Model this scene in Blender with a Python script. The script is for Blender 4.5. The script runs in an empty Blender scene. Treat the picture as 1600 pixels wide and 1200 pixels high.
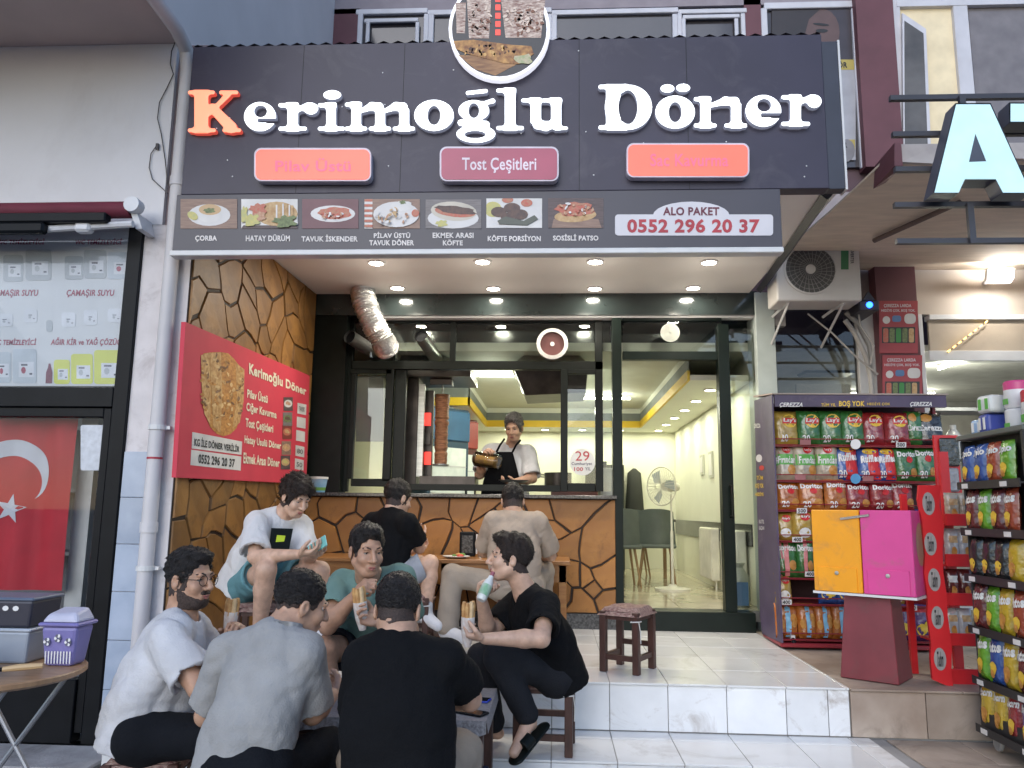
import bpy, bmesh, math, random
import numpy as np
import openvdb
from mathutils import Vector, Matrix
R = math.radians
scene = bpy.context.scene
C = scene.collection
rng = random.Random(7)
# ------------------------------------------------------------------ camera
FPX = 1230.0                      # focal length in pixels of a 1600 px wide picture
YAW, PITCH, ROLL = 3.2, 9.2, 0.72
CAM = np.array([0.0, 0.0, 1.39])
_y, _p, _r = R(YAW), R(PITCH), R(ROLL)
CF = np.array([-math.sin(_y)*math.cos(_p), math.cos(_y)*math.cos(_p), math.sin(_p)])
_rt = np.array([math.cos(_y), math.sin(_y), 0.0]); _up = np.cross(_rt, CF)
CR = _rt*math.cos(_r) + _up*math.sin(_r)
CU = _up*math.cos(_r) - _rt*math.sin(_r)
cam = bpy.data.cameras.new('camera'); cam_o = bpy.data.objects.new('camera', cam); C.objects.link(cam_o)
cam.sensor_fit = 'HORIZONTAL'; cam.sensor_width = 36; cam.lens = 36*FPX/1600
cam.clip_start = 0.05; cam.clip_end = 2000
cam_o.matrix_world = Matrix(((CR[0], CU[0], -CF[0], CAM[0]), (CR[1], CU[1], -CF[1], CAM[1]), (CR[2], CU[2], -CF[2], CAM[2]), (0, 0, 0, 1)))
scene.camera = cam_o
# ------------------------------------------------------------------ sky, sun, exposure
SUN_EL, SUN_AZ = 26.0, 195.0      # soft light from behind the camera
world = bpy.data.worlds.new('World'); scene.world = world; world.use_nodes = True
_n = world.node_tree.nodes; _l = world.node_tree.links
sky = _n.new('ShaderNodeTexSky'); sky.sky_type = 'NISHITA'; sky.sun_disc = False
sky.sun_elevation = R(SUN_EL); sky.sun_rotation = R(SUN_AZ); sky.air_density = 1.0; sky.dust_density = 1.0; sky.ozone_density = 3.6
_l.new(sky.outputs[0], _n['Background'].inputs[0]); _n['Background'].inputs[1].default_value = 0.13
sun = bpy.data.lights.new('sun', 'SUN'); sun.energy = 0.5; sun.angle = R(50); sun.color = (0.91, 0.94, 1.0)
sun_o = bpy.data.objects.new('sun', sun); C.objects.link(sun_o)
_sd = Vector((math.sin(R(SUN_AZ))*math.cos(R(SUN_EL)), math.cos(R(SUN_AZ))*math.cos(R(SUN_EL)), math.sin(R(SUN_EL))))
sun_o.rotation_euler = _sd.to_track_quat('Z', 'Y').to_euler(); sun_o.location = (0, -10, 12)
scene.view_settings.view_transform = 'Standard'; scene.view_settings.look = 'None'
scene.view_settings.gamma = 1.0; scene.view_settings.exposure = 0.92
scene.view_settings.use_curve_mapping = False
scene.render.engine = 'CYCLES'
scene.cycles.use_denoising = True; scene.cycles.max_bounces = 8; scene.cycles.transparent_max_bounces = 16
scene.cycles.sample_clamp_indirect = 6.0; scene.cycles.caustics_reflective = False; scene.cycles.caustics_refractive = False
# ------------------------------------------------------------------ photograph geometry -> place
def V(*a): return np.array(a, float)
def ray(x, y): return CF*FPX + CR*(x-800) + CU*(600-y)
def onY(x, y, Y): d = ray(x, y); return CAM + d*(Y-CAM[1])/d[1]
def onZ(x, y, z): d = ray(x, y); return CAM + d*(z-CAM[2])/d[2]
def onX(x, y, X): d = ray(x, y); return CAM + d*(X-CAM[0])/d[0]
class Plane:
    def __init__(s, p, n): s.p = np.array(p, float); s.n = np.array(n, float)/np.linalg.norm(n)
    def hit(s, x, y, off=0.0):
        d = ray(x, y); return CAM + d*(((s.p + s.n*off - CAM) @ s.n)/(d @ s.n))
def YP(Y): return Plane((0, Y, 0), (0, -1, 0))
# ------------------------------------------------------------------ materials
MATS = {}
def mat(name, col, rough=0.6, metal=0.0, var=0.12, scale=6.0, bump=0.0, bscale=40.0, emit=0.0, ecol=None, rnd=0.0, col2=None, spec=0.5, stretch=None, coat=0.0, detail=4.0, sub=0.0, world=False, grime=None):
    if name in MATS: return MATS[name]
    m = bpy.data.materials.new(name); m.use_nodes = True; MATS[name] = m
    nt = m.node_tree; N = nt.nodes; L = nt.links; b = N['Principled BSDF']
    b.inputs['Roughness'].default_value = rough; b.inputs['Metallic'].default_value = metal
    b.inputs['Specular IOR Level'].default_value = spec; b.inputs['Coat Weight'].default_value = coat
    c = tuple(col) + (1,)
    tc = N.new('ShaderNodeTexCoord'); src = tc.outputs['Object']
    if world: src = N.new('ShaderNodeNewGeometry').outputs['Position']
    wsrc = src
    if stretch:
        mp = N.new('ShaderNodeMapping'); mp.inputs['Scale'].default_value = stretch; L.new(src, mp.inputs[0]); src = mp.outputs[0]
    nz = N.new('ShaderNodeTexNoise'); nz.inputs['Scale'].default_value = scale; nz.inputs['Detail'].default_value = detail; L.new(src, nz.inputs['Vector'])
    rp = N.new('ShaderNodeValToRGB'); rp.color_ramp.elements[0].position = 0.3; rp.color_ramp.elements[1].position = 0.7
    lo = tuple(col2) + (1,) if col2 else tuple(x*(1-var) for x in col) + (1,)
    hi = c if col2 else tuple(min(1, x*(1+var)) for x in col) + (1,)
    rp.color_ramp.elements[0].color = lo; rp.color_ramp.elements[1].color = hi
    L.new(nz.outputs['Fac'], rp.inputs[0]); out = rp.outputs[0]
    if rnd:
        oi = N.new('ShaderNodeObjectInfo'); mr = N.new('ShaderNodeMapRange'); mr.inputs[3].default_value = 1-rnd; mr.inputs[4].default_value = 1+rnd
        L.new(oi.outputs['Random'], mr.inputs[0]); hs = N.new('ShaderNodeHueSaturation'); L.new(mr.outputs[0], hs.inputs['Value']); L.new(out, hs.inputs['Color']); out = hs.outputs[0]
    if grime:       # blotches, drips and scuffs of dirt: colour, amount, scale
        gn = N.new('ShaderNodeTexNoise'); gn.inputs['Scale'].default_value = grime[2]; gn.inputs['Detail'].default_value = 9; gn.inputs['Roughness'].default_value = 0.68; gn.inputs['Distortion'].default_value = 0.8; L.new(wsrc, gn.inputs['Vector'])
        gr = N.new('ShaderNodeMapRange'); gr.inputs[1].default_value = 0.54; gr.inputs[2].default_value = 0.74; gr.inputs[3].default_value = 0; gr.inputs[4].default_value = grime[1]; L.new(gn.outputs['Fac'], gr.inputs[0])
        gx = N.new('ShaderNodeMixRGB'); gx.inputs[2].default_value = tuple(grime[0]) + (1,); L.new(gr.outputs[0], gx.inputs[0]); L.new(out, gx.inputs[1]); out = gx.outputs[0]
    L.new(out, b.inputs['Base Color'])
    if bump:
        n2 = N.new('ShaderNodeTexNoise'); n2.inputs['Scale'].default_value = bscale; n2.inputs['Detail'].default_value = 3; L.new(src, n2.inputs['Vector'])
        bp = N.new('ShaderNodeBump'); bp.inputs['Strength'].default_value = bump; bp.inputs['Distance'].default_value = 0.01
        L.new(n2.outputs['Fac'], bp.inputs['Height']); L.new(bp.outputs[0], b.inputs['Normal'])
    if emit:
        b.inputs['Emission Color'].default_value = tuple(ecol or col) + (1,); b.inputs['Emission Strength'].default_value = emit
    if sub:
        b.inputs['Subsurface Weight'].default_value = sub; b.inputs['Subsurface Radius'].default_value = (0.02, 0.008, 0.004)
    return m
def glass(name, tint=(0.93, 0.96, 0.94), refl=1.0, rough=0.01):
    if name in MATS: return MATS[name]
    m = bpy.data.materials.new(name); m.use_nodes = True; MATS[name] = m
    nt = m.node_tree; N = nt.nodes; L = nt.links; N.remove(N['Principled BSDF'])
    t = N.new('ShaderNodeBsdfTransparent'); t.inputs[0].default_value = tuple(tint) + (1,)
    g = N.new('ShaderNodeBsdfGlossy'); g.inputs['Roughness'].default_value = rough
    fr = N.new('ShaderNodeFresnel'); fr.inputs[0].default_value = 1.5
    mu = N.new('ShaderNodeMath'); mu.operation = 'MULTIPLY'; mu.inputs[1].default_value = refl; L.new(fr.outputs[0], mu.inputs[0])
    mx = N.new('ShaderNodeMixShader'); L.new(mu.outputs[0], mx.inputs[0]); L.new(t.outputs[0], mx.inputs[1]); L.new(g.outputs[0], mx.inputs[2])
    L.new(mx.outputs[0], N['Material Output'].inputs[0]); return m
# ------------------------------------------------------------------ mesh builder
class G:
    def __init__(s): s.v = []; s.f = []; s.mi = []; s.m = 0
    def _add(s, vs, fs):
        o = len(s.v); s.v += [tuple(map(float, p)) for p in vs]
        for f in fs: s.f.append(tuple(i+o for i in f)); s.mi.append(s.m)
        return s
    def quad(s, a, b, c, d): return s._add([a, b, c, d], [(0, 1, 2, 3)])
    def poly(s, pts): return s._add(pts, [tuple(range(len(pts)))])
    def box(s, c, sz, rot=None, taper=1.0):
        c = np.array(c, float); h = np.array(sz, float)/2
        P = [np.array((x*h[0]*(taper if z > 0 else 1), y*h[1]*(taper if z > 0 else 1), z*h[2])) for z in (-1, 1) for y in (-1, 1) for x in (-1, 1)]
        if rot is not None: M = np.array(rot); P = [M @ p for p in P]
        return s._add([p + c for p in P], [(0, 2, 3, 1), (4, 5, 7, 6), (0, 1, 5, 4), (2, 6, 7, 3), (0, 4, 6, 2), (1, 3, 7, 5)])
    def span(s, a, b):
        a = np.array(a, float); b = np.array(b, float); return s.box((a+b)/2, abs(b-a))
    def hexa(s, b4, t4):   # two quads, same winding
        return s._add(list(b4)+list(t4), [(3, 2, 1, 0), (4, 5, 6, 7), (0, 1, 5, 4), (1, 2, 6, 5), (2, 3, 7, 6), (3, 0, 4, 7)])
    def prism(s, pts, d):  # polygon (3d points) pushed along d
        d = np.array(d, float); n = len(pts); P = [np.array(p, float) for p in pts]
        return s._add(P + [p+d for p in P], [tuple(range(n-1, -1, -1)), tuple(range(n, 2*n))] + [(i, (i+1) % n, (i+1) % n+n, i+n) for i in range(n)])
    def tube(s, pts, r, n=8, cap=True):
        P = [np.array(p, float) for p in pts]; rs = r if hasattr(r, '__len__') else [r]*len(P); rings = []; prev = None
        for i, p in enumerate(P):
            t = P[min(i+1, len(P)-1)] - P[max(i-1, 0)]; t = t/(np.linalg.norm(t)+1e-12)
            if prev is None:
                a = np.cross(t, (0, 0, 1)); a = np.cross(t, (1, 0, 0)) if np.linalg.norm(a) < 1e-3 else a
            else: a = prev - t*(prev @ t)
            a = a/(np.linalg.norm(a)+1e-12); prev = a; b = np.cross(t, a)
            rings.append([p + (a*math.cos(2*math.pi*k/n) + b*math.sin(2*math.pi*k/n))*rs[i] for k in range(n)])
        vs = [q for rg in rings for q in rg]; fs = []
        for i in range(len(P)-1):
            for k in range(n): fs.append((i*n+k, i*n+(k+1) % n, (i+1)*n+(k+1) % n, (i+1)*n+k))
        if cap: fs += [tuple(range(n-1, -1, -1)), tuple((len(P)-1)*n+k for k in range(n))]
        return s._add(vs, fs)
    def lathe(s, prof, c=(0, 0, 0), n=24, axis='z', sx=1.0, sy=1.0):
        vs = []; fs = []; c = np.array(c, float)
        for r, h in prof:
            for k in range(n):
                a = 2*math.pi*k/n; x, y = r*math.cos(a)*sx, r*math.sin(a)*sy
                vs.append(c + ((x, y, h) if axis == 'z' else (x, h, y) if axis == 'y' else (h, x, y)))
        m = len(prof)
        for i in range(m-1):
            for k in range(n): fs.append((i*n+k, i*n+(k+1) % n, (i+1)*n+(k+1) % n, (i+1)*n+k))
        if prof[0][0] > 1e-6: fs.append(tuple(range(n-1, -1, -1)))
        if prof[-1][0] > 1e-6: fs.append(tuple((m-1)*n+k for k in range(n)))
        return s._add(vs, fs)
    def disc(s, c, u, v, n=24):
        return s.poly([np.array(c)+np.array(u)*math.cos(2*math.pi*k/n)+np.array(v)*math.sin(2*math.pi*k/n) for k in range(n)])
def link(name, me, parent=None):
    o = bpy.data.objects.new(name, me); C.objects.link(o)
    if parent is not None: o.parent = parent
    return o
def wloc(o):
    p = np.zeros(3)
    while o is not None: p = p + np.array(o.location); o = o.parent
    return p
def build(name, g, m, parent=None, bevel=0.0, smooth=False, loc=None, local=False, seg=1):
    """links the geometry as ONE mesh object; vertices are given in the place's own metres unless local"""
    me = bpy.data.meshes.new(name)
    base = wloc(parent) if parent is not None else np.zeros(3)
    if loc is None: loc = np.zeros(3) if (local or parent is not None) else np.mean(np.array(g.v), 0)*V(1, 1, 0) + V(0, 0, min(p[2] for p in g.v))
    sub = np.zeros(3) if local else base + loc
    me.from_pydata([tuple(np.array(p)-sub) for p in g.v], [], g.f)
    for mm in (m if isinstance(m, (list, tuple)) else [m]): me.materials.append(mm)
    for p, i in zip(me.polygons, g.mi): p.material_index = i
    bm = bmesh.new(); bm.from_mesh(me); bmesh.ops.remove_doubles(bm, verts=bm.verts, dist=1e-6)
    bmesh.ops.recalc_face_normals(bm, faces=bm.faces)
    if bevel:
        bmesh.ops.bevel(bm, geom=[e for e in bm.edges if e.is_manifold and e.calc_face_angle(0) > 0.5], offset=bevel, segments=seg, affect='EDGES', profile=0.5, clamp_overlap=True)
    if smooth:
        for f in bm.faces: f.smooth = True
    bm.to_mesh(me); bm.free()
    if smooth:
        try: me.set_sharp_from_angle(angle=R(40))
        except Exception: pass
    o = link(name, me, parent); o.location = loc
    return o
def tag(o, label=None, cat=None, group=None, kind=None):
    if label: o['label'] = label
    if cat: o['category'] = cat
    if group: o['group'] = group
    if kind: o['kind'] = kind
    return o
def thing(name, label, cat, loc=(0, 0, 0), rz=0.0, group=None):
    o = bpy.data.objects.new(name, None); C.objects.link(o); o.location = loc; o.rotation_euler = (0, 0, rz); o.empty_display_size = 0.1
    return tag(o, label, cat, group)
def copy_tree(o, parent=None):
    c = o.copy(); C.objects.link(c); c.parent = parent
    for ch in list(o.children): copy_tree(ch, c)
    return c
def rect(x0, y0, x1, y1, Y, d, g=None):
    """an upright block whose front, on plane Y, covers these pixels; d is its thickness away from the street"""
    xm, ym = (x0+x1)/2, (y0+y1)/2; g = g or G()
    return g.span((onY(x0, ym, Y)[0], Y, onY(xm, y1, Y)[2]), (onY(x1, ym, Y)[0], Y+d, onY(xm, y0, Y)[2]))
def pbeam(pts, pl, w, d, off=0.0): pass
def quadpts(q, pl, off=0.0): return [pl.hit(x, y, off) for x, y in q]
def flat(name, q, pl, m, parent, off=0.002, d=0.0):
    """a flat print or plate covering a pixel polygon on a plane"""
    g = G(); P = quadpts(q, pl, off+d)
    if d: g.prism(P, pl.n*-d)
    else: g.poly(P)
    return build(name, g, m, parent)
def R4(x0, y0, x1, y1): return [(x0, y0), (x1, y0), (x1, y1), (x0, y1)]
def rr(x0, y0, x1, y1, r, n=5):
    out = []
    for cx, cy, a0 in ((x1-r, y0+r, -90), (x1-r, y1-r, 0), (x0+r, y1-r, 90), (x0+r, y0+r, 180)):
        for k in range(n+1):
            a = R(a0+90*k/n); out.append((cx+r*math.cos(a), cy+r*math.sin(a)))
    return out
def el(cx, cy, rx, ry, n=20, a0=0, a1=360, wob=0.0, seed=1, rot=0.0):
    q = random.Random(seed); out = []
    for k in range(n):
        a = R(a0+(a1-a0)*k/n); w = 1+q.uniform(-wob, wob); x, y = rx*w*math.cos(a), ry*w*math.sin(a)
        out.append((cx+x*math.cos(R(rot))-y*math.sin(R(rot)), cy+x*math.sin(R(rot))+y*math.cos(R(rot))))
    return out
_tcache = {}
def glyphs(body, bold=0.0, shear=0.0):
    k = (body, bold, shear)
    if k in _tcache: return _tcache[k]
    cu = bpy.data.curves.new('t', 'FONT'); cu.body = body; cu.offset = bold; cu.shear = shear; cu.resolution_u = 3; cu.space_character = 1.0 + bold*2
    o = bpy.data.objects.new('t', cu); C.objects.link(o)
    dg = bpy.context.evaluated_depsgraph_get(); me = o.evaluated_get(dg).to_mesh()
    vs = np.array([v.co[:2] for v in me.vertices]); fs = [tuple(p.vertices) for p in me.polygons]
    o.evaluated_get(dg).to_mesh_clear(); bpy.data.objects.remove(o); bpy.data.curves.remove(cu)
    lo, hi = vs.min(0), vs.max(0); vs = (vs-lo)/(hi-lo); _tcache[k] = (vs, fs); return vs, fs
def text(body, q, pl, m, parent, off=0.004, bold=0.01, shear=0.0, name='lettering', curve=0.0):
    """lettering stretched into a pixel quad (tl, tr, br, bl) lying on a plane"""
    if len(q) == 4 and not hasattr(q[0], '__len__'): q = R4(*q)
    vs, fs = glyphs(body, bold, shear); q = np.array(q, float); g = G()
    P = []
    for u, v in vs:
        w = 1-v; p = (q[0]*(1-u)+q[1]*u)*(1-w) + (q[3]*(1-u)+q[2]*u)*w; P.append(pl.hit(p[0], p[1]-curve*math.sin(math.pi*u), off))
    g._add(P, fs); return build(name, g, m, parent)
def text3(body, o0, u, v, m, parent, bold=0.01, shear=0.0, name='lettering', local=True):
    """lettering in a box spanned by u and v from its lower left corner"""
    vs, fs = glyphs(body, bold, shear); g = G(); o0, u, v = map(lambda a: np.array(a, float), (o0, u, v))
    g._add([o0+u*a+v*b for a, b in vs], fs); return build(name, g, m, parent, local=local)
def lamp(name, kind, loc, energy, col, size=0.1, rot=None, parent=None, spot=120, blend=0.6):
    l = bpy.data.lights.new(name, kind); l.energy = energy; l.color = col
    if kind == 'AREA': l.shape = 'DISK'; l.size = size
    else: l.shadow_soft_size = size
    if kind == 'SPOT': l.spot_size = R(spot); l.spot_blend = blend
    o = bpy.data.objects.new(name, l); C.objects.link(o); o.location = loc
    if rot: o.rotation_euler = rot
    if parent is not None: o.parent = parent; o.location = np.array(loc)-wloc(parent)
    return o
def S(r, g, b, k=1.0):
    return tuple(min(0.9, k*((c/255/12.92) if c/255 <= 0.04045 else ((c/255+0.055)/1.055)**2.4)) for c in (r, g, b))
# ------------------------------------------------------------------ levels of the place
ZP, ZL, ZI = 0.42, 0.15, 0.58            # shop platform, lower tiled step, shop floor
YF, YS, YL, YU = 6.90, 4.46, 4.65, 7.80  # shop front, sign, neighbour's front, upper storey
ZS = 3.34                                # soffit over the shop front
XR = 1.68                                # right end of the platform
M_asph = mat('asphalt', (0.12, 0.115, 0.115), 0.9, var=0.3, scale=3, bump=0.4, bscale=120)
M_conc = mat('worn_concrete', (0.36, 0.35, 0.35), 0.85, var=0.25, scale=5, bump=0.25, bscale=60, grime=((0.1, 0.09, 0.09), 0.8, 3.0))
M_tile = mat('white_floor_tile', (0.72, 0.72, 0.71), 0.18, var=0.08, scale=3, rnd=0.06, bump=0.02, bscale=8, detail=8, world=True, grime=((0.30, 0.25, 0.20), 0.55, 2.3))
M_riser = mat('white_riser_tile', (0.70, 0.71, 0.72), 0.3, var=0.10, scale=4, rnd=0.06, detail=9, world=True, grime=((0.26, 0.20, 0.15), 0.75, 4.5))
M_grout = mat('tile_grout', (0.30, 0.29, 0.28), 0.9)
M_bstone = mat('brown_stone_tile', (0.42, 0.35, 0.29), 0.55, col2=(0.24, 0.18, 0.14), scale=3, rnd=0.12, detail=8, bump=0.1, world=True, grime=((0.13, 0.10, 0.08), 0.7, 3.0))
g = G(); g.span((-300, -300, -0.3), (300, 300, 0.0)); tag(build('ground', g, M_asph), kind='structure')
g = G(); g.span((-9, 1.9, 0.0), (9, 4.22, 0.03)); pav = build('pavement', g, M_conc, bevel=0.008); tag(pav, kind='structure')
g = G(); g.span((-9, 4.22, 0.0), (-2.42, 4.62, 0.045)); tag(build('shop_kerb', g, M_conc, bevel=0.01), kind='structure')
def tiles(parent, x0, x1, y0, y1, z, tx, ty, m, name='tile', gap=0.004, th=0.012, jit=0.0006, shift=0.0):
    """loose grid of floor tiles that share one mesh where they are alike"""
    cache = {}; y = y0; r = 0; q = random.Random(int(x0*100)+int(y0*10)+5)
    while y < y1-0.01:
        yy = min(y+ty, y1); x = x0 - shift*(r % 2)
        while x < x1-0.01:
            xa, xb = max(x, x0), min(x+tx, x1)
            if xb-xa > 0.02:
                k = (round(xb-xa, 3), round(yy-y, 3))
                if k not in cache:
                    gg = G(); gg.box((0, 0, 0), (k[0]-gap, k[1]-gap, th)); ob = build(name, gg, m, parent, bevel=0.002, local=True); cache[k] = ob.data
                else: ob = link(name, cache[k], parent)
                ob.location = V((xa+xb)/2, (y+yy)/2, z-th/2+q.uniform(-jit, jit)) - wloc(parent)
            x += tx
        y = yy; r += 1
# upper platform in front of the shop
plat = G(); plat.span((-2.36, 4.83, 0.0), (XR, 7.0, ZP-0.008)); plat = build('shop_platform', plat, M_grout); tag(plat, kind='structure')
tiles(plat, -2.36, XR, 4.80, 7.0, ZP, 0.335, 0.44, M_tile)
low = G(); low.span((-2.36, 4.26, 0.0), (XR+0.18, 4.86, ZL-0.008)); low = build('lower_step', low, M_grout); tag(low, kind='structure')
tiles(low, -2.36, XR+0.10, 4.24, 4.82, ZL, 0.335, 0.42, M_tile)
# riser tiles (upright)
cache = {}
def upright(parent, x0, x1, y, z0, z1, tx, m, name='riser_tile', th=0.012):
    x = x0
    while x < x1-0.02:
        xb = min(x+tx, x1); k = (round(xb-x, 3), round(z1-z0, 3), m.name)
        if k not in cache:
            gg = G(); gg.box((0, 0, 0), (k[0]-0.004, th, k[1]-0.004)); ob = build(name, gg, m, parent, bevel=0.002, local=True); cache[k] = ob.data
        else: ob = link(name, cache[k], parent)
        ob.location = V((x+xb)/2, y, (z0+z1)/2) - wloc(parent); x = xb
upright(plat, -2.36, XR-0.12, 4.823, ZL+0.003, ZP-0.013, 0.335, M_riser)
upright(plat, XR-0.12, XR, 4.823, ZL+0.003, ZP-0.013, 0.12, M_riser)
upright(low, -2.36, XR+0.1, 4.253, 0.033, ZL-0.013, 0.335, M_riser)
# brown stone platform before the market
mp = G(); mp.span((XR+0.004, 4.84, 0.0), (8, 12.5, ZP-0.012)); mp = build('market_platform', mp, M_grout); tag(mp, kind='structure')
tiles(mp, XR+0.006, 5.2, 4.80, 7.0, ZP-0.004, 0.62, 0.40, M_bstone, shift=0.2)
upright(mp, XR+0.006, 5.2, 4.826, ZL+0.0, ZP-0.017, 0.42, M_bstone)
ml = G(); ml.span((XR+0.19, 4.0, 0.0), (8, 4.85, ZL-0.012)); ml = build('market_step', ml, M_grout); tag(ml, kind='structure')
tiles(ml, XR+0.19, 5.2, 3.98, 4.81, ZL-0.004, 0.55, 0.42, M_bstone, shift=0.15)
# ------------------------------------------------------------------ stone cladding
M_joint = mat('dark_brown_joint', (0.028, 0.016, 0.010), 0.7)
M_stone = mat('varnished_brown_stone', (0.37, 0.165, 0.034), 0.5, col2=(0.25, 0.10, 0.020), scale=4, rnd=0.20, bump=0.4, bscale=14, detail=7, grime=((0.10, 0.04, 0.015), 0.6, 5))
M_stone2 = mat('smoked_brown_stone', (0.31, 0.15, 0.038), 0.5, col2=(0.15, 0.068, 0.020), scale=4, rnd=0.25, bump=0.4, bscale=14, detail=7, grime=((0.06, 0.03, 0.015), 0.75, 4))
def clip(poly, p, n):
    out = []
    for i in range(len(poly)):
        a, b = poly[i], poly[(i+1) % len(poly)]; da, db = (a-p) @ n, (b-p) @ n
        if da <= 0: out.append(a)
        if da*db < 0: out.append(a + (b-a)*(da/(da-db)))
    return out
def stones(parent, O, u, v, W, H, nx, ny, seed, m, n, stretch=1.0, gap=0.007, th=0.012, warp=0.05):
    """irregular stone pieces covering W x H metres from corner O along u and v, proud of the wall along n"""
    q = np.random.RandomState(seed); O, u, v, n = [np.array(a, float) for a in (O, u, v, n)]
    sd = np.array([((i+0.5+q.uniform(-.46, .46))*W/nx, (j+0.5+q.uniform(-.46, .46))*H/ny) for i in range(nx) for j in range(ny)])
    sd = sd[q.uniform(size=len(sd)) > 0.14]; ex = q.uniform(size=(max(2, len(sd)//7), 2))*(W, H); sd = np.vstack([sd, ex])
    ph = q.uniform(0, 6, 8)
    def wp(p):
        e = min(1, min(p[0], W-p[0], p[1], H-p[1])/0.06); e = max(e, 0)
        return np.array((p[0]+e*warp*math.sin(p[1]*7+ph[0]+2*math.sin(p[0]*4+ph[1])), p[1]+e*warp*math.sin(p[0]*8+ph[2]+2*math.sin(p[1]*5+ph[3]))))
    for i, s in enumerate(sd):
        poly = [np.array(c, float) for c in ((0, 0), (W, 0), (W, H), (0, H))]
        for j in np.argsort(((sd-s)**2).sum(1))[1:16]:
            d = sd[j]-s; L = np.linalg.norm(d); poly = clip(poly, (s+sd[j])/2 - d/L*gap*(0.7+0.6*((i*7+int(j)*7) % 5)/4), d/L)
            if len(poly) < 3: break
        if len(poly) < 3: continue
        pts = []
        for a, b in zip(poly, poly[1:]+poly[:1]):
            k = max(1, int(np.linalg.norm(b-a)/0.09)); pts += [a+(b-a)*t/k for t in range(k)]
        c = np.mean(pts, 0); c2 = wp(c); t2 = th*q.uniform(0.75, 1.15)
        lo = [wp(p) for p in pts]; hi = [c2+(p-c2)*(1-0.006/max(0.02, np.linalg.norm(p-c2))) for p in lo]; k = len(lo)
        g = G(); g._add([O+u*p[0]+v*p[1] for p in lo]+[O+u*p[0]+v*p[1]+n*t2 for p in hi], [tuple(range(k, 2*k))]+[(a, (a+1) % k, (a+1) % k+k, a+k) for a in range(k)])
        build('stone', g, m, parent, loc=(O+u*c2[0]+v*c2[1])-wloc(parent))
# ------------------------------------------------------------------ the doner shop
shop = thing('doner_shop', 'doner shop with brown stone counter front, glazed kitchen window and white spotlit soffit', 'shop', (0, YF, ZP))
M_white = mat('white_plaster', (0.70, 0.69, 0.68), 0.75, var=0.05, scale=2, bump=0.05)
M_soff = mat('white_soffit_paint', (0.80, 0.76, 0.72), 0.6, var=0.04, scale=2)
M_blk = mat('black_painted_metal', (0.007, 0.009, 0.008), 0.35, var=0.2, scale=9, spec=0.16)
M_lint = mat('glossy_dark_lintel', (0.020, 0.028, 0.028), 0.12, var=0.15, spec=0.8)
M_gran = mat('black_granite', (0.015, 0.015, 0.017), 0.2, var=0.9, scale=60, col2=(0.10, 0.10, 0.105), detail=2)
M_metal = mat('galvanised_sheet', (0.55, 0.55, 0.52), 0.32, 0.9, var=0.12, scale=4)
M_alu = mat('white_window_profile', (0.62, 0.62, 0.62), 0.4, var=0.06)
M_pane = glass('clear_window_glass')
YW0 = 4.68                                           # front end of the side wall
LWp0, LWp1 = onY(287, 600, YW0), onY(486, 600, YF)
LWx0, LWx1 = LWp0[0], LWp1[0]
LWu = V(LWx1-LWx0, YF-YW0, 0); LWL = np.linalg.norm(LWu); LWu = LWu/LWL; LWn = V(LWu[1], -LWu[0], 0)
LW = Plane((LWx0, YW0, 0), LWn)                       # left wall of the alcove
g = G(); a, b = V(LWx0, YW0-0.02, ZP-0.3), V(LWx1, YF+0.1, ZP-0.3); n = LWn*-0.12
g.hexa([a, b, b+n, a+n], [p+V(0, 0, ZS-ZP+0.32) for p in (a, b, b+n, a+n)])
side_wall = build('side_wall', g, M_joint, shop)
stones(side_wall, V(LWx0, YW0-0.01, ZP+0.0), LWu, V(0, 0, 1), LWL-0.01, ZS-ZP-0.004, 9, 11, 3, M_stone2, LWn, warp=0.06)
# soffit
g = G(); g.span((LWx0-0.02, YS+0.04, ZS), (1.72, YF+0.16, ZS+0.06)); soffit = build('soffit', g, M_soff, shop)
M_dl = mat('lit_downlight_diffuser', (0.9, 0.88, 0.8), 0.4, emit=22, ecol=(1.0, 0.93, 0.78))
M_ring = mat('white_plastic_ring', (0.75, 0.74, 0.72), 0.35)
def downlight(px, py, z, parent, r=0.055, energy=5.5, col=(1.0, 0.92, 0.78), p=None):
    p = onZ(px, py, z) if p is None else np.array(p, float)
    g = G(); g.lathe([(r*1.28, 0.0), (r*1.28, -0.008), (r*1.02, -0.012), (r*1.0, -0.002)], p, 20)
    d = build('downlight', g, M_ring, parent, smooth=True)
    g = G(); g.lathe([(r*0.98, -0.001), (r*0.98, -0.009)], p, 20); build('diffuser', g, M_dl, parent)
    if energy:
        lamp('downlight_glow', 'AREA', p-V(0, 0, 0.02), energy, col, r*2)
        if z > 3: lamp('downlight_spill', 'POINT', p-V(0, 0, 0.32), energy*0.16, col, 0.0)  # added point lamp hung under each soffit downlight to brighten the soffit
for x, y in ((588, 410), (754, 408), (930, 408), (1108, 409)): downlight(x, y, ZS, soffit)
for x, y in ((621, 449), (771, 450), (929, 450), (1083, 449)): downlight(x, y, ZS, soffit, energy=3.5)
# dark lintel between soffit and glazing
YG = YF+0.12                                         # glazing plane
g = rect(486, 456, 1183, 492, YF, 0.3); build('lintel', g, M_lint, shop)
g = rect(563, 490, 1186, 496.5, YF+0.03, 0.1); build('white_rail', g, M_white, shop)
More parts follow.
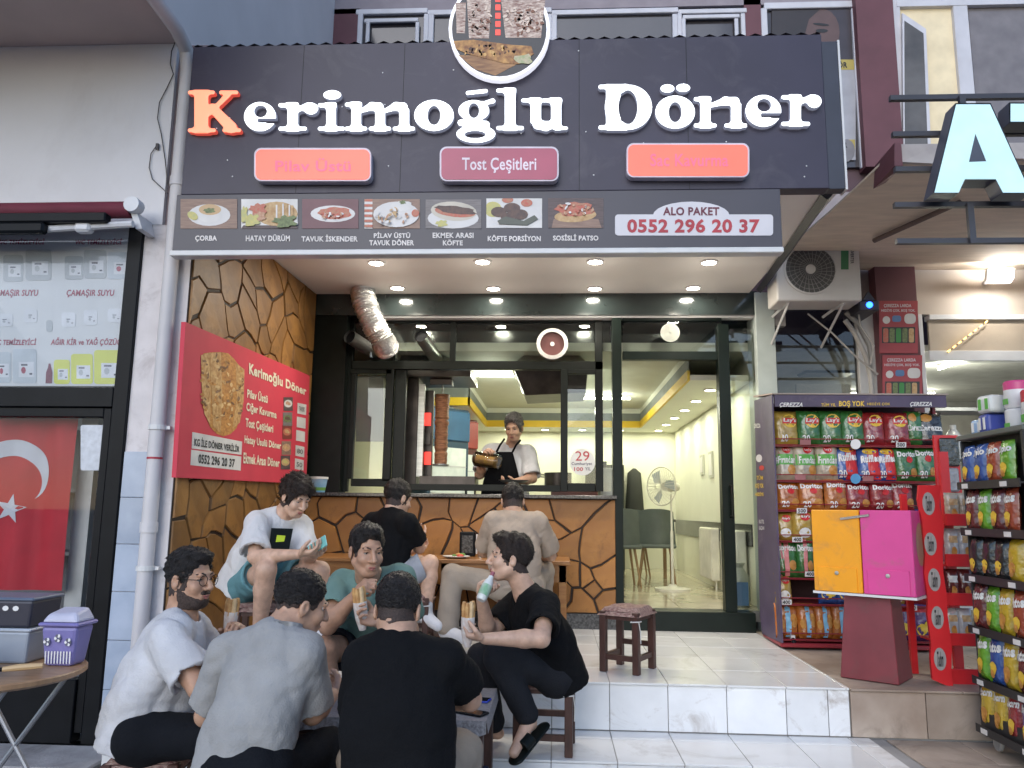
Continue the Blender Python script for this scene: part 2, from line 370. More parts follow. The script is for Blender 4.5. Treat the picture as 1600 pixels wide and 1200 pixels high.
# left jamb (dark strip beside the window), sill and counter front
XJ0, XJ1 = LWx1, onY(537, 600, YF)[0]
ZC = onY(720, 772, YF)[2]                            # counter top height
g = G(); g.span((XJ0-0.01, YF+0.02, ZC), (XJ1, YF+0.22, ZS)); build('window_jamb', g, M_blk, shop)
XC1 = onY(962, 860, YF)[0]
g = G(); g.span((XJ0-0.01, YF+0.02, ZP-0.05), (XC1, YF+0.3, ZC-0.03)); cfront = build('counter_front', g, M_joint, shop)
stones(cfront, V(XJ0, YF+0.02, ZP+0.13), V(1, 0, 0), V(0, 0, 1), XC1-XJ0, ZC-0.035-ZP-0.13, 11, 4, 11, M_stone, V(0, -1, 0), warp=0.045, th=0.016)
g = G(); g.span((XJ0-0.01, YF-0.08, ZC-0.03), (XC1+0.01, YF+0.45, ZC)); build('counter_sill', g, M_gran, shop, bevel=0.004)
g = G(); g.span((XJ0, YF-0.01, ZP), (XC1+0.004, YF+0.018, ZP+0.125)); build('plinth', g, M_gran, shop)
# window frames, measured on the glazing plane
def fr(x0, y0, x1, y1, name='window_frame', m=None, Y=None, d=0.06, par=None, bevel=0.003):
    return build(name, rect(x0, y0, x1, y1, YG if Y is None else Y, d), m or M_blk, par or shop, bevel=bevel)
def pane(x0, y0, x1, y1, Y=None, par=None, m=None, name='pane'):
    return build(name, rect(x0, y0, x1, y1, (YG if Y is None else Y)+0.025, 0.006), m or M_pane, par or shop)
fr(535, 497, 548, 768); fr(548, 564, 942, 577, d=0.07); fr(548, 497, 942, 503)
fr(703, 503, 712, 564); fr(930, 497, 942, 768)
pane(548, 503, 703, 564); pane(712, 503, 930, 564)
pane(942, 497, 960, 768)
# sash leaves
fr(600, 577, 612, 752, 'sash', Y=YG-0.02); fr(548, 748, 612, 760, 'sash', Y=YG-0.02); fr(548, 577, 612, 584, 'sash', Y=YG-0.02); fr(546, 584, 553, 748, 'sash', Y=YG-0.02)
pane(553, 584, 600, 748, YG-0.02); fr(614, 577, 632, 760, 'sash', Y=YG+0.04)
fr(876, 577, 887, 768, 'sash', Y=YG-0.02); fr(887, 577, 930, 584, 'sash', Y=YG-0.02); fr(887, 755, 930, 768, 'sash', Y=YG-0.02)
pane(887, 584, 930, 755, YG-0.02)
fr(632, 757, 876, 767, 'sash', Y=YG)
# door: posts, transom light, open leaf frame, threshold
M_drk = mat('dark_green_black_profile', (0.006, 0.011, 0.009), 0.35, var=0.2, spec=0.18)
g = rect(958, 497, 973, 958, YF+0.02, 0.12); build('door_post', g, M_drk, shop, bevel=0.004)
g = rect(1124, 497, 1140, 775, YF+0.02, 0.12); 
xa, xb = onY(1128, 720, YF)[0], onY(1146, 720, YF)[0]
g = G(); g.span((xa, YF+0.02, ZI-0.02), (xb, YF+0.14, 3.06)); build('door_post', g, M_drk, shop, bevel=0.004)
g = rect(973, 549, 1128, 562, YF+0.04, 0.08); build('door_head', g, M_drk, shop, bevel=0.003)
g = rect(973, 496.6, 1128, 501, YF+0.04, 0.08); build('door_head', g, M_drk, shop, bevel=0.003)
build('pane', rect(973, 501, 1128, 549, YF+0.07, 0.006), M_pane, shop)
g = G(); g.span((XC1+0.0, YF-0.03, ZP), (onY(1180, 970, YF)[0], YF+0.22, ZI)); build('threshold', g, M_drk, shop, bevel=0.005)
dl_x = xa
g = G(); g.tube([(dl_x-0.02, YF-0.06, 1.36), (dl_x-0.02, YF-0.11, 1.38), (dl_x-0.02, YF-0.11, 1.62), (dl_x-0.02, YF-0.06, 1.64)], 0.012); g.tube([(xb-0.03, YF+0.02, 1.38), (xb-0.03, YF-0.05, 1.38)], 0.01); g.tube([(xb-0.03, YF+0.02, 1.62), (xb-0.03, YF-0.05, 1.62)], 0.01)
g2 = G(); g2.tube([(xb-0.03, YF+0.02, 1.37), (xb-0.03, YF-0.05, 1.37), (xb-0.03, YF-0.05, 1.63), (xb-0.03, YF+0.02, 1.63)], 0.012); build('door_handle', g2, M_blk, shop, smooth=True)
# side light and pillar right of the door
XPL0, XPL1 = onY(1182, 560, YF)[0], onY(1212, 560, YF)[0]
build('pane', G().span((xb, YF+0.07, ZI), (XPL0, YF+0.076, 3.03)), glass('side_light_glass'), shop)
M_pil = mat('pale_green_grey_pillar', (0.42, 0.47, 0.45), 0.5, var=0.08)
build('pillar', G().span((XPL0, YF-0.02, ZP-0.05), (XPL1, YF+0.3, ZS)), M_pil, shop, bevel=0.004)
build('right_lintel', G().span((onY(1183, 470, YF)[0]-0.02, YF+0.0, 3.04), (XPL1+0.1, YF+0.3, ZS)), mat('shaded_wall_paint', (0.36, 0.34, 0.33), 0.8), shop)  # plain grey wall colour beside the pillar
# frosted round vent in the transom and the fan in the kitchen transom
M_frost = mat('frosted_plastic', (0.6, 0.62, 0.56), 0.5)
c = onY(1047, 520, YF+0.05); g = G()
for k in range(6): g.lathe([(0.085-0.013*k, 0.0), (0.085-0.013*k, -0.012), (0.078-0.013*k, -0.012), (0.078-0.013*k, 0.0)], c, 24, 'y')
build('round_vent', g, M_frost, shop, smooth=True)
# inside: floor, walls, ceiling
M_ifl = mat('polished_beige_floor', (0.50, 0.45, 0.34), 0.12, var=0.18, scale=3, detail=6, world=True)
M_iw = mat('cream_interior_wall', (0.74, 0.74, 0.63), 0.6, var=0.04, scale=2)
M_ic = mat('interior_ceiling_paint', (0.64, 0.65, 0.57), 0.7, var=0.03)
M_yel = mat('yellow_trim', (0.75, 0.50, 0.02), 0.5, var=0.05)
M_gry = mat('grey_cove_paint', (0.17, 0.19, 0.18), 0.6)
YB = 12.0; XIL, XIR = LWx1-0.3, 1.80
g = G(); g.span((XIL, YF+0.2, ZI-0.1), (XIR, YB, ZI-0.012)); ifl = build('interior_floor', g, M_grout, shop)
tiles(ifl, XIL, XIR, YF+0.22, YB, ZI, 0.6, 0.6, M_ifl, 'floor_tile')
build('back_wall', G().span((XIL, YB, ZI), (XIR, YB+0.1, 3.2)), M_iw, shop)
build('interior_wall', G().span((XIR, YF+0.3, ZI), (XIR+0.1, YB, 3.3)), M_iw, shop)
build('interior_wall', G().span((XIL-0.1, YF+0.3, ZI), (XIL, YB, 3.3)), M_iw, shop)
g = G(); g.span((XIL, YF+0.3, 2.87), (XIR, YB, 2.95)); iceil = build('interior_ceiling', g, M_ic, shop)
ZB = 2.60
TX0, TX1, TY1 = -1.0, 1.22, 11.3
build('dropped_border', G().span((TX1, YF+0.31, ZB), (XIR-0.002, YB-0.002, ZB+0.05)), M_iw, iceil)
build('dropped_border', G().span((TX0, TY1, ZB), (TX1-0.001, YB-0.002, ZB+0.05)), M_iw, iceil)
build('dropped_border', G().span((XIL+0.002, 9.0, ZB), (TX0-0.001, YB-0.002, ZB+0.05)), M_iw, iceil)
build('dropped_border', G().span((XIL+0.002, YF+0.31, ZB), (TX0-0.5, 8.999, ZB+0.05)), M_iw, iceil)
for a, b in (((TX1, YF+0.31), (TX1, TY1)), ((TX0, TY1), (TX1, TY1)), ((TX0, 9.0), (TX0, TY1)), ((TX0-0.5, 9.0), (TX0, 9.0)), ((TX0-0.5, YF+0.31), (TX0-0.5, 9.0))):
    p, q = V(*a), V(*b); d = 0.012
    build('yellow_trim', G().span((min(p[0], q[0])-d, min(p[1], q[1])-d, ZB-0.004), (max(p[0], q[0])+d, max(p[1], q[1])+d, ZB+0.09)), M_yel, iceil)
    build('cove_upstand', G().span((min(p[0], q[0])-d/2, min(p[1], q[1])-d/2, ZB+0.09), (max(p[0], q[0])+d/2, max(p[1], q[1])+d/2, ZB+0.20)), M_gry, iceil)
    build('cove_face', G().span((min(p[0], q[0])-d/3, min(p[1], q[1])-d/3, ZB+0.20), (max(p[0], q[0])+d/3, max(p[1], q[1])+d/3, 2.87)), M_ic, iceil)
ICOL = (0.98, 1.0, 0.70)
for k in range(6): downlight(0, 0, ZB, iceil, r=0.05, energy=2.2, col=ICOL, p=(1.52, 7.75+0.78*k, ZB))
for k in range(4): downlight(0, 0, ZB, iceil, r=0.05, energy=2.0, col=ICOL, p=(-0.7+0.55*k, 11.65, ZB))
for k in range(4): downlight(0, 0, ZB, iceil, r=0.05, energy=1.7, col=ICOL, p=(-1.35, 9.35+0.62*k, ZB))
M_tubel = mat('lit_fluorescent_tube', (0.9, 0.9, 0.85), 0.4, emit=14, ecol=(0.98, 1.0, 0.86))
def tubelight(p, q, parent, energy=30, r=0.014):
    p, q = np.array(p, float), np.array(q, float); d = (q-p)/np.linalg.norm(q-p)
    g = G(); g.tube([p+V(0, 0, 0.025), q+V(0, 0, 0.025)], 0.02, 6); build('tube_fitting', g, M_ring, parent)
    g = G(); g.tube([p, q], r, 10); build('fluorescent_tube', g, M_tubel, parent, smooth=True)
    if energy:
        for t in (0.2, 0.5, 0.8): lamp('tube_glow', 'POINT', p+(q-p)*t-V(0, 0, 0.16), energy/3, (0.97, 1.0, 0.80), 0.05)
tubelight((0.0, 10.0, 2.83), (0.95, 10.0, 2.83), iceil, 9)
tubelight((-0.95, 8.3, 2.83), (0.25, 8.3, 2.83), iceil, 15)
build('bulkhead', G().span((XIL, YF+0.31, 2.872), (XIR, YF+0.36, ZS)), M_lint, shop)
# wall skirting strip, framed pictures, sockets
build('wall_rail', G().span((XIR-0.015, YF+0.5, 1.10), (XIR-0.001, YB-0.01, 1.30)), M_gran, shop)
for y, z, h in ((9.2, 1.95, 0.30), (9.75, 1.98, 0.24)):
    g = G(); g.span((XIR-0.02, y-0.11, z-h/2), (XIR-0.002, y+0.11, z+h/2)); f = build('wall_picture', g, mat('pale_picture_frame', (0.5, 0.5, 0.44), 0.5), shop)
    build('paper', G().span((XIR-0.023, y-0.08, z-h/2+0.03), (XIR-0.0205, y+0.08, z+h/2-0.03)), M_white, f)
# ------------------------------------------------------------------ big sign over the shop
M_sign = mat('dark_blue_grey_sign_panel', (0.036, 0.031, 0.054), 0.42, var=0.14, scale=2, spec=0.4, grime=((0.09, 0.08, 0.10), 0.5, 3.5))
M_signlo = mat('charcoal_menu_panel', (0.048, 0.044, 0.058), 0.4, var=0.1, scale=2)
M_tin = mat('corrugated_tin', (0.16, 0.13, 0.13), 0.5, 0.5)
M_wletter = mat('lit_white_letter_face', (0.9, 0.92, 0.95), 0.4, emit=0.9, ecol=(0.92, 0.97, 1.0))
M_kletter = mat('lit_orange_letter_face', (0.5, 0.14, 0.08), 0.4, emit=0.75, ecol=(1.0, 0.30, 0.17))
M_rim = mat('letter_return', (0.30, 0.30, 0.36), 0.4, emit=0.12, ecol=(0.6, 0.65, 0.85))
M_krim = mat('red_letter_return', (0.4, 0.06, 0.05), 0.4, emit=0.3, ecol=(1.0, 0.12, 0.08))
SP = YP(YS)
sign = thing('shop_sign', 'wide dark sign board with glowing white letters and a round emblem above the soffit', 'sign', (-0.3, YS, 3.4))
TL, TR, BR, BL = SP.hit(297, 72), SP.hit(1286, 55), SP.hit(1293, 297), SP.hit(288, 301)
xl, xr = (TL[0]+BL[0])/2, (TR[0]+BR[0])/2; zb, zt = (BL[2]+BR[2])/2, (TL[2]+TR[2])/2
g = G(); g.span((xl, YS, zb), (xr, YS+0.10, zt)); build('board', g, M_sign, sign, bevel=0.003)
fx = SP.hit(1320, 250)[0]
g = G(); g.span((xr+0.001, YS+0.012, zb-0.0), (fx, YS+0.09, zt-0.04)); build('end_panel', g, mat('dark_end_panel', (0.03, 0.033, 0.05), 0.4), sign, bevel=0.003)
g = G(); g.span((fx, YS+0.008, zb-0.005), (fx+0.012, YS+0.10, zt-0.035)); build('edge_strip', g, M_alu, sign)
for px_ in (468, 628, 905, 1075): x_ = SP.hit(px_, 200)[0]; g = G(); g.span((x_-.0015, YS-.0008, zb+.003), (x_+.0015, YS+.001, zt-.003)); build('panel_seam', g, M_blk, sign)
for k in range(26): x_ = xl+.05+(xr-xl-.1)*rng.random(); z_ = zb+.03+(zt-zb-.06)*rng.random(); g = G(); g.lathe([(.005, 0), (.004, -.002), (0, -.0025)], (x_, YS, z_), 8, 'y'); build('rivet', g, M_alu, sign)
# corrugated sheet edge along the top
g = G(); n = 170; pts = [(xl+(xr-xl)*k/n, YS+0.01, zt+0.012+0.010*math.sin(k*1.57)) for k in range(n+1)]
for a, b in zip(pts, pts[1:]): g.quad(a, b, V(*b)+V(0, 1.6, 0.05), V(*a)+V(0, 1.6, 0.05))
build('tin_roof', g, M_tin, sign)
g = G(); g.tube([(onY(407, 60, YS+.3)[0], YS+.3, zt), (onY(407, 60, YS+.3)[0], YS+.3, zt+0.12)], 0.012); build('roof_bolt', g, M_tin, sign)
# --- letters: rounded slab-serif shapes described in pixels of the photograph
def cap(X, Y, ax, ay, bx, by, r0, r1=None):
    r1 = r0 if r1 is None else r1; dx, dy = bx-ax, by-ay; t = np.clip(((X-ax)*dx+(Y-ay)*dy)/(dx*dx+dy*dy+1e-9), 0, 1)
    return np.hypot(X-ax-dx*t, Y-ay-dy*t) - (r0+(r1-r0)*t)
def ell2(X, Y, cx, cy, rx, ry):
    k = np.hypot((X-cx)/rx, (Y-cy)/ry); k2 = np.hypot((X-cx)/rx**2, (Y-cy)/ry**2)+1e-9; return k*(k-1)/k2
def box2(X, Y, x0, y0, x1, y1, r=0.0):
    qx = np.abs(X-(x0+x1)/2)-(x1-x0)/2+r; qy = np.abs(Y-(y0+y1)/2)-(y1-y0)/2+r
    return np.hypot(np.maximum(qx, 0), np.maximum(qy, 0))+np.minimum(np.maximum(qx, qy), 0)-r
def smin(a, b, k): h = np.clip(0.5+0.5*(b-a)/k, 0, 1); return b+(a-b)*h-k*h*(1-h)
def U(*d, k=2.5):
    o = d[0]
    for e in d[1:]: o = smin(o, e, k)
    return o
def stem(X, Y, xc, y0, y1, w, sl, sr, top=True, bot=True, hs=4.2):
    d = [box2(X, Y, xc-w/2, y0, xc+w/2, y1, 2)]
    if bot: d.append(cap(X, Y, xc-w/2-sl, y1-hs, xc+w/2+sr, y1-hs, hs))
    if top: d.append(cap(X, Y, xc-w/2-sl, y0+hs, xc+w/4, y0+hs, hs))
    return U(*d, k=6)
def gl_e(X, Y, x0, y0, x1, y1):
    w, h = x1-x0, y1-y0; cx, cy = (x0+x1)/2, (y0+y1)/2
    d = np.maximum(ell2(X, Y, cx, cy, w/2, h/2), -ell2(X, Y, cx+0.02*w, y0+0.33*h, w*0.17, h*0.17))
    d = np.maximum(d, -box2(X, Y, cx-0.05*w, y0+0.585*h, x1+4, y0+0.67*h, 1.2))
    return np.maximum(d, -box2(X, Y, cx+0.2*w, y0+0.6*h, x1+6, y0+0.70*h, 1.5))
def gl_o(X, Y, x0, y0, x1, y1): 
    w, h = x1-x0, y1-y0; return np.maximum(ell2(X, Y, (x0+x1)/2, (y0+y1)/2, w/2, h/2), -ell2(X, Y, (x0+x1)/2, (y0+y1)/2, w*0.14, h*0.27))
def gl_r(X, Y, x0, y0, x1, y1):
    w = x1-x0; s = stem(X, Y, x0+0.34*w, y0+2, y1, 0.30*w, 0.16*w, 0.16*w)
    return U(s, ell2(X, Y, x1-0.2*w, y0+0.24*(y1-y0), 0.2*w, 0.22*(y1-y0)), cap(X, Y, x0+0.45*w, y0+13, x1-0.3*w, y0+8, 5, 6), k=4)
def gl_nm(X, Y, x0, y0, x1, y1, n):
    w = x1-x0; sw = w*(0.235 if n == 2 else 0.17); pos = [x0+sw*0.85+i*((w-sw*1.6)/(n-1)) for i in range(n)]; o = None; st = (w-sw*1.6)/(n-1)
    for i, p in enumerate(pos):
        d = stem(X, Y, p, y0+2 if i == 0 else y0+12, y1, sw, sw*0.34, sw*0.30, top=(i == 0))
        if i: d = U(d, cap(X, Y, p-st*0.35, y0+9, p-2, y0+10, 7.0, 8.5), cap(X, Y, p-st+sw*0.3, y0+17, p-st*0.35, y0+9, 4, 7), k=4)
        o = d if o is None else np.minimum(o, d)
    return o
def gl_u(X, Y, x0, y0, x1, y1):
    w = x1-x0; sw = 0.25*w; a = x0+0.30*w; b = x1-0.27*w
    return U(stem(X, Y, a, y0, y1-12, sw, 0.14*w, 0, bot=False), stem(X, Y, b, y0, y1-3, sw, 0.12*w, 0, bot=False), cap(X, Y, a+3, y1-11, (a+b)/2, y1-8, 9, 8), cap(X, Y, (a+b)/2, y1-8, b-2, y1-14, 8, 5), cap(X, Y, b, y1-5, x1-4, y1-5, 4.5, 3.5), k=4)
def gl_g(X, Y, x0, y0, x1, y1):
    w = x1-x0; top = np.maximum(ell2(X, Y, x0+0.45*w, y0+19, 0.40*w, 17.5), -ell2(X, Y, x0+0.45*w, y0+19, 0.115*w, 10.5))
    bot = np.maximum(ell2(X, Y, x0+0.50*w, y1-15, 0.50*w, 15), -ell2(X, Y, x0+0.48*w, y1-14, 0.24*w, 4.6))
    return U(top, bot, cap(X, Y, x0+8, y0+38, x0+0.75*w, y0+41, 6, 7), cap(X, Y, x0+0.68*w, y0+8, x1-5, y0+4, 4, 5), k=3)
def gl_K(X, Y, x0, y0, x1, y1):
    w, h = x1-x0, y1-y0; s = stem(X, Y, x0+0.26*w, y0, y1, 0.28*w, 0.07*w, 0.09*w, top=False); s = U(s, cap(X, Y, x0+4.5, y0+4.2, x0+0.47*w, y0+4.2, 4.2), k=5)
    return U(s, cap(X, Y, x0+0.40*w, y0+0.56*h, x0+0.74*w, y0+0.12*h, 4, 5.5), cap(X, Y, x0+0.62*w, y0+4.2, x1-9, y0+4.2, 4.2), cap(X, Y, x0+0.46*w, y0+0.42*h, x0+0.80*w, y1-9, 8, 10), cap(X, Y, x0+0.68*w, y1-4.2, x1-4.5, y1-4.2, 4.2), k=3.5)
def gl_D(X, Y, x0, y0, x1, y1):
    w, h = x1-x0, y1-y0; o = np.maximum(U(ell2(X, Y, x0+0.56*w, (y0+y1)/2, 0.44*w, h/2), box2(X, Y, x0+0.14*w, y0, x0+0.55*w, y1, 3), k=3), -ell2(X, Y, x0+0.55*w, (y0+y1)/2, 0.16*w, h*0.35))
    o = np.maximum(o, -box2(X, Y, x0+0.43*w, y0+0.2*h, x0+0.56*w, y1-0.2*h, 3))
    return U(o, cap(X, Y, x0+4.5, y0+4.5, x0+0.5*w, y0+4.5, 4.5), cap(X, Y, x0+4.5, y1-4.5, x0+0.5*w, y1-4.5, 4.5), k=4)
def letter(fn, bbox, pl, mats, parent, depth=0.05, name='letter', res=0.9, shrink=0.8):
    x0, y0, x1, y1 = bbox; pad = 4; xs = np.arange(x0-pad, x1+pad, res); ys = np.arange(y0-pad, y1+pad, res)
    X, Y = np.meshgrid(xs, ys, indexing='ij'); d2 = fn(X, Y).astype(np.float32) + shrink
    hz = 8.0; zs = np.arange(-hz-3, hz+3.1, 2.0); r = 1.6
    qx = d2[..., None]+r; qz = np.abs(zs)[None, None, :]-hz+r
    d = np.hypot(np.maximum(qx, 0), np.maximum(qz, 0))+np.minimum(np.maximum(qx, qz), 0)-r
    gr = openvdb.FloatGrid(background=50.0); gr.copyFromArray(np.ascontiguousarray(d, dtype=np.float32))
    vs, tr, qd = gr.convertToPolygons(0.0, 0.15)
    g = G(); P = [pl.hit(x0-pad+v[0]*res, y0-pad+v[1]*res, 0.004+depth) - pl.n*depth*(1-(v[2]*2.0-3)/(2*hz)) for v in vs]
    g._add(P, [tuple(int(i) for i in f) for f in list(tr)+list(qd)])
    o = build(name, g, mats, parent)
    for p in o.data.polygons: p.material_index = 0 if abs(p.normal.dot(Vector(pl.n))) > 0.75 else 1; p.use_smooth = True
    return o
LM = [M_wletter, M_rim]
for fn, bb in ((gl_K, (292, 140, 378, 207.5)), (gl_e, (380, 158, 432, 206)), (gl_r, (436, 158, 498, 205)), ('i', (498, 140, 537, 205)), ('m', (541.5, 157, 644.5, 205)),
               (gl_o, (646, 154.5, 710, 205.5)), (gl_g, (712, 153.5, 775, 224)), ('l', (776, 136, 817, 204)), (gl_u, (815, 152.5, 889, 205)), (gl_D, (934, 131, 1020, 203.5)),
               ('oe', (1023, 129, 1087, 202)), ('n', (1087, 148.5, 1164, 200)), (gl_e, (1164, 147, 1222, 199)), (gl_r, (1222, 145.5, 1285, 197.5))):
    a, b, c, d = bb
    if fn == 'i': f = lambda X, Y: np.minimum(stem(X, Y, 517, 160, 205, 17, 9, 10), ell2(X, Y, 519, 148, 15, 8.5))
    elif fn == 'l': f = lambda X, Y: stem(X, Y, 797, 137, 204, 19, 9, 9)
    elif fn == 'm': f = lambda X, Y: gl_nm(X, Y, a, b, c, d, 3)
    elif fn == 'n': f = lambda X, Y: gl_nm(X, Y, a, b, c, d, 2)
    elif fn == 'oe': f = lambda X, Y: np.minimum(gl_o(X, Y, a, 148, c, d), np.minimum(ell2(X, Y, 1043, 138, 12, 7.6), ell2(X, Y, 1067.5, 137, 12, 7.6)))
    elif fn is gl_g: f = lambda X, Y: np.minimum(gl_g(X, Y, a, b, c, d), cap(X, Y, 731, 145, 759, 142, 4.2, 4.2)); bb = (712, 136, 775, 224)
    else: f = (lambda h: lambda X, Y: h(X, Y, a, b, c, d))(fn)
    letter(f, bb, SP, [M_kletter, M_krim] if fn is gl_K else LM, sign, 0.036)
# --- pill-shaped light boxes
M_pill = mat('lit_red_light_box', (0.5, 0.05, 0.03), 0.35, emit=0.62, ecol=(1.0, 0.15, 0.10))
M_pilld = mat('dim_maroon_light_box', (0.26, 0.035, 0.075), 0.3, emit=0.10, ecol=(0.6, 0.08, 0.18))
M_prim = mat('silver_pill_frame', (0.6, 0.55, 0.62), 0.35)
M_pink = mat('faint_pink_lettering', (0.6, 0.1, 0.15), 0.5, emit=0.45, ecol=(1.0, 0.12, 0.24))
M_pwh = mat('pale_pink_lettering', (0.78, 0.68, 0.74), 0.5)
for (x0, y0, x1, y1), m, t, tq, tm in (((397, 231, 580, 283), M_pill, 'Pilav Üstü', (430, 247, 548, 268), M_pink), ((687, 229, 873, 283), M_pilld, 'Tost Çeşitleri', (722, 246, 838, 271), M_pwh), ((979, 223.5, 1171, 277), M_pill, 'Sac Kavurma', (1016, 240, 1138, 260), M_pink)):
    p = flat('light_box', rr(x0, y0, x1, y1, 11), SP, M_prim, sign, 0.002, 0.055)
    flat('face', rr(x0+2.6, y0+2.6, x1-2.6, y1-2.6, 9), SP, m, p, 0.0565, 0.004)
    text(t, tq, SP, tm, p, 0.0625, bold=0.018)
def bits(cx, cy, rx, ry, n, mats, s, seed):
    q = random.Random(seed); o = []
    for i in range(n):
        a = q.uniform(0, 6.28); r = q.uniform(0, 1)**0.5; o.append((el(cx+rx*r*math.cos(a), cy+ry*r*math.sin(a), s*q.uniform(.6, 1.5), s*q.uniform(.4, .8), 7, wob=.3, seed=i+seed, rot=q.uniform(0, 180)), q.choice(mats)))
    return o
# --- round emblem: two doner spits by a grill and a wrap on a board
M_emb = mat('emblem_black', (0.03, 0.028, 0.03), 0.35)
M_don = mat('doner_print', (0.75, 0.62, 0.52), 0.5, col2=(0.20, 0.08, 0.06), scale=38, detail=6, stretch=(1, 1, 3.2))
M_wrap = mat('wrap_print', (0.62, 0.33, 0.10), 0.5, col2=(0.16, 0.05, 0.02), scale=26, detail=5)
M_wood = mat('board_print', (0.45, 0.24, 0.10), 0.5, col2=(0.2, 0.09, 0.04), scale=10, stretch=(1, 1, 6))
M_grill = mat('grill_red_print', (0.8, 0.06, 0.04), 0.4, emit=0.3, ecol=(1, .08, .05))
e = flat('round_emblem', el(780, 45, 79, 79, 40), SP, mat('lit_emblem_rim', (0.75, 0.75, 0.78), 0.4, emit=0.5, ecol=(0.8, 0.8, 0.9)), sign, 0.012, 0.05)
flat('emblem_print', el(780, 45, 74, 74, 40), SP, M_emb, e, 0.0635, 0.003)
def dq(x0, x1, y0, y1, t=0.1): return [(x0, y0), (x1, y0), (x1-(x1-x0)*t, y1), (x0+(x1-x0)*t, y1)]
flat('spit_print', dq(729, 768, -10, 60), SP, M_don, e, 0.068); flat('spit_print', dq(783, 852, 0, 59), SP, M_don, e, 0.068); flat('spit_print', dq(712, 728, 4, 52), SP, M_don, e, 0.068)
for k in range(5): flat('grill_element', R4(774, -6+13*k, 782, 3+13*k), SP, M_grill, e, 0.068)
flat('board_print', [(716, 86), (800, 88), (812, 98), (774, 118), (742, 108)], SP, M_wood, e, 0.068)
flat('wrap_print', [(709, 64), (740, 62), (800, 70), (830, 72), (834, 84), (812, 100), (790, 99), (730, 84), (712, 76)], SP, M_wrap, e, 0.0705)
for q_, m_ in bits(749, 28, 17, 28, 34, [M_don, mat('crisp_brown_print', (.22, .09, .05), .5), mat('crisp_pale_print', (.72, .58, .48), .5)], 3.2, 31)+bits(818, 30, 30, 26, 56, [M_don, mat('crisp_brown_print', (.22, .09, .05), .5), mat('crisp_pale_print', (.72, .58, .48), .5)], 3.4, 37)+bits(765, 78, 44, 8, 34, [mat('char_print', (.10, .04, .02), .5), mat('golden_print', (.66, .40, .14), .5)], 3.0, 41): flat('print_shape', q_, SP, m_, e, .0715)
flat('filling_print', el(818, 92, 14, 8, 12, wob=0.3), SP, mat('salad_print', (0.35, 0.4, 0.2), 0.5, col2=(0.6, 0.5, 0.35), scale=50), e, 0.072)
# ------------------------------------------------------------------ menu strip under the sign
menu = thing('menu_sign', 'long charcoal menu strip with seven food photographs and a phone number under the big sign', 'sign', (-0.5, YS, 2.95))
YM = YS-0.004; MP = YP(YM)
xl2, xr2 = MP.hit(273, 345)[0], MP.hit(1221, 345)[0]; zb2 = MP.hit(740, 389)[2]; 
g = G(); g.span((xl2, YM, zb2), (xr2, YM+0.06, zb-0.003)); build('board', g, M_signlo, menu, bevel=0.002)
g = G(); g.span((xl2-0.01, YM-0.012, zb2-0.034), (xr2+0.004, YM+0.07, zb2-0.001)); build('edge_strip', g, M_alu, menu, bevel=0.004)
M_cap = mat('cream_caption_print', (0.68, 0.64, 0.62), 0.5)
M_pw = mat('print_wood', (0.30, 0.19, 0.14), 0.45, col2=(0.20, 0.12, 0.09), scale=12, stretch=(1, 1, 8)); M_pwhite = mat('print_white', (0.66, 0.64, 0.62), 0.45)
M_ppl = mat('print_plate', (0.62, 0.60, 0.59), 0.4, var=0.06); M_psoup = mat('print_soup', (0.55, 0.36, 0.18), 0.4); M_pgr = mat('print_greens', (0.20, 0.25, 0.10), 0.5, col2=(0.09, 0.12, 0.05), scale=60)
M_pred = mat('print_tomato', (0.50, 0.09, 0.06), 0.45, col2=(0.42, 0.2, 0.12), scale=60); M_pbr = mat('print_bread', (0.60, 0.42, 0.22), 0.5, col2=(0.42, 0.24, 0.10), scale=40)
M_pmt = mat('print_meat', (0.14, 0.08, 0.06), 0.5, col2=(0.07, 0.045, 0.045), scale=50); M_pch = mat('print_chicken', (0.60, 0.38, 0.25), 0.5, col2=(0.40, 0.20, 0.12), scale=70)
M_plem = mat('print_lemon', (0.58, 0.50, 0.16), 0.5, col2=(0.45, 0.45, 0.2), scale=50)
M_pdk = mat('print_dark_wood', (0.13, 0.09, 0.09), 0.5, col2=(0.07, 0.05, 0.05), scale=12, stretch=(1, 1, 8)); M_pgrey = mat('print_grey_wood', (0.22, 0.20, 0.20), 0.5, col2=(0.15, 0.13, 0.13), scale=12, stretch=(1, 1, 8))
def photo(x0, y0, x1, y1, bg, items, pl=MP, par=None, off=0.002):
    f = flat('food_photo', R4(x0, y0, x1, y1), pl, bg, par or menu, off, 0.0015); k = 0
    for q, m in items:
        k += 1; q = [(min(max(x, x0), x1), min(max(y, y0), y1)) for x, y in q]; flat('print_shape', q, pl, m, f, off+0.0015+0.0007*k)
    return f
def bits(cx, cy, rx, ry, n, mats, s, seed):
    q = random.Random(seed); o = []
    for i in range(n):
        a = q.uniform(0, 6.28); r = q.uniform(0, 1)**0.5; o.append((el(cx+rx*r*math.cos(a), cy+ry*r*math.sin(a), s*q.uniform(.6, 1.5), s*q.uniform(.4, .8), 7, wob=.3, seed=i+seed, rot=q.uniform(0, 180)), q.choice(mats)))
    return o
photo(282, 311, 370.5, 357, M_pw, [(el(327, 336, 33, 17), M_ppl), (el(327, 334, 20, 14), M_pwhite), (el(328, 327.5, 17.5, 8.5), M_psoup), (el(327, 329, 9, 4, wob=.2), M_pgr), (el(301, 337, 9, 6, 12, rot=30), M_plem)])
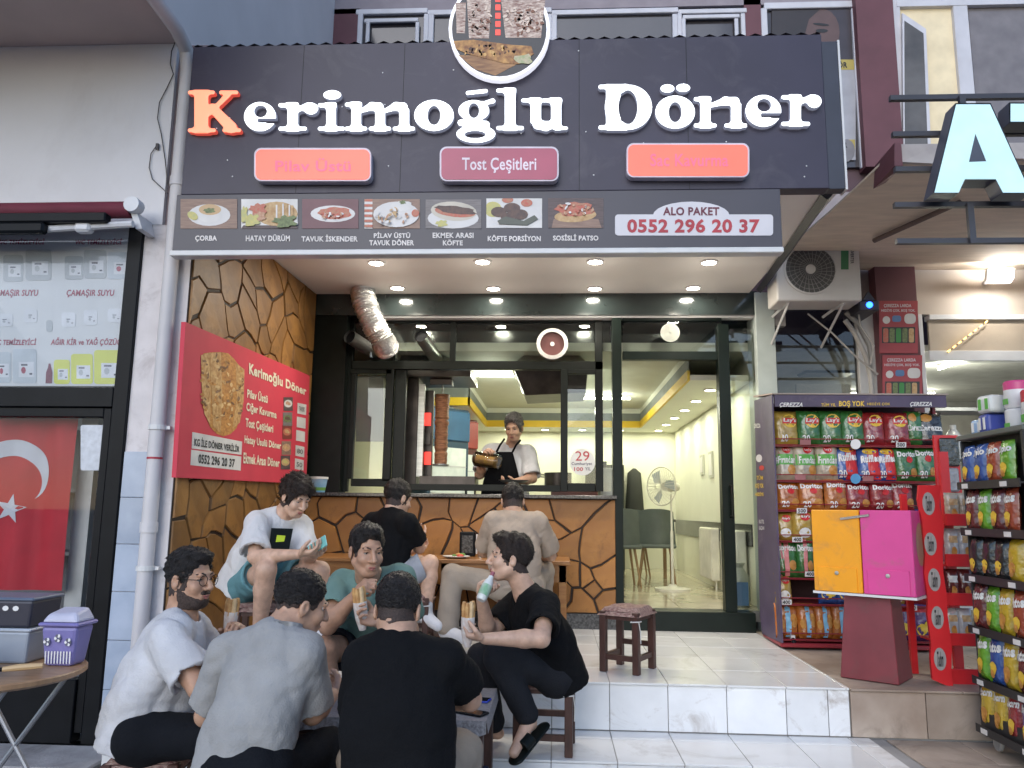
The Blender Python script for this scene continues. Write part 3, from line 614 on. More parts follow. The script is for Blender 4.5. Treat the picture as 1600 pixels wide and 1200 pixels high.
photo(377, 311, 465, 357, M_pwhite, [([(380, 352), (465, 352), (465, 357), (377, 357)], M_pdk), (el(432, 334, 33, 19), M_pbr)]+[(R4(426+5*i, 318+abs(i-3), 428.4+5*i, 342-i), M_pwhite if i % 2 else M_pbr) for i in range(7)]+[(el(403, 327, 13, 9, wob=.25), M_pred), (el(406, 338, 9, 7, wob=.2), M_pch), (el(392, 344, 13, 9, wob=.3), M_plem), (el(381, 335, 6, 12, wob=.3), M_plem), (el(445, 346, 18, 9, wob=.35), M_pgr)])
photo(472, 311, 560, 357, mat('print_plum', (0.17, 0.08, 0.09), 0.5), [(el(520, 334, 35, 13), M_ppl), (el(523, 333, 26, 9.5, wob=.1), M_pred)]+bits(518, 335, 19, 6, 22, [M_pch, M_pwhite, M_pred], 2.4, 4))
photo(569.5, 311, 656, 357, M_pw, [(R4(569.5, 311, 582, 357), M_pwhite)]+[(R4(569.5, 311+8*i, 582, 315+8*i), M_pred) for i in range(6)]+[(el(619, 335, 36, 20), M_ppl), (el(628, 322, 17, 8, wob=.1), M_pwhite), (el(629, 316, 5, 3, wob=.3), M_pgr), (el(649, 333, 6, 6), M_pred)]+bits(612, 338, 28, 12, 34, [M_pch, M_pbr, M_pwhite], 3, 9))
photo(665, 311.7, 752, 357, M_pgrey, [(el(708, 341, 40, 16), M_ppl), (el(709, 330, 36, 15, rot=4), mat('print_pale_bread', (0.55, 0.50, 0.42), 0.5)), (el(711, 331, 32, 8, rot=6), M_pred), (el(712, 328, 32, 6, rot=7, wob=.12), M_pmt), (el(690, 349, 9, 5, wob=.25), M_plem)])
photo(760, 310, 847, 356, M_pwhite, [(el(806, 338, 40, 20), M_ppl), (el(770, 327, 14, 12), M_plem), (el(793, 312, 9, 5), M_pred), (el(823, 317, 9, 6), M_pred), (el(779, 331, 12, 8), M_pmt), (el(800, 325, 13, 8), M_pmt), (el(813, 335, 12, 8), M_pmt), (el(795, 339, 13, 7), M_pmt), ([(777, 345), (790, 338), (818, 345), (835, 336), (841, 342), (824, 352), (780, 350)], mat('print_dark_pepper', (0.07, 0.08, 0.06), 0.4))])
photo(856.5, 309.5, 943, 356, M_pdk, [([(865, 342), (935, 342), (940, 356), (862, 356)], M_pw), (el(899, 337, 33, 10, rot=-4), M_pbr), (el(898, 327, 30, 11, wob=.15), M_pred)]+bits(899, 326, 28, 9, 22, [M_pch, M_pred, M_pwhite], 3, 21))
for t, q in (('ÇORBA', (305, 368, 339, 378)), ('HATAY DÜRÜM', (384, 366, 453, 377)), ('TAVUK İSKENDER', (471, 366.5, 559, 377.5)), ('PİLAV ÜSTÜ', (584, 362, 641, 372)), ('TAVUK DÖNER', (577, 373.5, 647, 383.5)), ('EKMEK ARASI', (676, 363.5, 740, 372)), ('KÖFTE', (692, 374, 723, 383.5)), ('KÖFTE PORSİYON', (762, 366, 845, 377)), ('SOSİSLİ PATSO', (864, 365.5, 935, 376))):
    text(t, q, MP, M_cap, menu, 0.003, bold=0.035, name='caption')
M_pl = mat('white_number_plate', (0.62, 0.60, 0.63), 0.4, var=0.04)
pl_ = flat('number_plate', rr(961, 335, 1208, 368, 5), MP, M_pl, menu, 0.001, 0.003)
flat('plate_dome', [(1020, 337)]+[(1080+60*math.cos(R(180+k*15)), 337+22*math.sin(R(180+k*15))) for k in range(13)], MP, M_pl, pl_, 0.001, 0.0029)
text('ALO PAKET', (1036, 323.5, 1124, 336.5), MP, mat('maroon_print', (0.13, 0.02, 0.04), 0.5), pl_, 0.006, bold=0.03)
text('0552 296 20 37', (980, 342, 1187, 364), MP, mat('red_print', (0.42, 0.035, 0.05), 0.5), pl_, 0.006, bold=0.035)
# ------------------------------------------------------------------ red price board on the side wall
rb = thing('price_board', 'red board with large doner picture and price list on the brown stone side wall', 'sign', (LWx0+0.02, 5.6, 1.6))
M_redb = mat('red_board', (0.58, 0.055, 0.085), 0.6, var=0.05, spec=0.25)
def zq(*q): return [(260+x/3.0, 380+y/3.0) for x, y in q]
flat('board', [(290, 503), (484, 587), (478.5, 756), (275, 746)], LW, M_redb, rb, 0.016, 0.028)
o = 0.048
M_cream = mat('cream_lettering', (0.78, 0.72, 0.56), 0.5); M_black = mat('black_print', (0.015, 0.015, 0.017), 0.5)
text('Kerimoğlu Döner', zq((388, 555), (656, 672), (656, 725), (388, 628)), LW, M_cream, rb, o, bold=0.035)
for t, q in (('Pilav Üstü', ((380, 675), (475, 705), (474, 750), (379, 724))), ('Ciğer Kavurma', ((376, 742), (517, 785), (516, 832), (375, 796))), ('Tost Çeşitleri', ((372, 818), (501, 852), (500, 898), (371, 872))), ('Hatay Usulü Döner', ((367, 900), (538, 935), (537, 975), (366, 948))), ('Ekmek Arası Döner', ((362, 980), (531, 1012), (530, 1050), (361, 1032)))):
    text(t, zq(*q), LW, M_cream, rb, o, bold=0.03)
M_lab = mat('white_label', (0.62, 0.61, 0.60), 0.5)
for q, t, tq in ((((122, 885), (355, 930), (352, 992), (119, 962)), 'KG İLE DÖNER VERİLİR', ((133, 903), (344, 944), (342, 980), (131, 950))), (((117, 968), (351, 1000), (348, 1066), (113, 1040)), '0552 296 20 37', ((152, 987), (322, 1012), (320, 1052), (150, 1032)))):
    f = flat('label_strip', zq(*q), LW, M_lab, rb, 0.045, 0.001); text(t, zq(*tq), LW, M_black, f, o, bold=0.03)
for i, (x, y) in enumerate(((550, 722), (547, 793), (545, 854), (541, 928), (537, 996))):
    photo(*[v for p in zq((x, y), (x+43, y+64)) for v in p], (M_pdk, M_pgrey, mat('print_dark_red', (0.2, 0.04, 0.03), .5), M_pw, M_pdk)[i], [(el(*zq((x+21, y+30))[0], 6.5, 6, 12), (M_ppl, M_pgr, M_pred, M_pch, M_pbr)[i]), (el(*zq((x+21, y+28))[0], 4.2, 3, 10, wob=.3), (M_pch, M_pmt, M_pbr, M_pbr, M_plem)[i])], LW, rb, 0.045)
for i, (x, y, t) in enumerate(((615, 748, 'TAVUK'), (612, 812, ''), (609, 875, ''), (606, 946, '80'), (603, 1008, '50'))):
    f = flat('price_label', zq((x, y), (x+41, y+9), (x+40, y+58), (x-1, y+50)), LW, M_lab, rb, 0.045, 0.001)
    if t: text(t, zq((x+8, y+16), (x+34, y+22), (x+33, y+44), (x+7, y+38)), LW, M_black, f, o, bold=0.0)
M_donp = mat('roast_doner_print', (0.62, 0.30, 0.07), 0.6, col2=(0.34, 0.12, 0.02), scale=30, detail=6, stretch=(1, 1, 2.0)); M_donp2 = mat('roast_doner_print_pale', (0.66, 0.42, 0.17), 0.6, col2=(0.36, 0.16, 0.04), scale=36, detail=6)
d = flat('doner_picture', zq((162, 540), (175, 516), (205, 512), (250, 510), (290, 516), (315, 540), (335, 565), (358, 590), (364, 660), (358, 740), (346, 820), (328, 868), (300, 895), (265, 906), (235, 892), (205, 862), (185, 810), (172, 740), (165, 640)), LW, M_donp, rb, 0.046)
flat('doner_strip', zq((162, 525), (205, 512), (208, 720), (205, 850), (178, 800), (166, 680)), LW, M_donp2, d, 0.047)
flat('doner_strip', zq((325, 562), (366, 592), (362, 740), (345, 840), (310, 870), (330, 720)), LW, M_donp2, d, 0.047)
flat('doner_strip', zq((205, 516), (255, 512), (262, 700), (255, 893), (220, 862), (212, 700)), LW, M_donp2, d, 0.0475)
for x_, y_, rx_, ry_, n_, sd_ in ((184, 660, 18, 140, 26, 51), (235, 680, 22, 165, 34, 52), (290, 700, 34, 165, 40, 53), (345, 700, 15, 110, 20, 54)):
    cx_, cy_ = zq((x_, y_))[0]
    for q_, m_ in bits(cx_, cy_, rx_/3, ry_/3, n_, [M_donp, M_donp2, mat('roast_dark_print', (.20, .085, .03), .5), mat('roast_light_print', (.68, .45, .20), .5)], 3.0, sd_): flat('print_shape', q_, LW, m_, d, .0482)
# ------------------------------------------------------------------ upper storeys: white jetty on the neighbour's side, window front set back
apt = thing('apartment_building', 'apartment storeys over the shops with white jetty and rows of white framed windows', 'building', (0, YU, 3.3))
M_jet = mat('white_jetty_plaster', (0.72, 0.68, 0.68), 0.8, var=0.06, scale=1.5, bump=0.04)
M_jsoff = mat('weathered_brown_soffit', (0.55, 0.45, 0.42), 0.85, var=0.10, scale=1.5)
XO = onY(290, 74, YL)[0]; ZO = onY(150, 70, YL)[2]
g = G(); g.span((-9, 2.7, ZO+0.012), (XO, YU+0.2, ZO+3.2)); build('jetty', g, M_jet, apt)
g = G(); g.span((-9, 2.72, ZO), (XO-0.02, YL+0.02, ZO+0.010)); build('jetty_soffit', g, M_jsoff, apt)
M_mar = mat('maroon_cladding', (0.13, 0.045, 0.055), 0.6, var=0.12, scale=4); M_uw = mat('grey_mauve_render', (0.30, 0.26, 0.28), 0.8, var=0.1)
M_pvc = mat('white_pvc_frame', (0.58, 0.57, 0.60), 0.45, var=0.08, scale=5)
M_dkg = mat('dark_window_glass', (0.06, 0.055, 0.06), 0.08, var=0.15, scale=1.5, spec=0.6)
g = G(); g.span((XO, YU+0.06, 3.0), (9, YU+0.3, 9.0)); build('storey_wall', g, mat('dark_plum_render', (0.10, 0.06, 0.07), 0.8, var=0.15), apt)
def win(x0, y0, x1, y1, fw=7, inner=None, name='window', m=None):
    fo = build(name, rect(x0, y0, x1, y1, YU+0.012, 0.05), m or M_dkg, apt)
    for a, b, c, d in ((x0, y0, x1, y0+fw), (x0, y0+fw, x0+fw, y1), (x1-fw, y0+fw, x1, y1)):
        build('window_frame', rect(a, b, c, d, YU-0.03, 0.045), M_pvc, fo, bevel=0.006)
    if inner:
        a, b, c, d = inner; w = 6
        for p in ((a, b, c, b+w), (a, b+w, a+w, d), (c-w, b+w, c, d)): build('sash', rect(*p, YU-0.045, 0.03), M_pvc, fo, bevel=0.006)
    return fo
build('lintel_band', rect(506, -40, 1345, 13, YU-0.02, 0.07), M_uw, apt)
win(556, 13, 668, 160, 8, (569, 28, 653, 160)); win(668, 13, 862, 160, 8); win(862, 13, 1060, 160, 8); win(1060, 13, 1167, 160, 7, (1067, 22, 1156, 160))
build('wall_strip', rect(1167, -30, 1194, 300, YU-0.02, 0.07), M_mar, apt); build('wall_strip', rect(506, 14, 556, 300, YU-0.02, 0.07), M_mar, apt)
wp = win(1194, 2, 1348, 262, 10, None)
build('wall_pier', rect(1343, -60, 1402, 260, YU-0.12, 0.17), M_mar, apt)
# poster of a face behind the beauty-salon glass: dark hair, part of a cheek and eye
pz = YP(YU-0.0); po = thing('salon_poster', 'dark portrait poster with half a face behind the upper window beside the sign', 'poster', pz.hit(1268, 110))
flat('sheet', R4(1206, 14, 1330, 108), pz, mat('poster_dark', (0.05, 0.04, 0.045), 0.3), po, 0.002, 0.002)
flat('cheek', el(1285, 50, 27, 36, 18), pz, mat('poster_skin', (0.11, 0.062, 0.055), 0.4), po, 0.006)
flat('hair', [(1206, 14), (1282, 14), (1264, 30), (1258, 52), (1264, 80), (1245, 106), (1206, 106)], pz, mat('poster_hair', (0.025, 0.018, 0.018), 0.4), po, 0.008)
flat('eyebrow', el(1283, 38, 13, 2, 10, rot=6), pz, M_black, po, 0.009); flat('eye', el(1284, 48, 10, 3, 10), pz, M_black, po, 0.009)
p2 = thing('salon_banner', 'pale banner with two yellow bands behind the window right of the sign', 'poster', pz.hit(1325, 180))
flat('sheet', R4(1296, 93, 1337, 250), pz, mat('banner_grey', (0.36, 0.36, 0.39), 0.5), p2, 0.006, 0.002)
for y in (93, 218):
    b = flat('yellow_band', R4(1296, y, 1336, y+16), pz, mat('band_yellow', (0.42, 0.33, 0.08), 0.5), p2, 0.010); text('ÖR', (1309, y+2, 1324, y+13), pz, M_black, b, 0.013, bold=0.03)
flat('banner_figure', el(1322, 235, 14, 18, 14), pz, mat('banner_shade', (0.2, 0.19, 0.2), 0.5), p2, 0.012)
# glazed bay on the right: lit room behind an open sash
wl = onY(1405, 100, YU)[0]
lit = build('lit_room_wall', rect(1412, -60, 1512, 260, YU+0.0, 0.04), mat('lit_room_cream', (0.62, 0.53, 0.36), 0.7, emit=0.10, ecol=(1, .85, .55)), apt)
for q in ((1400, -60, 1413, 262), (1497, -60, 1520, 262)): build('window_frame', rect(*q, YU-0.05, 0.06), M_pvc, apt, bevel=0.006)
build('window', rect(1520, -60, 1760, 262, YU, 0.04), mat('grey_curtained_glass', (0.20, 0.18, 0.18), 0.15, var=0.15), apt); build('window_frame', rect(1400, -30, 1780, 6, YU-0.055, 0.06), M_pvc, apt)
UP = YP(YU-0.06); sa = flat('open_sash', [(1410, 20), (1447, 45), (1456, 262), (1412, 262)], UP, M_pvc, apt, 0.0, 0.03)
flat('sash_pane', [(1413, 32), (1443, 52), (1451, 262), (1414, 262)], UP, mat('sash_glass_dark', (0.12, 0.11, 0.10), 0.1, var=0.3, scale=3), sa, 0.032)
# ------------------------------------------------------------------ neighbour on the left: cleaning supply shop
nb = thing('cleaning_supply_shop', 'cleaning supply shop front with black frames and white wall beside the drainpipe', 'shop', (-3.2, YL, 0.03))
M_nwall = mat('cool_white_wall', (0.70, 0.69, 0.71), 0.75, var=0.04, scale=2, bump=0.04, grime=((0.5, 0.47, 0.47), 0.35, 1.0))
XF = onY(221, 420, YL)[0]                     # right edge of the black frame
XW = onY(262, 250, YL)[0]
ZA = onY(100, 352, YL)[2]
g = G(); g.span((-9, YL, ZA), (XW, YL+0.2, ZO-0.002)); build('front_wall', g, M_nwall, nb)
g = G(); g.span((XF, YL+0.004, 0.0), (LWx0-0.005, YL+0.25, ZA-0.002)); build('pier', g, mat('pink_white_plaster', (0.64, 0.60, 0.60), 0.8, var=0.10, scale=5, bump=0.1, grime=((0.3, 0.25, 0.24), 0.6, 4)), nb)
g = G(); g.span((XW+0.002, YL+0.03, ZA), (LWx0-0.006, YL+0.25, ZO)); build('pier_top', g, mat('grimy_mauve_plaster', (0.22, 0.17, 0.18), 0.85, var=0.2), nb)  # upper strip of the pier, darker mauve than the plaster below
g = G(); g.span((XF+0.0, YL-0.004, 0.02), (XF+0.30, YL+0.0, 0.03)); 
M_bt = mat('blue_marble_tile', (0.40, 0.46, 0.56), 0.25, col2=(0.26, 0.32, 0.42), scale=4, rnd=0.1, detail=7)
zt_ = onY(215, 706, YL)[2]; k = 0; tw = onY(243, 800, YL)[0]-onY(190, 800, YL)[0]; tm_ = None
while zt_-0.275*k > 0.06:
    z1 = zt_-0.275*k; z0 = max(0.04, z1-0.272); g = G(); g.span((XF+0.004, YL-0.012, z0), (XF+0.004+0.20, YL+0.003, z1)); build('wall_tile', g, M_bt, nb, bevel=0.002); k += 1
M_fb = mat('black_shop_frame', (0.007, 0.008, 0.010), 0.38, var=0.2, spec=0.12)
def nfr(a, b, name='frame', d=0.08, y=0.0): return build(name, G().span((a[0], YL-0.02+y, a[1]), (b[0], YL+d+y, b[1])), M_fb, nb, bevel=0.004)
ZT0, ZT1 = onY(100, 636, YL)[2], onY(100, 606, YL)[2]
nfr((XF-0.095, 0.045), (XF-0.002, ZA-0.002)); nfr((XF-0.155, 0.10), (XF-0.105, ZT0-0.005), y=0.02)
nfr((-6, ZT0), (XF-0.097, ZT1)); ZK = onY(60, 1060, YL)[2]
nfr((-6, 0.045), (XF-0.157, ZK)); nfr((-6, ZT0-0.06), (XF-0.157, ZT0-0.003), y=0.02)
build('pane', G().span((-6, YL+0.03, ZT1), (XF-0.097, YL+0.036, ZA-0.03)), glass('shop_glass', (0.92, 0.93, 0.94), 0.3), nb)
build('pane', G().span((-6, YL+0.03, ZK), (XF-0.157, YL+0.036, ZT0-0.062)), glass('door_glass', (0.90, 0.91, 0.92), 0.22), nb)
M_dki = mat('dim_interior_wall', (0.16, 0.16, 0.17), 0.8, var=0.2, scale=1.5)
build('interior_back', G().span((-6, 6.6, 0), (LWx0-0.2, 6.7, 3.3)), M_dki, nb); build('interior_side', G().span((LWx0-0.3, YL+0.3, 0), (LWx0-0.2, 6.6, 3.3)), M_dki, nb)
build('interior_ceiling', G().span((-6, YL+0.25, ZA-0.05), (LWx0-0.2, 6.6, ZA)), M_dki, nb); build('interior_floor', G().span((-6, YL+0.1, 0.03), (LWx0-0.2, 6.6, 0.05)), M_conc, nb)
build('inner_post', rect(113, 638, 139, 985, YL+0.25, 0.05), mat('dull_white_post', (0.5, 0.5, 0.48), 0.5), nb)
for k in range(4): build('inner_shelf', G().span((-4.4, 6.2, 0.5+0.5*k), (-2.75, 6.55, 0.53+0.5*k)), mat('grey_shelf', (0.25, 0.25, 0.26), 0.5), nb)
# product poster behind the upper glass
NP = YP(YL+0.05); pst = thing('product_poster', 'white poster of cleaning bottles behind the upper shop window on the left', 'poster', NP.hit(60, 600))
flat('sheet', [(-220, 340), (219, 340), (193, 603), (-220, 603)], NP, mat('poster_white', (0.62, 0.64, 0.66), 0.5, var=0.03), pst, 0.0, 0.002)
M_pr = mat('poster_red_print', (0.36, 0.05, 0.10), 0.5); M_can = mat('poster_grey_can', (0.42, 0.45, 0.48), 0.5, var=0.08); M_cany = mat('poster_yellow_can', (0.62, 0.66, 0.10), 0.5, var=0.06); M_cany2 = mat('poster_pale_can', (0.50, 0.55, 0.60), 0.5)
M_lbl = mat('poster_label', (0.66, 0.68, 0.72), 0.5); M_ink = mat('poster_ink', (0.08, 0.08, 0.12), 0.5)
for t, q in (('WC TEMİZLEYİCİ', (118, 372, 191, 382)), ('WC TEMİZLEYİCİ', (-4, 372, 70, 382)), ('ÇAMAŞIR SUYU', (104, 452, 179, 465)), ('ÇAMAŞIR SUYU', (-14, 452, 60, 465)), ('AĞIR KİR ve YAĞ ÇÖZÜCÜ', (79, 527, 196, 541)), ('İÇ TEMİZLEYİCİ', (-8, 528, 57, 541))):
    text(t, q, NP, M_pr, pst, 0.005, bold=0.025, shear=0.2)
for x0, y0, x1, y1, m in ((101, 400, 130, 437, M_can), (131, 390, 166, 435, M_can), (168, 394, 207, 436, M_cany2), (5, 398, 36, 440, M_can), (40, 390, 80, 438, M_can), (96, 488, 118, 511, M_lbl), (131, 484, 152, 508, M_lbl), (168, 482, 190, 504, M_lbl), (37, 482, 58, 504, M_lbl), (-5, 490, 20, 510, M_lbl), (72, 500, 82, 519, M_can), (84, 562, 109, 600, M_cany), (111, 553, 145, 600, M_cany), (147, 547, 191, 600, M_cany), (20, 545, 57, 599, M_cany2), (-10, 550, 17, 598, M_cany2)):
    f = flat('bottle_print', rr(x0, y0, x1, y1, 4, 2), NP, m, pst, 0.004, 0.001); w, h = x1-x0, y1-y0
    if w > 20:
        flat('label_print', R4(x0+.25*w, y0+.38*h, x1-.12*w, y0+.82*h), NP, M_lbl, f, 0.0055); flat('mark_print', R4(x0+.35*w, y0+.44*h, x0+.62*w, y0+.49*h), NP, M_ink, f, 0.0065); flat('mark_print', R4(x1-.3*w, y0+.7*h, x1-.18*w, y0+.75*h), NP, M_ink, f, 0.0065)
        flat('mark_print', el(x0+.45*w, y0+.62*h, .10*w, .10*h, 10), NP, M_pr if m is M_cany2 else M_can, f, 0.0065)
flat('bottle_print', [(71, 599), (72, 582), (75, 574), (76, 568), (79, 568), (80, 574), (82, 582), (81, 599)], NP, mat('poster_maroon', (0.18, 0.04, 0.08), .5), pst, 0.0045)
# flag behind the lower glass
FP = YP(YL+0.16); q = onY(110, 646, YL+0.16); fl = thing('flag', 'red flag with white crescent and star hanging behind the left shop window', 'flag', onY(40, 920, YL+0.16))
M_flag = mat('red_flag_cloth', (0.50, 0.022, 0.035), 0.7, var=0.10, scale=6, bump=0.1, bscale=12); M_flw = mat('white_flag_cloth', (0.62, 0.62, 0.66), 0.7)
def wav(x, z): return 0.018*math.sin(x*14+z*2)+0.010*math.sin(x*31+1)
x0f, x1f = onY(-150, 780, YL+0.16)[0], onY(110, 780, YL+0.16)[0]; z0f, z1f = onY(40, 922, YL+0.16)[2], onY(40, 644, YL+0.16)[2]
g = G(); nx, nz = 40, 6
for i in range(nx):
    for j in range(nz):
        c = [(x0f+(x1f-x0f)*(i+a)/nx, z0f+(z1f-z0f)*(j+b)/nz) for a, b in ((0, 0), (1, 0), (1, 1), (0, 1))]; g.quad(*[(x, YL+0.16+wav(x, z), z) for x, z in c])
build('cloth', g, M_flag, fl, smooth=True)
def onflag(pts, name, m, off):
    P = []
    for x, y in pts:
        p = onY(x, y, YL+0.16); P.append((p[0], YL+0.16+wav(p[0], p[2])-off, p[2]))
    n = len(P)//2; g = G()
    for i in range(n-1): g.quad(P[i], P[i+1], P[2*n-2-i], P[2*n-1-i])
    return build(name, g, m, fl, smooth=True)
C1, C2, r1_, r2_ = V(25, 737), V(22, 752.3), 50.0, 40.0; dd_ = np.linalg.norm(C2-C1); dr_ = (C2-C1)/dd_; a_ = (r1_**2-r2_**2+dd_**2)/(2*dd_); h_ = math.sqrt(r1_**2-a_**2)
PA, PB = C1+dr_*a_+V(-dr_[1], dr_[0])*h_, C1+dr_*a_-V(-dr_[1], dr_[0])*h_          # the two tips
def arc_(c, r, p, q, n=33):
    t0 = math.atan2(p[1]-c[1], p[0]-c[0]); t1 = math.atan2(q[1]-c[1], q[0]-c[0]); t1 += 2*math.pi if t1 <= t0 else 0
    return [(c[0]+r*math.cos(t0+(t1-t0)*k/(n-1)), c[1]+r*math.sin(t0+(t1-t0)*k/(n-1))) for k in range(n)]
if PA[0] > PB[0]: PA, PB = PB, PA
arc, inn = arc_(C1, r1_, PA, PB), arc_(C2, r2_, PA, PB)
onflag(arc+inn[::-1], 'crescent', M_flw, 0.004)
st = [(18+24*(1 if k % 2 == 0 else 0.40)*math.cos(R(-78+36*k)), 795+24*(1 if k % 2 == 0 else 0.40)*math.sin(R(-78+36*k))) for k in range(10)]
g = G()
for k in range(10):
    tri = [(18, 795), st[k], st[(k+1) % 10]]; P = []
    for x, y in tri: p = onY(x, y, YL+0.16); P.append((p[0], YL+0.16+wav(p[0], p[2])-0.005, p[2]))
    g.poly(P)
build('star', g, M_flw, fl)
nt_ = flat('notice_sheet', rr(126, 664, 182, 735, 3, 2), YP(YL+0.02), mat('silvery_notice_paper', (0.52, 0.54, 0.58), 0.5, var=0.16, scale=24), None, 0.0, 0.002); tag(nt_, 'silvery sheet of paper taped inside the door glass beside the flag', 'notice')
# rolled awning
aw = thing('rolled_awning', 'rolled burgundy awning with black cassette and folded arm above the left shop window', 'awning', (-3, YL-0.16, ZA))
M_bur = mat('burgundy_canvas', (0.13, 0.016, 0.035), 0.75, var=0.15, stretch=(1, 6, 6)); M_wpl = mat('white_bracket', (0.62, 0.63, 0.66), 0.4)
p = onY(206, 328, YL-0.16); g = G(); g.tube([(-6, p[1], p[2]-0.01), (p[0], p[1], p[2])], 0.052, 16); build('fabric_roll', g, M_bur, aw, smooth=True)
p = onY(170, 342, YL-0.22); g = G(); g.span((-6, YL-0.26, p[2]-0.03), (p[0], YL-0.19, p[2]+0.03)); build('cassette', g, M_fb, aw, bevel=0.008)
p = onY(72, 357, YL-0.24); g = G(); g.span((-6, YL-0.27, p[2]-0.035), (p[0], YL-0.21, p[2]+0.035)); build('folded_arm', g, M_fb, aw, bevel=0.014)
p0, p1 = onY(72, 358, YL-0.2), onY(208, 350, YL-0.2); g = G(); g.tube([p0, p1], 0.022, 8); build('folded_arm', g, M_wpl, aw); c = (p0+p1*0.8)/1.8; g = G(); g.box(c, (0.10, 0.07, 0.08)); build('elbow_joint', g, M_wpl, aw, bevel=0.015)
p = onY(210, 322, YL-0.18); g = G(); g.lathe([(0.048, -0.04), (0.05, -0.02), (0.05, 0.03), (0.02, 0.035), (0.02, 0.05)], p, 18, 'y'); build('end_cap', g, M_wpl, aw, smooth=True)
p2 = onY(217, 358, YL-0.1); g = G(); g.hexa([p+V(-.02, 0, -.04), p+V(.02, 0, -.04), p+V(.02, .18, -.04), p+V(-.02, .18, -.04)], [V(p[0]+.01, YL-0.16, p2[2]-.02), V(p[0]+.05, YL-0.16, p2[2]-.02), V(p[0]+.05, YL, p2[2]-.02), V(p[0]+.01, YL, p2[2]-.02)]); build('wall_bracket', g, M_wpl, aw)
# drainpipe
dp = thing('drainpipe', 'white plastic drainpipe with clamps running down between the two shops', 'drainpipe', (XO, YL-0.06, 0.03))
M_pp = mat('aged_white_pipe', (0.56, 0.54, 0.55), 0.45, var=0.08, scale=3)
xp = onY(250, 620, YL-0.06)[0]; zt2 = ZO-0.075
a = onZ(205, -12, zt2+0.03); g = G(); g.tube([(xp+0.02, 2.75, zt2+0.06), (xp+0.01, YL-0.25, zt2), (xp, YL-0.10, zt2-0.04), (xp, YL-0.06, zt2-0.16), (xp, YL-0.06, 0.06)], 0.044, 14); build('pipe', g, M_pp, dp, smooth=True)
for y in (668, 888): 
    z = onY(240, y, YL-.06)[2]; g = G(); g.lathe([(0.047, -0.014), (0.052, -0.014), (0.052, 0.014), (0.047, 0.014)], (xp, YL-0.06, z), 16); g.box((xp+0.06, YL-0.04, z), (0.03, 0.03, 0.02)); build('clamp', g, M_alu, dp)
for y in (285, 824): z = onY(240, y, YL-.06)[2]; g = G(); g.lathe([(0.045, -0.03), (0.050, -0.03), (0.050, 0.03), (0.045, 0.03)], (xp, YL-0.06, z), 16); build('socket', g, M_pp, dp, smooth=True)
z = onY(240, 716, YL-.06)[2]; g = G(); g.lathe([(0.0445, -0.006), (0.0455, -0.006), (0.0455, 0.006), (0.0445, 0.006)], (xp, YL-0.06, z), 16); build('red_stripe', g, mat('red_stripe_ink', (0.35, 0.02, 0.04), .5), dp)
M_cab = mat('dark_cable', (0.05, 0.045, 0.05), 0.5)
cb = thing('wall_cable', 'thin dark cable looping down the white wall beside the drainpipe', 'cable', onY(255, 300, YL-0.012))
for pts in ([(276, 60), (268, 80), (266, 100), (271, 116), (262, 135), (249, 160), (246, 185), (252, 210), (258, 250), (262, 290)], [(247, 224), (236, 240), (233, 262), (238, 280), (262, 302)]):
    g = G(); P = [onY(x, y, YL-0.012) for x, y in pts]; g.tube(P, 0.0032, 5); build('strand', g, M_cab, cb)
p = onY(246, 229, YL-0.014); g = G(); g.box(p, (0.018, 0.014, 0.04)); build('connector', g, M_cab, cb)
# ------------------------------------------------------------------ market on the right
mk = thing('mini_market', 'mini market front with white frames, maroon column and lit interior on the right', 'shop', (3, YF, ZP))
YK = YF+0.05
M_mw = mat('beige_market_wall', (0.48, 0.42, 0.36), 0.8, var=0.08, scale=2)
def mb(x0, y0, x1, y1, m, name, Y=YK, d=0.1, bev=0.0): return build(name, rect(x0, y0, x1, y1, Y, d), m, mk, bevel=bev)
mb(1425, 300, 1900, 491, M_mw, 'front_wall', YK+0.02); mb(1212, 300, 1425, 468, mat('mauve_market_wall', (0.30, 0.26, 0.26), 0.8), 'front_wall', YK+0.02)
mb(1376, 380, 1440, 760, M_mar, 'column', YK-0.12, 0.2); mb(1440, 491, 1452, 800, M_alu, 'frame', YK-0.02, bev=.004); mb(1452, 491, 1900, 499, M_alu, 'frame', YK-0.02, bev=.004); mb(1452, 548, 1900, 564, M_alu, 'frame', YK-0.02, bev=.004)
mb(1452, 499, 1900, 548, mat('beige_blind', (0.42, 0.35, 0.27), 0.4, var=0.08), 'transom_panel', YK+0.01, 0.03)
mb(1346, 468, 1376, 800, M_alu, 'frame', YK-0.02, bev=.004); mb(1213, 468, 1346, 482, mat('grey_frame', (0.3, 0.3, 0.31), 0.5), 'frame', YK-0.02, bev=.004)
build('pane', rect(1213, 482, 1346, 800, YK+0.03, 0.006), glass('market_glass', (0.62, 0.62, 0.62)), mk)
x0m, x1m = onY(1213, 600, YK)[0], 6.2
build('interior_back', G().span((x0m, 10.2, ZP), (x1m, 10.3, 3.3)), mat('grey_market_back', (0.34, 0.33, 0.32), 0.7), mk)
build('interior_side', G().span((x1m, YK+.1, ZP), (x1m+.1, 10.2, 3.3)), M_iw, mk); build('interior_side', G().span((x0m-.02, YK+.12, ZP), (x0m+.02, 10.2, 3.3)), M_dki, mk)
mceil = build('interior_ceiling', G().span((x0m, YK+.1, 2.84), (x1m, 10.2, 2.9)), mat('grey_white_market_ceiling', (0.55, 0.54, 0.52), 0.7), mk)
a = onZ(1467, 576, 2.80); b = onZ(1506, 562, 2.80); tubelight(a, b, mceil, 10); tubelight((3.2, 9.3, 2.8), (4.4, 9.3, 2.8), mceil, 10)
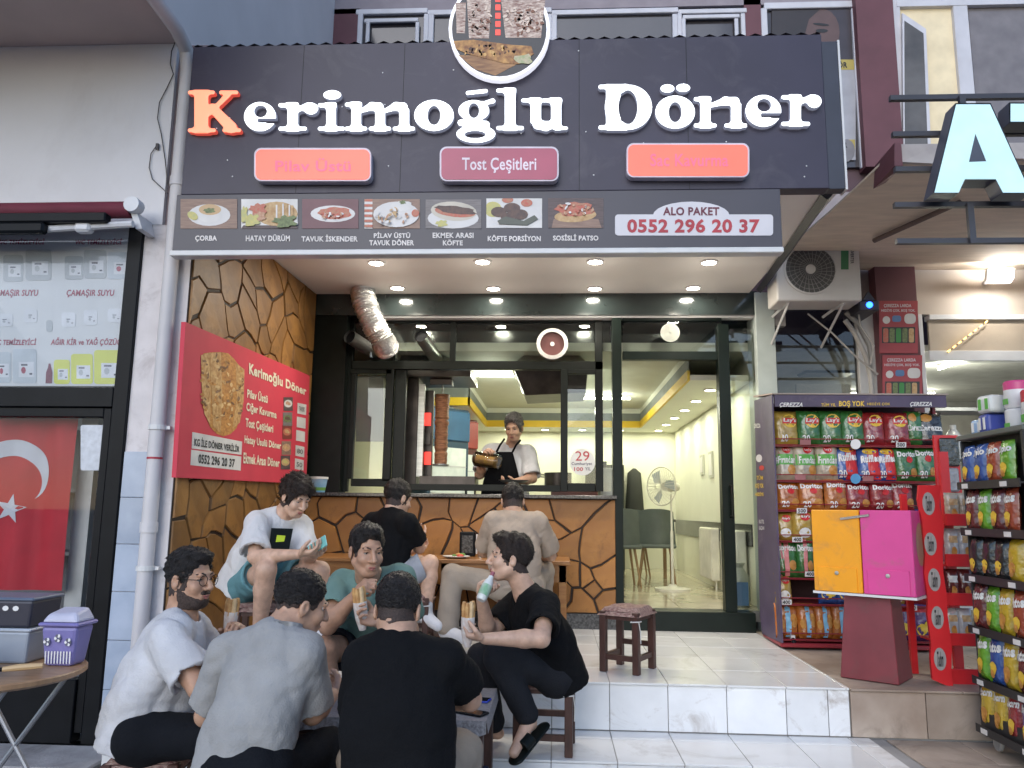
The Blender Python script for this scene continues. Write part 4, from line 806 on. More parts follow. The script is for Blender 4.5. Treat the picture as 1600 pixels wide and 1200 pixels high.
build('hanging_unit', rect(1257, 534, 1340, 582, 8.0, 0.3), M_fb, mk, bevel=0.02); build('wall_panel', rect(1245, 600, 1330, 640, 8.1, 0.05), M_white, mk)
M_refl = mat('lit_yellow_led', (0.9, 0.7, 0.2), 0.4, emit=3.0, ecol=(1.0, 0.62, 0.12))  # glow of the dashes that imitate a reflection
ls = thing('led_string', 'string of small yellow lights rising along the market transom', 'light string', onY(1510, 525, YK))  # emissive dashes stand in for string lights reflected in the glass
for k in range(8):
    t = k/7; p = onY(1483+58*t, 548-45*t, YK-0.03); d = V(0.022, 0, 0.017); g = G(); g.tube([p-d*0.5, p+d*0.5], 0.006, 6); build('led', g, M_refl, ls)
g = G(); g.tube([onY(1480, 551, YK-0.022), onY(1544, 501, YK-0.022)], 0.003, 5); build('wire', g, M_cab, ls)  # thin made-up line joining the reflection dashes
# floodlight under the canopy
p = onY(1564, 428, YK-0.25); fd = thing('floodlight', 'square white floodlight glowing under the market canopy', 'floodlight', p)
g = G(); g.hexa([p+V(-.12, 0, -.05), p+V(.10, 0, -.05), p+V(.10, .05, -.07), p+V(-.12, .05, -.07)], [p+V(-.10, 0, .05), p+V(.12, 0, .05), p+V(.12, .05, .05), p+V(-.10, .05, .05)]); build('housing', g, M_alu, fd)
g = G(); g.quad(p+V(-.11, -.004, -.045), p+V(.09, -.004, -.045), p+V(.11, -.004, .045), p+V(-.09, -.004, .045)); build('lit_panel', g, mat('lit_flood_panel', (0.9, 0.9, 0.9), 0.4, emit=18, ecol=(1, 0.97, 0.93)), fd)
g = G(); g.tube([p+V(0, .05, 0), V(p[0], YK+0.03, p[2])], 0.02, 6); build('arm', g, M_alu, fd)
lamp('floodlight_glow', 'AREA', p+V(0, -0.03, 0), 13, (1, 0.96, 0.9), 0.16, (R(90), 0, 0))
# posters on the column
for i, (x0, y0, x1, y1) in enumerate(((1374, 470, 1434, 552), (1379, 555, 1441, 632))):
    cp = YP(YK-0.13); po = thing('snack_poster', ['red snack poster higher on the maroon column', 'red snack poster lower on the column just above the chip rack'][i], 'poster', cp.hit((x0+x1)/2, y1))
    flat('sheet', R4(x0, y0, x1, y1), cp, mat('poster_red', (0.36, 0.05, 0.06), 0.45), po, 0.0, 0.003); w, h = x1-x0, 82
    text('ÇEREZZA LARDA', (x0+7, y0+5, x1-10, y0+11), cp, M_pl, po, 0.005, bold=.02); text('HEDİYE ÇOK, BOŞ YOK.', (x0+3, y0+12, x1-4, y0+18), cp, M_pl, po, 0.005, bold=.02)
    for q, m in ((el(x0+11, y0+30, 6, 6, 12), M_ppl), (rr(x0+20, y0+23, x0+34, y0+33, 3, 2), mat('print_blue', (0.1, 0.2, 0.4), .5)), (rr(x0+39, y0+20, x1-3, y0+36, 6, 3), M_ppl), (R4(x0+4, y0+41, x1-4, y0+66), M_emb)): flat('print_shape', q, cp, m, po, 0.0045)
    for k in range(5): flat('bag_print', rr(x0+6+10*k, y0+43, x0+14+10*k, y0+65, 2, 2), cp, (M_pred, M_pgr, mat('print_green', (0.05, 0.25, 0.06), .5), M_pgr, M_pbr)[k], po, 0.006)
# canopy
ZCN = 3.62
cn = thing('market_canopy', 'beige fabric canopy with rolled maroon front edge over the market', 'awning', (3.2, 5.9, ZCN))
M_can_ = mat('beige_canopy_fabric', (0.66, 0.56, 0.45), 0.8, var=0.10, stretch=(1, 5, 1), scale=4)
A0, A1 = onZ(1230, 392, ZCN-.06), onZ(1398, 236, ZCN)
g = G(); n = 10
for i in range(n):
    y0, y1 = A1[1]+(YK-A1[1])*i/n, A1[1]+(YK-A1[1])*(i+1)/n; z0, z1 = ZCN-0.05*math.sin(math.pi*i/n)-.06*i/n, ZCN-0.05*math.sin(math.pi*(i+1)/n)-.06*(i+1)/n
    xa_, xb_ = A1[0]+(1.78-A1[0])*i/n, A1[0]+(1.78-A1[0])*(i+1)/n
    g.hexa([(xa_, y0, z0), (6, y0, z0), (6, y1, z1), (xb_, y1, z1)], [(xa_, y0, z0+.015), (6, y0, z0+.015), (6, y1, z1+.015), (xb_, y1, z1+.015)])
build('fabric', g, M_can_, cn)
p = onY(1400, 232, A1[1]); g = G(); g.hexa([(A1[0]-.03, A1[1]-.05, ZCN-.12), (A1[0]+.02, A1[1]-.05, ZCN-.12), (A1[0]+.04, A1[1]+.25, ZCN-.10), (A1[0]-.04, A1[1]+.25, ZCN-.14)], [(A1[0]-.02, A1[1]-.05, ZCN+.03), (A1[0]+.02, A1[1]-.05, ZCN+.03), (A1[0]+.02, A1[1]+.25, ZCN+.02), (A1[0]-.02, A1[1]+.25, ZCN+.02)]); build('end_flap', g, M_mar, cn)
g = G(); P = []
for k in range(14): x = A1[0]+0.02+0.25*k; P.append((x, A1[1]-.04-.02*(k % 2), ZCN-.09-.03*math.sin(k*2.1)))
for a, b in zip(P, P[1:]): g.hexa([a, b, V(*b)+V(0, .03, 0), V(*a)+V(0, .03, 0)], [V(a[0], A1[1]-.03, ZCN+.03), V(b[0], A1[1]-.03, ZCN+.03), V(b[0], A1[1], ZCN+.03), V(a[0], A1[1], ZCN+.03)])
build('valance', g, mat('rumpled_grey_valance', (0.40, 0.36, 0.34), 0.8, var=.15), cn)
M_bar = mat('dark_steel_bar', (0.035, 0.035, 0.045), 0.45)
g = G(); g.tube([onZ(1366, 376, ZCN-.12), onZ(1500, 316, ZCN-.1)], 0.02, 8); build('strut', g, mat('brown_strut', (0.14, 0.10, 0.09), .6), cn)  # thin brown tube set diagonally below the fabric
g = G(); a_, b_ = onZ(1292, 304, ZS-0.015), onZ(1188, 452, ZS-0.015); g.tube([a_, b_], 0.035, 4); build('side_beam', g, M_bar, cn)
# illuminated letters on steel bars
YA = 4.05; AP = YP(YA); ls2 = thing('letter_sign', 'pale blue glowing channel letters on dark steel bars above the market', 'sign', AP.hit(1530, 320))
for y, x0 in ((137, 1404), (195, 1408), (251, 1412), (308, 1411), (366, 1415)):
    a, b = AP.hit(x0, y), AP.hit(1800, y-4); g = G(); g.span((a[0], YA+.10, a[2]-.014), (b[0]+1.0, YA+.13, a[2]+.014)); build('bar', g, M_bar, ls2)
for x, y0, y1 in ((1515, 137, 162), (1528, 308, 372)): a, b = AP.hit(x, y0), AP.hit(x, y1); g = G(); g.span((a[0]-.016, YA+.075, b[2]), (a[0]+.016, YA+.099, a[2])); build('upright', g, M_bar, ls2)
M_al = mat('lit_pale_blue_face', (0.45, 0.68, 0.74), 0.4, emit=0.20, ecol=(0.66, 0.95, 1.0)); M_ar = mat('dark_letter_return', (0.07, 0.075, 0.10), 0.35)
def chan(outer, holes, name='letter'):
    g = G(); F = [AP.hit(x, y, .055) for x, y in outer]; B = [AP.hit(x, y, .055)+V(0, .11, 0) for x, y in outer]; n = len(F)
    for i in range(n): g.quad(F[i], F[(i+1) % n], B[(i+1) % n], B[i])
    g.poly(B); o = build(name, g, M_ar, ls2)
    return o
lo = [(1493, 161), (1548, 161), (1612, 302), (1566, 302), (1556, 281), (1507, 281), (1498, 302), (1458, 302)]
L1 = chan(lo, None); g = G()
def q4(*p): g._add([AP.hit(x, y, .052) for x, y in p], [tuple(range(len(p)))])
q4((1493, 162), (1548, 162), (1524, 208), (1514, 252)); g = G()
q4((1494, 163), (1547, 163), (1524, 209)); q4((1494, 163), (1524, 209), (1514, 253), (1508, 280), (1498, 301), (1460, 301)); q4((1547, 163), (1610, 301), (1567, 301), (1556, 280), (1541, 252), (1524, 209)); q4((1514, 253), (1541, 252), (1556, 280), (1508, 280))
build('letter_face', g, M_al, L1)
g = G(); q4((1515, 252), (1540, 252), (1524, 211)); build('letter_counter', g, M_ar, L1)
L2 = chan([(1577, 160), (1720, 160), (1720, 192), (1672, 192), (1672, 302), (1628, 302), (1628, 192), (1577, 192)], None); g = G(); q4((1579, 162), (1718, 162), (1718, 190), (1579, 190)); q4((1630, 190), (1670, 190), (1670, 300), (1630, 300)); build('letter_face', g, M_al, L2)
# air conditioner outdoor unit
YAC = 6.35; ac = thing('air_conditioner', 'white air conditioner outdoor unit on brackets beside the soffit', 'air conditioner', onY(1278, 470, YAC))
M_acw = mat('grey_white_casing', (0.64, 0.62, 0.59), 0.45, var=0.08, scale=3); c = onY(1266, 421, YAC)
a, b = onY(1213, 425, YAC)[0], onY(1345, 425, YAC)[0]; z0, z1 = onY(1280, 470, YAC)[2], onY(1280, 379, YAC)[2]
build('casing', G().span((a, YAC, z0), (b, YAC+0.30, z1)), M_acw, ac, bevel=0.015, seg=2)
rr_ = 0.213; g = G(); g.lathe([(rr_, 0.0), (rr_, -0.012), (rr_*.94, -0.014), (rr_*.94, -0.002)], (c[0], YAC, c[2]), 32, 'y'); build('fan_ring', g, M_acw, ac, smooth=True)
g = G(); g.lathe([(rr_*.93, -.001), (rr_*.93, -.003)], (c[0], YAC, c[2]), 32, 'y'); build('fan_well', g, mat('dark_fan_well', (0.11, 0.11, 0.105), .6), ac)
g = G()
for k in range(28): t = 2*math.pi*k/28; g.tube([(c[0]+.045*math.cos(t), YAC-.01, c[2]+.045*math.sin(t)), (c[0]+rr_*.95*math.cos(t+.35), YAC-.01, c[2]+rr_*.95*math.sin(t+.35))], 0.0028, 4)
for r_ in (.09, .13, .17): g.tube([(c[0]+r_*math.cos(2*math.pi*k/28), YAC-.011, c[2]+r_*math.sin(2*math.pi*k/28)) for k in range(29)], 0.0022, 4)
w = build('fan_grille', g, mat('grey_wire', (0.28, 0.27, 0.26), .5), ac); w['kind'] = 'stuff'
g = G(); g.lathe([(.04, -.004), (.04, -.016), (.03, -.02)], (c[0], YAC, c[2]), 20, 'y'); build('hub', g, M_acw, ac, smooth=True)
AC = YP(YAC); flat('green_sticker', R4(1314, 386, 1326, 421), AC, mat('green_sticker', (0.06, 0.22, 0.10), .4), ac, 0.002, 0.001); text('INVERTER', [(1334, 388), (1334, 412), (1329, 412), (1329, 388)], AC, M_black, ac, 0.002)
for x in (1232, 1318):
    p = onY(x, 470, YAC+.05); g = G(); g.tube([p+V(0, 0, -.01), p+V(0, .5, -.01)], 0.014, 4); g.tube([p+V(0, 0, -.02), V(p[0]-.02, YK-.02, p[2]-.28)], 0.012, 4); build('bracket', g, M_alu, ac)
cbs = thing('hose_bundle', 'bundle of white hoses hanging below the air conditioner', 'hoses', onY(1340, 560, 6.6))
for k, pts in enumerate(([(1322, 488), (1340, 505), (1358, 540), (1366, 585), (1368, 640)], [(1320, 500), (1335, 520), (1352, 555), (1361, 590), (1363, 640)], [(1262, 490), (1300, 520), (1340, 560), (1372, 585)], [(1338, 470), (1345, 510), (1366, 540), (1360, 570)])):
    g = G(); g.tube([onY(x, y, 6.7-.03*k) for x, y in pts], 0.022 if k < 2 else 0.008, 8); build('hose', g, mat('dingy_hose', (.36, .34, .32), .6), cbs, smooth=True)
p = onY(1356, 478, 6.5); cmx = thing('alarm_beacon', 'small dark alarm box with blue light beside the air conditioner', 'beacon', p+V(0, 0, -.03))
g = G(); g.span(p+V(-.08, -.03, -.045), p+V(.08, .35, .04)); build('box', g, M_bar, cmx, bevel=.006); g = G(); g.prism([p+V(-.05, -.03, .041), p+V(.05, -.03, .041), p+V(0, -.03, .12)], (0, .03, 0)); build('hood', g, M_bar, cmx)
g = G(); g.lathe([(0.026, -.031), (0.026, -.04), (.015, -.05), (.0, -.052)], p, 14, 'y'); build('blue_lens', g, mat('lit_blue_lens', (0.02, 0.1, 0.9), .3, emit=4, ecol=(.02, .12, 1)), cmx, smooth=True)
# ------------------------------------------------------------------ wooden stools with woven seats
M_dwood = mat('dark_stained_wood', (0.055, 0.022, 0.016), 0.45, var=0.3, scale=9, stretch=(4, 4, 1), bump=0.1)
M_kilim = mat('woven_kilim_seat', (0.36, 0.26, 0.22), 0.9, col2=(0.13, 0.05, 0.05), scale=46, stretch=(1, 3, 1), bump=0.6, bscale=120)
M_str = mat('white_string', (0.6, 0.6, 0.58), 0.8)
def stool(label, loc, rz, w=0.29, d=0.29, h=0.38, group='low wooden stools'):
    t = thing('wooden_stool', label, 'stool', loc, rz, group); lw = 0.042; a, b = w/2-lw/2, d/2-lw/2
    for sx in (-1, 1):
        for sy in (-1, 1): g = G(); g.box((sx*a, sy*b, (h-0.02)/2), (lw, lw, h-0.02)); build('leg', g, M_dwood, t, bevel=0.004, local=True)
    for s in (-1, 1):
        for z, hh in ((h-0.045, 0.05), (0.12, 0.032)):
            g = G(); g.box((0, s*b, z+(0.0 if hh > .04 else .03*s)), (w-2*lw+0.004, 0.022, hh)); build('rail', g, M_dwood, t, local=True)
            g = G(); g.box((s*a, 0, z-(0.0 if hh > .04 else .03)), (0.022, d-2*lw+0.004, hh)); build('rail', g, M_dwood, t, local=True)
    g = G(); n = 8
    for i in range(n):
        for j in range(n):
            P = []
            for u, v in ((i, j), (i+1, j), (i+1, j+1), (i, j+1)):
                x, y = -w/2-0.008+(w+.016)*u/n, -d/2-0.008+(d+.016)*v/n; e = max(abs(u-n/2), abs(v-n/2))/(n/2)
                P.append((x, y, h+0.012*math.sin(u*1.9+v*1.3)*(1-e)+(0.004 if e < 1 else -0.045)))
            g.quad(*P)
    build('woven_seat', g, M_kilim, t, smooth=True, local=True)
    g = G(); x, y = a, -b
    g.tube([(x+.03, y-.025, h-.07), (x-.025, y-.025, h-.075), (x-.025, y+.025, h-.07), (x+.025, y+.025, h-.072), (x+.028, y-.026, h-.07)], 0.004, 5); g.tube([(x+.026, y-.02, h-.07), (x+.032, y-.01, h-.13), (x+.03, y, h-.2)], 0.003, 5); build('tie_string', g, M_str, t, local=True)
    return t
stool('empty dark wooden stool with woven seat standing on the white tiles near the shop door', (0.462, 5.19, ZP), R(-28), 0.26, 0.30, 0.385)
stool('dark wooden stool under the man in black who drinks', (-0.05, 4.44, ZL), R(-4), 0.31, 0.30, 0.375)
stool('low stool under the bearded man in white at the left', (-1.66, 3.38, 0.03), R(8), 0.30, 0.30, 0.37)
stool('low stool under the man in the grey shirt', (-0.98, 2.98, 0.03), 0, 0.30, 0.30, 0.37)
stool('low stool under the man in the black shirt seen from behind', (-0.56, 2.86, 0.03), 0, 0.32, 0.30, 0.37)
stool('stool under the man in the green shirt behind the low table', (-0.86, 4.50, ZL), 0, 0.30, 0.30, 0.36)
stool('stool under the boy with the phone beside the stone wall', (-1.83, 5.02, ZP), R(10), 0.30, 0.30, 0.39)
stool('stool under the boy in black at the wooden wall table', (-1.02, 5.72, ZP), 0, 0.30, 0.30, 0.39)
stool('stool under the man in beige at the wooden wall table', (-0.24, 5.72, ZP), 0, 0.30, 0.30, 0.39)
# ------------------------------------------------------------------ tables
lt = thing('low_table', 'low dark wooden table with woven cloth top between the seated friends', 'table', (-0.78, 3.86, 0.03))
tw, td, th_ = 0.96, 0.62, 0.47
for sx in (-1, 1):
    for sy in (-1, 1): g = G(); g.box((sx*(tw/2-.04), sy*(td/2-.04), (th_-.03)/2), (.07, .07, th_-.03)); build('leg', g, M_dwood, lt, bevel=.005, local=True)
for s in (-1, 1):
    g = G(); g.box((0, s*(td/2-.04), th_-.09), (tw-.16, .025, .07)); build('rail', g, M_dwood, lt, local=True); g = G(); g.box((s*(tw/2-.04), 0, th_-.09), (.025, td-.16, .07)); build('rail', g, M_dwood, lt, local=True)
g = G(); g.box((0, 0, th_-.015), (tw, td, .03)); build('tabletop', g, M_dwood, lt, bevel=.004, local=True)
M_cloth = mat('grey_woven_cloth', (0.36, 0.34, 0.33), 0.9, col2=(0.17, 0.15, 0.15), scale=70, stretch=(1, 4, 1), bump=.4, bscale=150)
g = G(); n = 40
for i in range(n):
    x0, x1 = -tw/2-.01+(tw+.02)*i/n, -tw/2-.01+(tw+.02)*(i+1)/n; f = lambda x: .007*math.sin(x*60)
    for s in (-1, 1): g.quad((x0, s*(td/2+.012+f(x0)), th_-.055+.008*math.sin(x0*40)), (x1, s*(td/2+.012+f(x1)), th_-.055+.008*math.sin(x1*40)), (x1, s*(td/2+.008), th_+.004), (x0, s*(td/2+.008), th_+.004))
g.quad((-tw/2-.01, -td/2-.008, th_+.004), (tw/2+.01, -td/2-.008, th_+.004), (tw/2+.01, td/2+.008, th_+.004), (-tw/2-.01, td/2+.008, th_+.004))
for s in (-1, 1): g.quad((s*(tw/2+.01), -td/2, th_+.004), (s*(tw/2+.01), td/2, th_+.004), (s*(tw/2+.018), td/2, th_-.05), (s*(tw/2+.018), -td/2, th_-.05))
build('cloth', g, M_cloth, lt, local=True); ZT = 0.03+th_+.005
wt = thing('wall_table', 'long varnished wooden table along the stone counter front', 'table', (-0.85, 6.45, ZP)); M_vw = mat('varnished_pine', (0.36, 0.17, 0.05), 0.35, col2=(0.25, 0.10, 0.03), scale=5, stretch=(1, 9, 9), coat=.3)
X0w, X1w, ZW = -1.95, 0.12, 1.02
for k in range(3): y = 6.16+.22*k; g = G(); g.span((X0w, y, ZW-.03), (X1w, y+.215, ZW)); build('plank', g, M_vw, wt, bevel=.004)
g = G(); g.span((X0w+.03, 6.19, ZW-.16), (X1w-.03, 6.215, ZW-.031)); build('apron', g, M_vw, wt)
for x in (X0w+.06, -.85, X1w-.06):
    for y in (6.22, 6.72): g = G(); g.span((x-.03, y-.03, ZP), (x+.03, y+.03, ZW-.031)); build('leg', g, M_vw, wt, bevel=.003)
# things on the wall table and sill
M_plate = mat('white_plate', (0.68, 0.67, 0.64), 0.3); M_tan = mat('tan_bread', (0.60, 0.36, 0.14), 0.6, col2=(0.36, 0.16, 0.05), scale=30, bump=.2); M_paper = mat('white_wrapping_paper', (0.70, 0.69, 0.66), 0.6, col2=(0.55, 0.42, 0.36), scale=34, bump=.3, bscale=30)
def plate(label, p, food, r=.10):
    t = thing('plate', label, 'plate', p); g = G(); g.lathe([(.05, 0), (r*.6, .002), (r, .014), (r, .018), (r*.6, .008), (0, .007)], (0, 0, 0), 24); build('dish', g, M_plate, t, smooth=True, local=True)
    q = random.Random(len(label))
    for i in range(food): g = G(); c = (q.uniform(-.5, .5)*r, q.uniform(-.5, .5)*r, .02+.012*q.random()); s = q.uniform(.016, .03); g.lathe([(0, -s*.5), (s*.8, -s*.3), (s, 0), (s*.6, s*.4), (0, s*.5)], c, 8); build('food', g, [M_tan, mat('salad_leaf', (0.12, 0.25, 0.05), .6), mat('tomato_red', (0.5, 0.06, 0.04), .4)][i % 3], t, smooth=True, local=True)
    return t
plate('white plate of leftovers on the wall table beside the boy with the phone', (onZ(520, 862, ZW)[0]*0+-1.42, 6.28, ZW), 7, .11)
plate('white plate on the wall table before the boy in black', (-0.78, 6.34, ZW), 5, .11)
p = V(-.72, 6.62, ZW); nh = thing('napkin_holder', 'black napkin holder on the wall table', 'napkin holder', p); g = G(); g.box((0, 0, .1), (.13, .08, .2)); build('box', g, M_fb, nh, bevel=.008, local=True); g = G(); g.box((0, -.042, .1), (.09, .006, .14)); build('opening', g, M_gran, nh, local=True); g = G(); g.box((.075, 0, .1), (.008, .06, .16)); build('menu_card', g, M_white, nh, local=True)
def cupthing(name, label, cat, p, prof, m, extra=None):
    t = thing(name, label, cat, p); g = G(); g.lathe(prof, (0, 0, 0), 20); build('body', g, m, t, smooth=True, local=True)
    if extra: g = G(); g.lathe(extra[0], (0, 0, 0), 20); build(extra[2], g, extra[1], t, smooth=True, local=True)
    return t
M_teal = mat('teal_cup_print', (0.04, 0.30, 0.32), .4, col2=(0.55, 0.62, 0.60), scale=22); M_foil = mat('foil_lid', (0.6, 0.6, 0.6), .3, .7)
cupthing('salt_shaker', 'small steel salt shaker beside the napkin holder', 'shaker', V(-.60, 6.50, ZW), [(.022, 0), (.022, .05), (.018, .075), (0, .085)], M_metal)
cupthing('plastic_bowl', 'small pink plastic bowl on the wall table', 'bowl', V(-.44, 6.44, ZW), [(.04, 0), (.058, .06), (.054, .06), (.038, .008), (0, .008)], mat('pink_plastic', (0.5, 0.26, 0.2), .5))
cupthing('drink_cup', 'teal and white drink cup on the wall table', 'cup', V(-.36, 6.40, ZW), [(.03, 0), (.04, .10), (.042, .104), (0, .104)], M_teal, ([(.0425, .104), (.0425, .108), (0, .109)], M_foil, 'lid'))
p = onZ(499, 769, ZC); p = V(onY(499, 770, YF+.06)[0], YF+.06, ZC)
bk = cupthing('yoghurt_pail', 'blue and green yoghurt pail with white lid on the counter sill', 'pail', p, [(.072, 0), (.092, .125), (0, .125)], mat('pail_blue', (0.10, 0.30, 0.50), .4, col2=(0.45, 0.55, 0.6), scale=5), ([(.097, .118), (.097, .136), (.09, .138), (0, .137)], M_plate, 'lid'))
g = G(); g.lathe([(.0725, .004), (.0795, .045)], (0, 0, 0), 20); build('green_band', g, mat('pail_green', (0.14, 0.30, 0.06), .4), bk, local=True, smooth=True)
# things on the low table
def wrap(label, p, d, L=.17, r=.03, group='doner wraps'):
    """rolled flatbread in paper with the open end along d"""
    t = thing('doner_wrap', label, 'wrap', p, 0, group); d = np.array(d, float)/np.linalg.norm(d); g = G(); q = random.Random(3)
    g.tube([d*(-L*.55), d*(-L*.3), d*0, d*(L*.12)], [r*.55, r*.95, r*1.1, r*1.12], 12); build('paper', g, M_paper, t, smooth=True, local=True)
    a = np.cross(d, (0.3, 0.8, 0.1)); a /= np.linalg.norm(a); b = np.cross(d, a)
    for k in range(7):
        an = k*0.9; o = (a*math.cos(an)+b*math.sin(an))*r*(.72 if k else 0); e = L*(.40+.12*q.random()); g = G(); g.tube([o+d*L*.02, o*1.05+d*e*.8, o+d*e], [.011, .012, .008], 7); build('filling', g, M_tan if k % 3 else mat('flatbread_edge', (0.62, 0.44, 0.24), .6, var=.2, scale=30), t, smooth=True, local=True)
    return t
wrap('half eaten wrap in paper lying on the low table beside the grey shirt', V(-0.90, 3.90, ZT+.035), (0.5, -.8, .25))
tr = thing('paper_tray', 'red paper tray on the low table', 'tray', V(-.875, 3.70, ZT)); g = G(); g.hexa([(-.07, -.05, 0), (.07, -.05, 0), (.07, .05, 0), (-.07, .05, 0)], [(-.085, -.065, .045), (.085, -.065, .045), (.085, .065, .045), (-.085, .065, .045)]); build('tray', g, mat('red_paper', (0.4, 0.02, 0.03), .5), tr, local=True); g = G(); g.box((.01, 0, .05), (.12, .08, .02)); build('napkin', g, M_paper, tr, bevel=.006, local=True)
cupthing('yoghurt_drink', 'blue and white drink cup on the low table behind the grey shirt', 'cup', V(-.98, 4.04, ZT), [(.028, 0), (.036, .09), (.038, .094), (0, .094)], mat('blue_cup_print', (0.15, 0.35, 0.55), .4, col2=(0.6, 0.65, 0.7), scale=20), ([(.0385, .094), (.0385, .098), (0, .099)], M_foil, 'lid'))
plate('white plate at the right end of the low table', V(-.46, 4.02, ZT), 2, .10)
def phone(name, label, p, rz, m): t = thing(name, label, 'phone', p, rz); g = G(); g.box((0, 0, .005), (.075, .155, .009)); build('body', g, m, t, bevel=.004, local=True, seg=2); g = G(); g.box((0, 0, .0101), (.068, .146, .0012)); build('screen', g, mat('black_glass', (.01, .01, .012), .05), t, local=True); return t
phone('phone', 'blue cased phone lying on the low table near the drinking man', V(-.38, 3.90, ZT), R(78), mat('blue_case', (.02, .05, .4), .4)); phone('phone', 'black phone at the near corner of the low table', V(-.37, 3.66, ZT), R(60), M_fb)
# ------------------------------------------------------------------ folding table with household goods on the left
ft = thing('folding_table', 'round wooden folding table with crossed metal legs at the left edge', 'table', (-2.28, 3.22, 0.03))
M_tt = mat('round_table_wood', (0.40, 0.24, 0.13), 0.4, col2=(.3, .17, .09), scale=6, stretch=(1, 8, 1)); M_leg = mat('grey_tube', (.30, .31, .34), .4, .6)
ZF = .735; g = G(); g.lathe([(.36, ZF-.03), (.375, ZF-.02), (.375, ZF-.005), (.37, ZF), (0, ZF)], (-2.30, 3.20, 0), 40); build('tabletop', g, M_tt, ft, smooth=True)
for y in (3.0, 3.42):
    for s in (-1, 1): g = G(); g.tube([(-2.28+s*.24, y, .035), (-2.28-s*.22, y, ZF-.03)], .011, 8); build('leg', g, M_leg, ft, smooth=True)
for x in (-2.04, -2.52): g = G(); g.tube([(x, 3.0, .05), (x, 3.42, .05)], .009, 6); build('crossbar', g, M_leg, ft)
bn = thing('pedal_bin', 'small lilac bin with white flip lid and flower print on the round table', 'bin', (-2.05, 3.34, ZF)); M_lil = mat('lilac_plastic', (.20, .18, .42), .4)
g = G(); g.hexa([(-.06, -.05, 0), (.06, -.05, 0), (.06, .05, 0), (-.06, .05, 0)], [(-.078, -.065, .16), (.078, -.065, .16), (.078, .065, .16), (-.078, .065, .16)]); build('body', g, M_lil, bn, bevel=.015, local=True, seg=2)
g = G(); g.box((0, 0, .168), (.175, .15, .016)); build('rim', g, M_lil, bn, bevel=.006, local=True); g = G(); g.hexa([(-.08, -.068, .176), (.08, -.068, .176), (.08, .068, .176), (-.08, .068, .176)], [(-.06, -.05, .21), (.06, -.05, .215), (.055, .05, .23), (-.055, .05, .23)]); build('lid', g, mat('pale_lilac', (.5, .5, .62), .4), bn, bevel=.012, local=True, seg=2)
for x, z in ((-.045, .10), (.0, .115), (.045, .10)):
    f = None
    for k in range(6): g = G(); a = k*1.047; g.disc((x+.009*math.cos(a), -.066-.02*(z-.1)-.0012, z+.010*math.sin(a)), (.006, 0, 0), (0, .0009, .007), 8); build('flower_print', g, M_white if k % 2 else M_ink, bn, local=True)
for k in range(9): g = G(); g.quad((-.052+.013*k, -.0565, .012), (-.047+.013*k, -.0565, .012), (-.046+.013*k, -.0615, .062), (-.052+.013*k, -.0615, .062)); build('stripe_print', g, M_white, bn, local=True)
def crate(name, label, cat, p, s, m, lid=None, deco=False):
    t = thing(name, label, cat, p); g = G(); g.box((0, 0, s[2]/2), s, taper=1.06); build('body', g, m, t, bevel=.01, local=True, seg=2)
    if lid: g = G(); g.box((0, 0, s[2]+.006), (s[0]*1.1, s[1]*1.1, .014)); build('lid', g, lid, t, bevel=.005, local=True)
    if deco:
        for k in range(5): g = G(); g.disc((-.09+.045*k, -s[1]*.53-.002, s[2]*.72), (.014, 0, 0), (0, 0, .011), 8); build('flower_print', g, M_white, t, local=True)
    return t
crate('storage_box', 'clear lidded plastic box at the bottom of the stack on the round table', 'box', (-2.36, 3.42, ZF), (.30, .20, .13), mat('cloudy_plastic', (.28, .31, .36), .3), mat('clear_lid', (.4, .44, .5), .3)); crate('storage_box', 'black flowered box on top of the clear box at the left edge', 'box', (-2.36, 3.42, ZF+.146), (.30, .20, .11), mat('black_box', (.03, .03, .045), .4), mat('slate_lid', (.10, .13, .19), .4), True)
crate('blue_basin', 'small navy basket at the left edge beside the frying pan', 'basket', (-2.36, 3.10, ZF), (.14, .12, .10), mat('navy_plastic', (.03, .035, .09), .4))
pn = thing('frying_pan', 'black frying pan with a wooden handle on the round table', 'pan', (-2.26, 3.00, ZF)); g = G(); g.lathe([(.085, 0), (.11, .035), (.113, .036), (.105, .034), (.08, .006), (0, .006)], (0, 0, 0), 24); build('pan', g, M_fb, pn, smooth=True, local=True); g = G(); g.tube([(.11, .02, .03), (.15, .04, .034)], .008, 8); build('shank', g, M_fb, pn, local=True); g = G(); g.tube([(.15, .04, .034), (.20, .065, .038), (.27, .10, .04)], [.009, .013, .010], 8); build('handle', g, mat('pale_handle_wood', (.55, .38, .2), .5), pn, smooth=True, local=True)
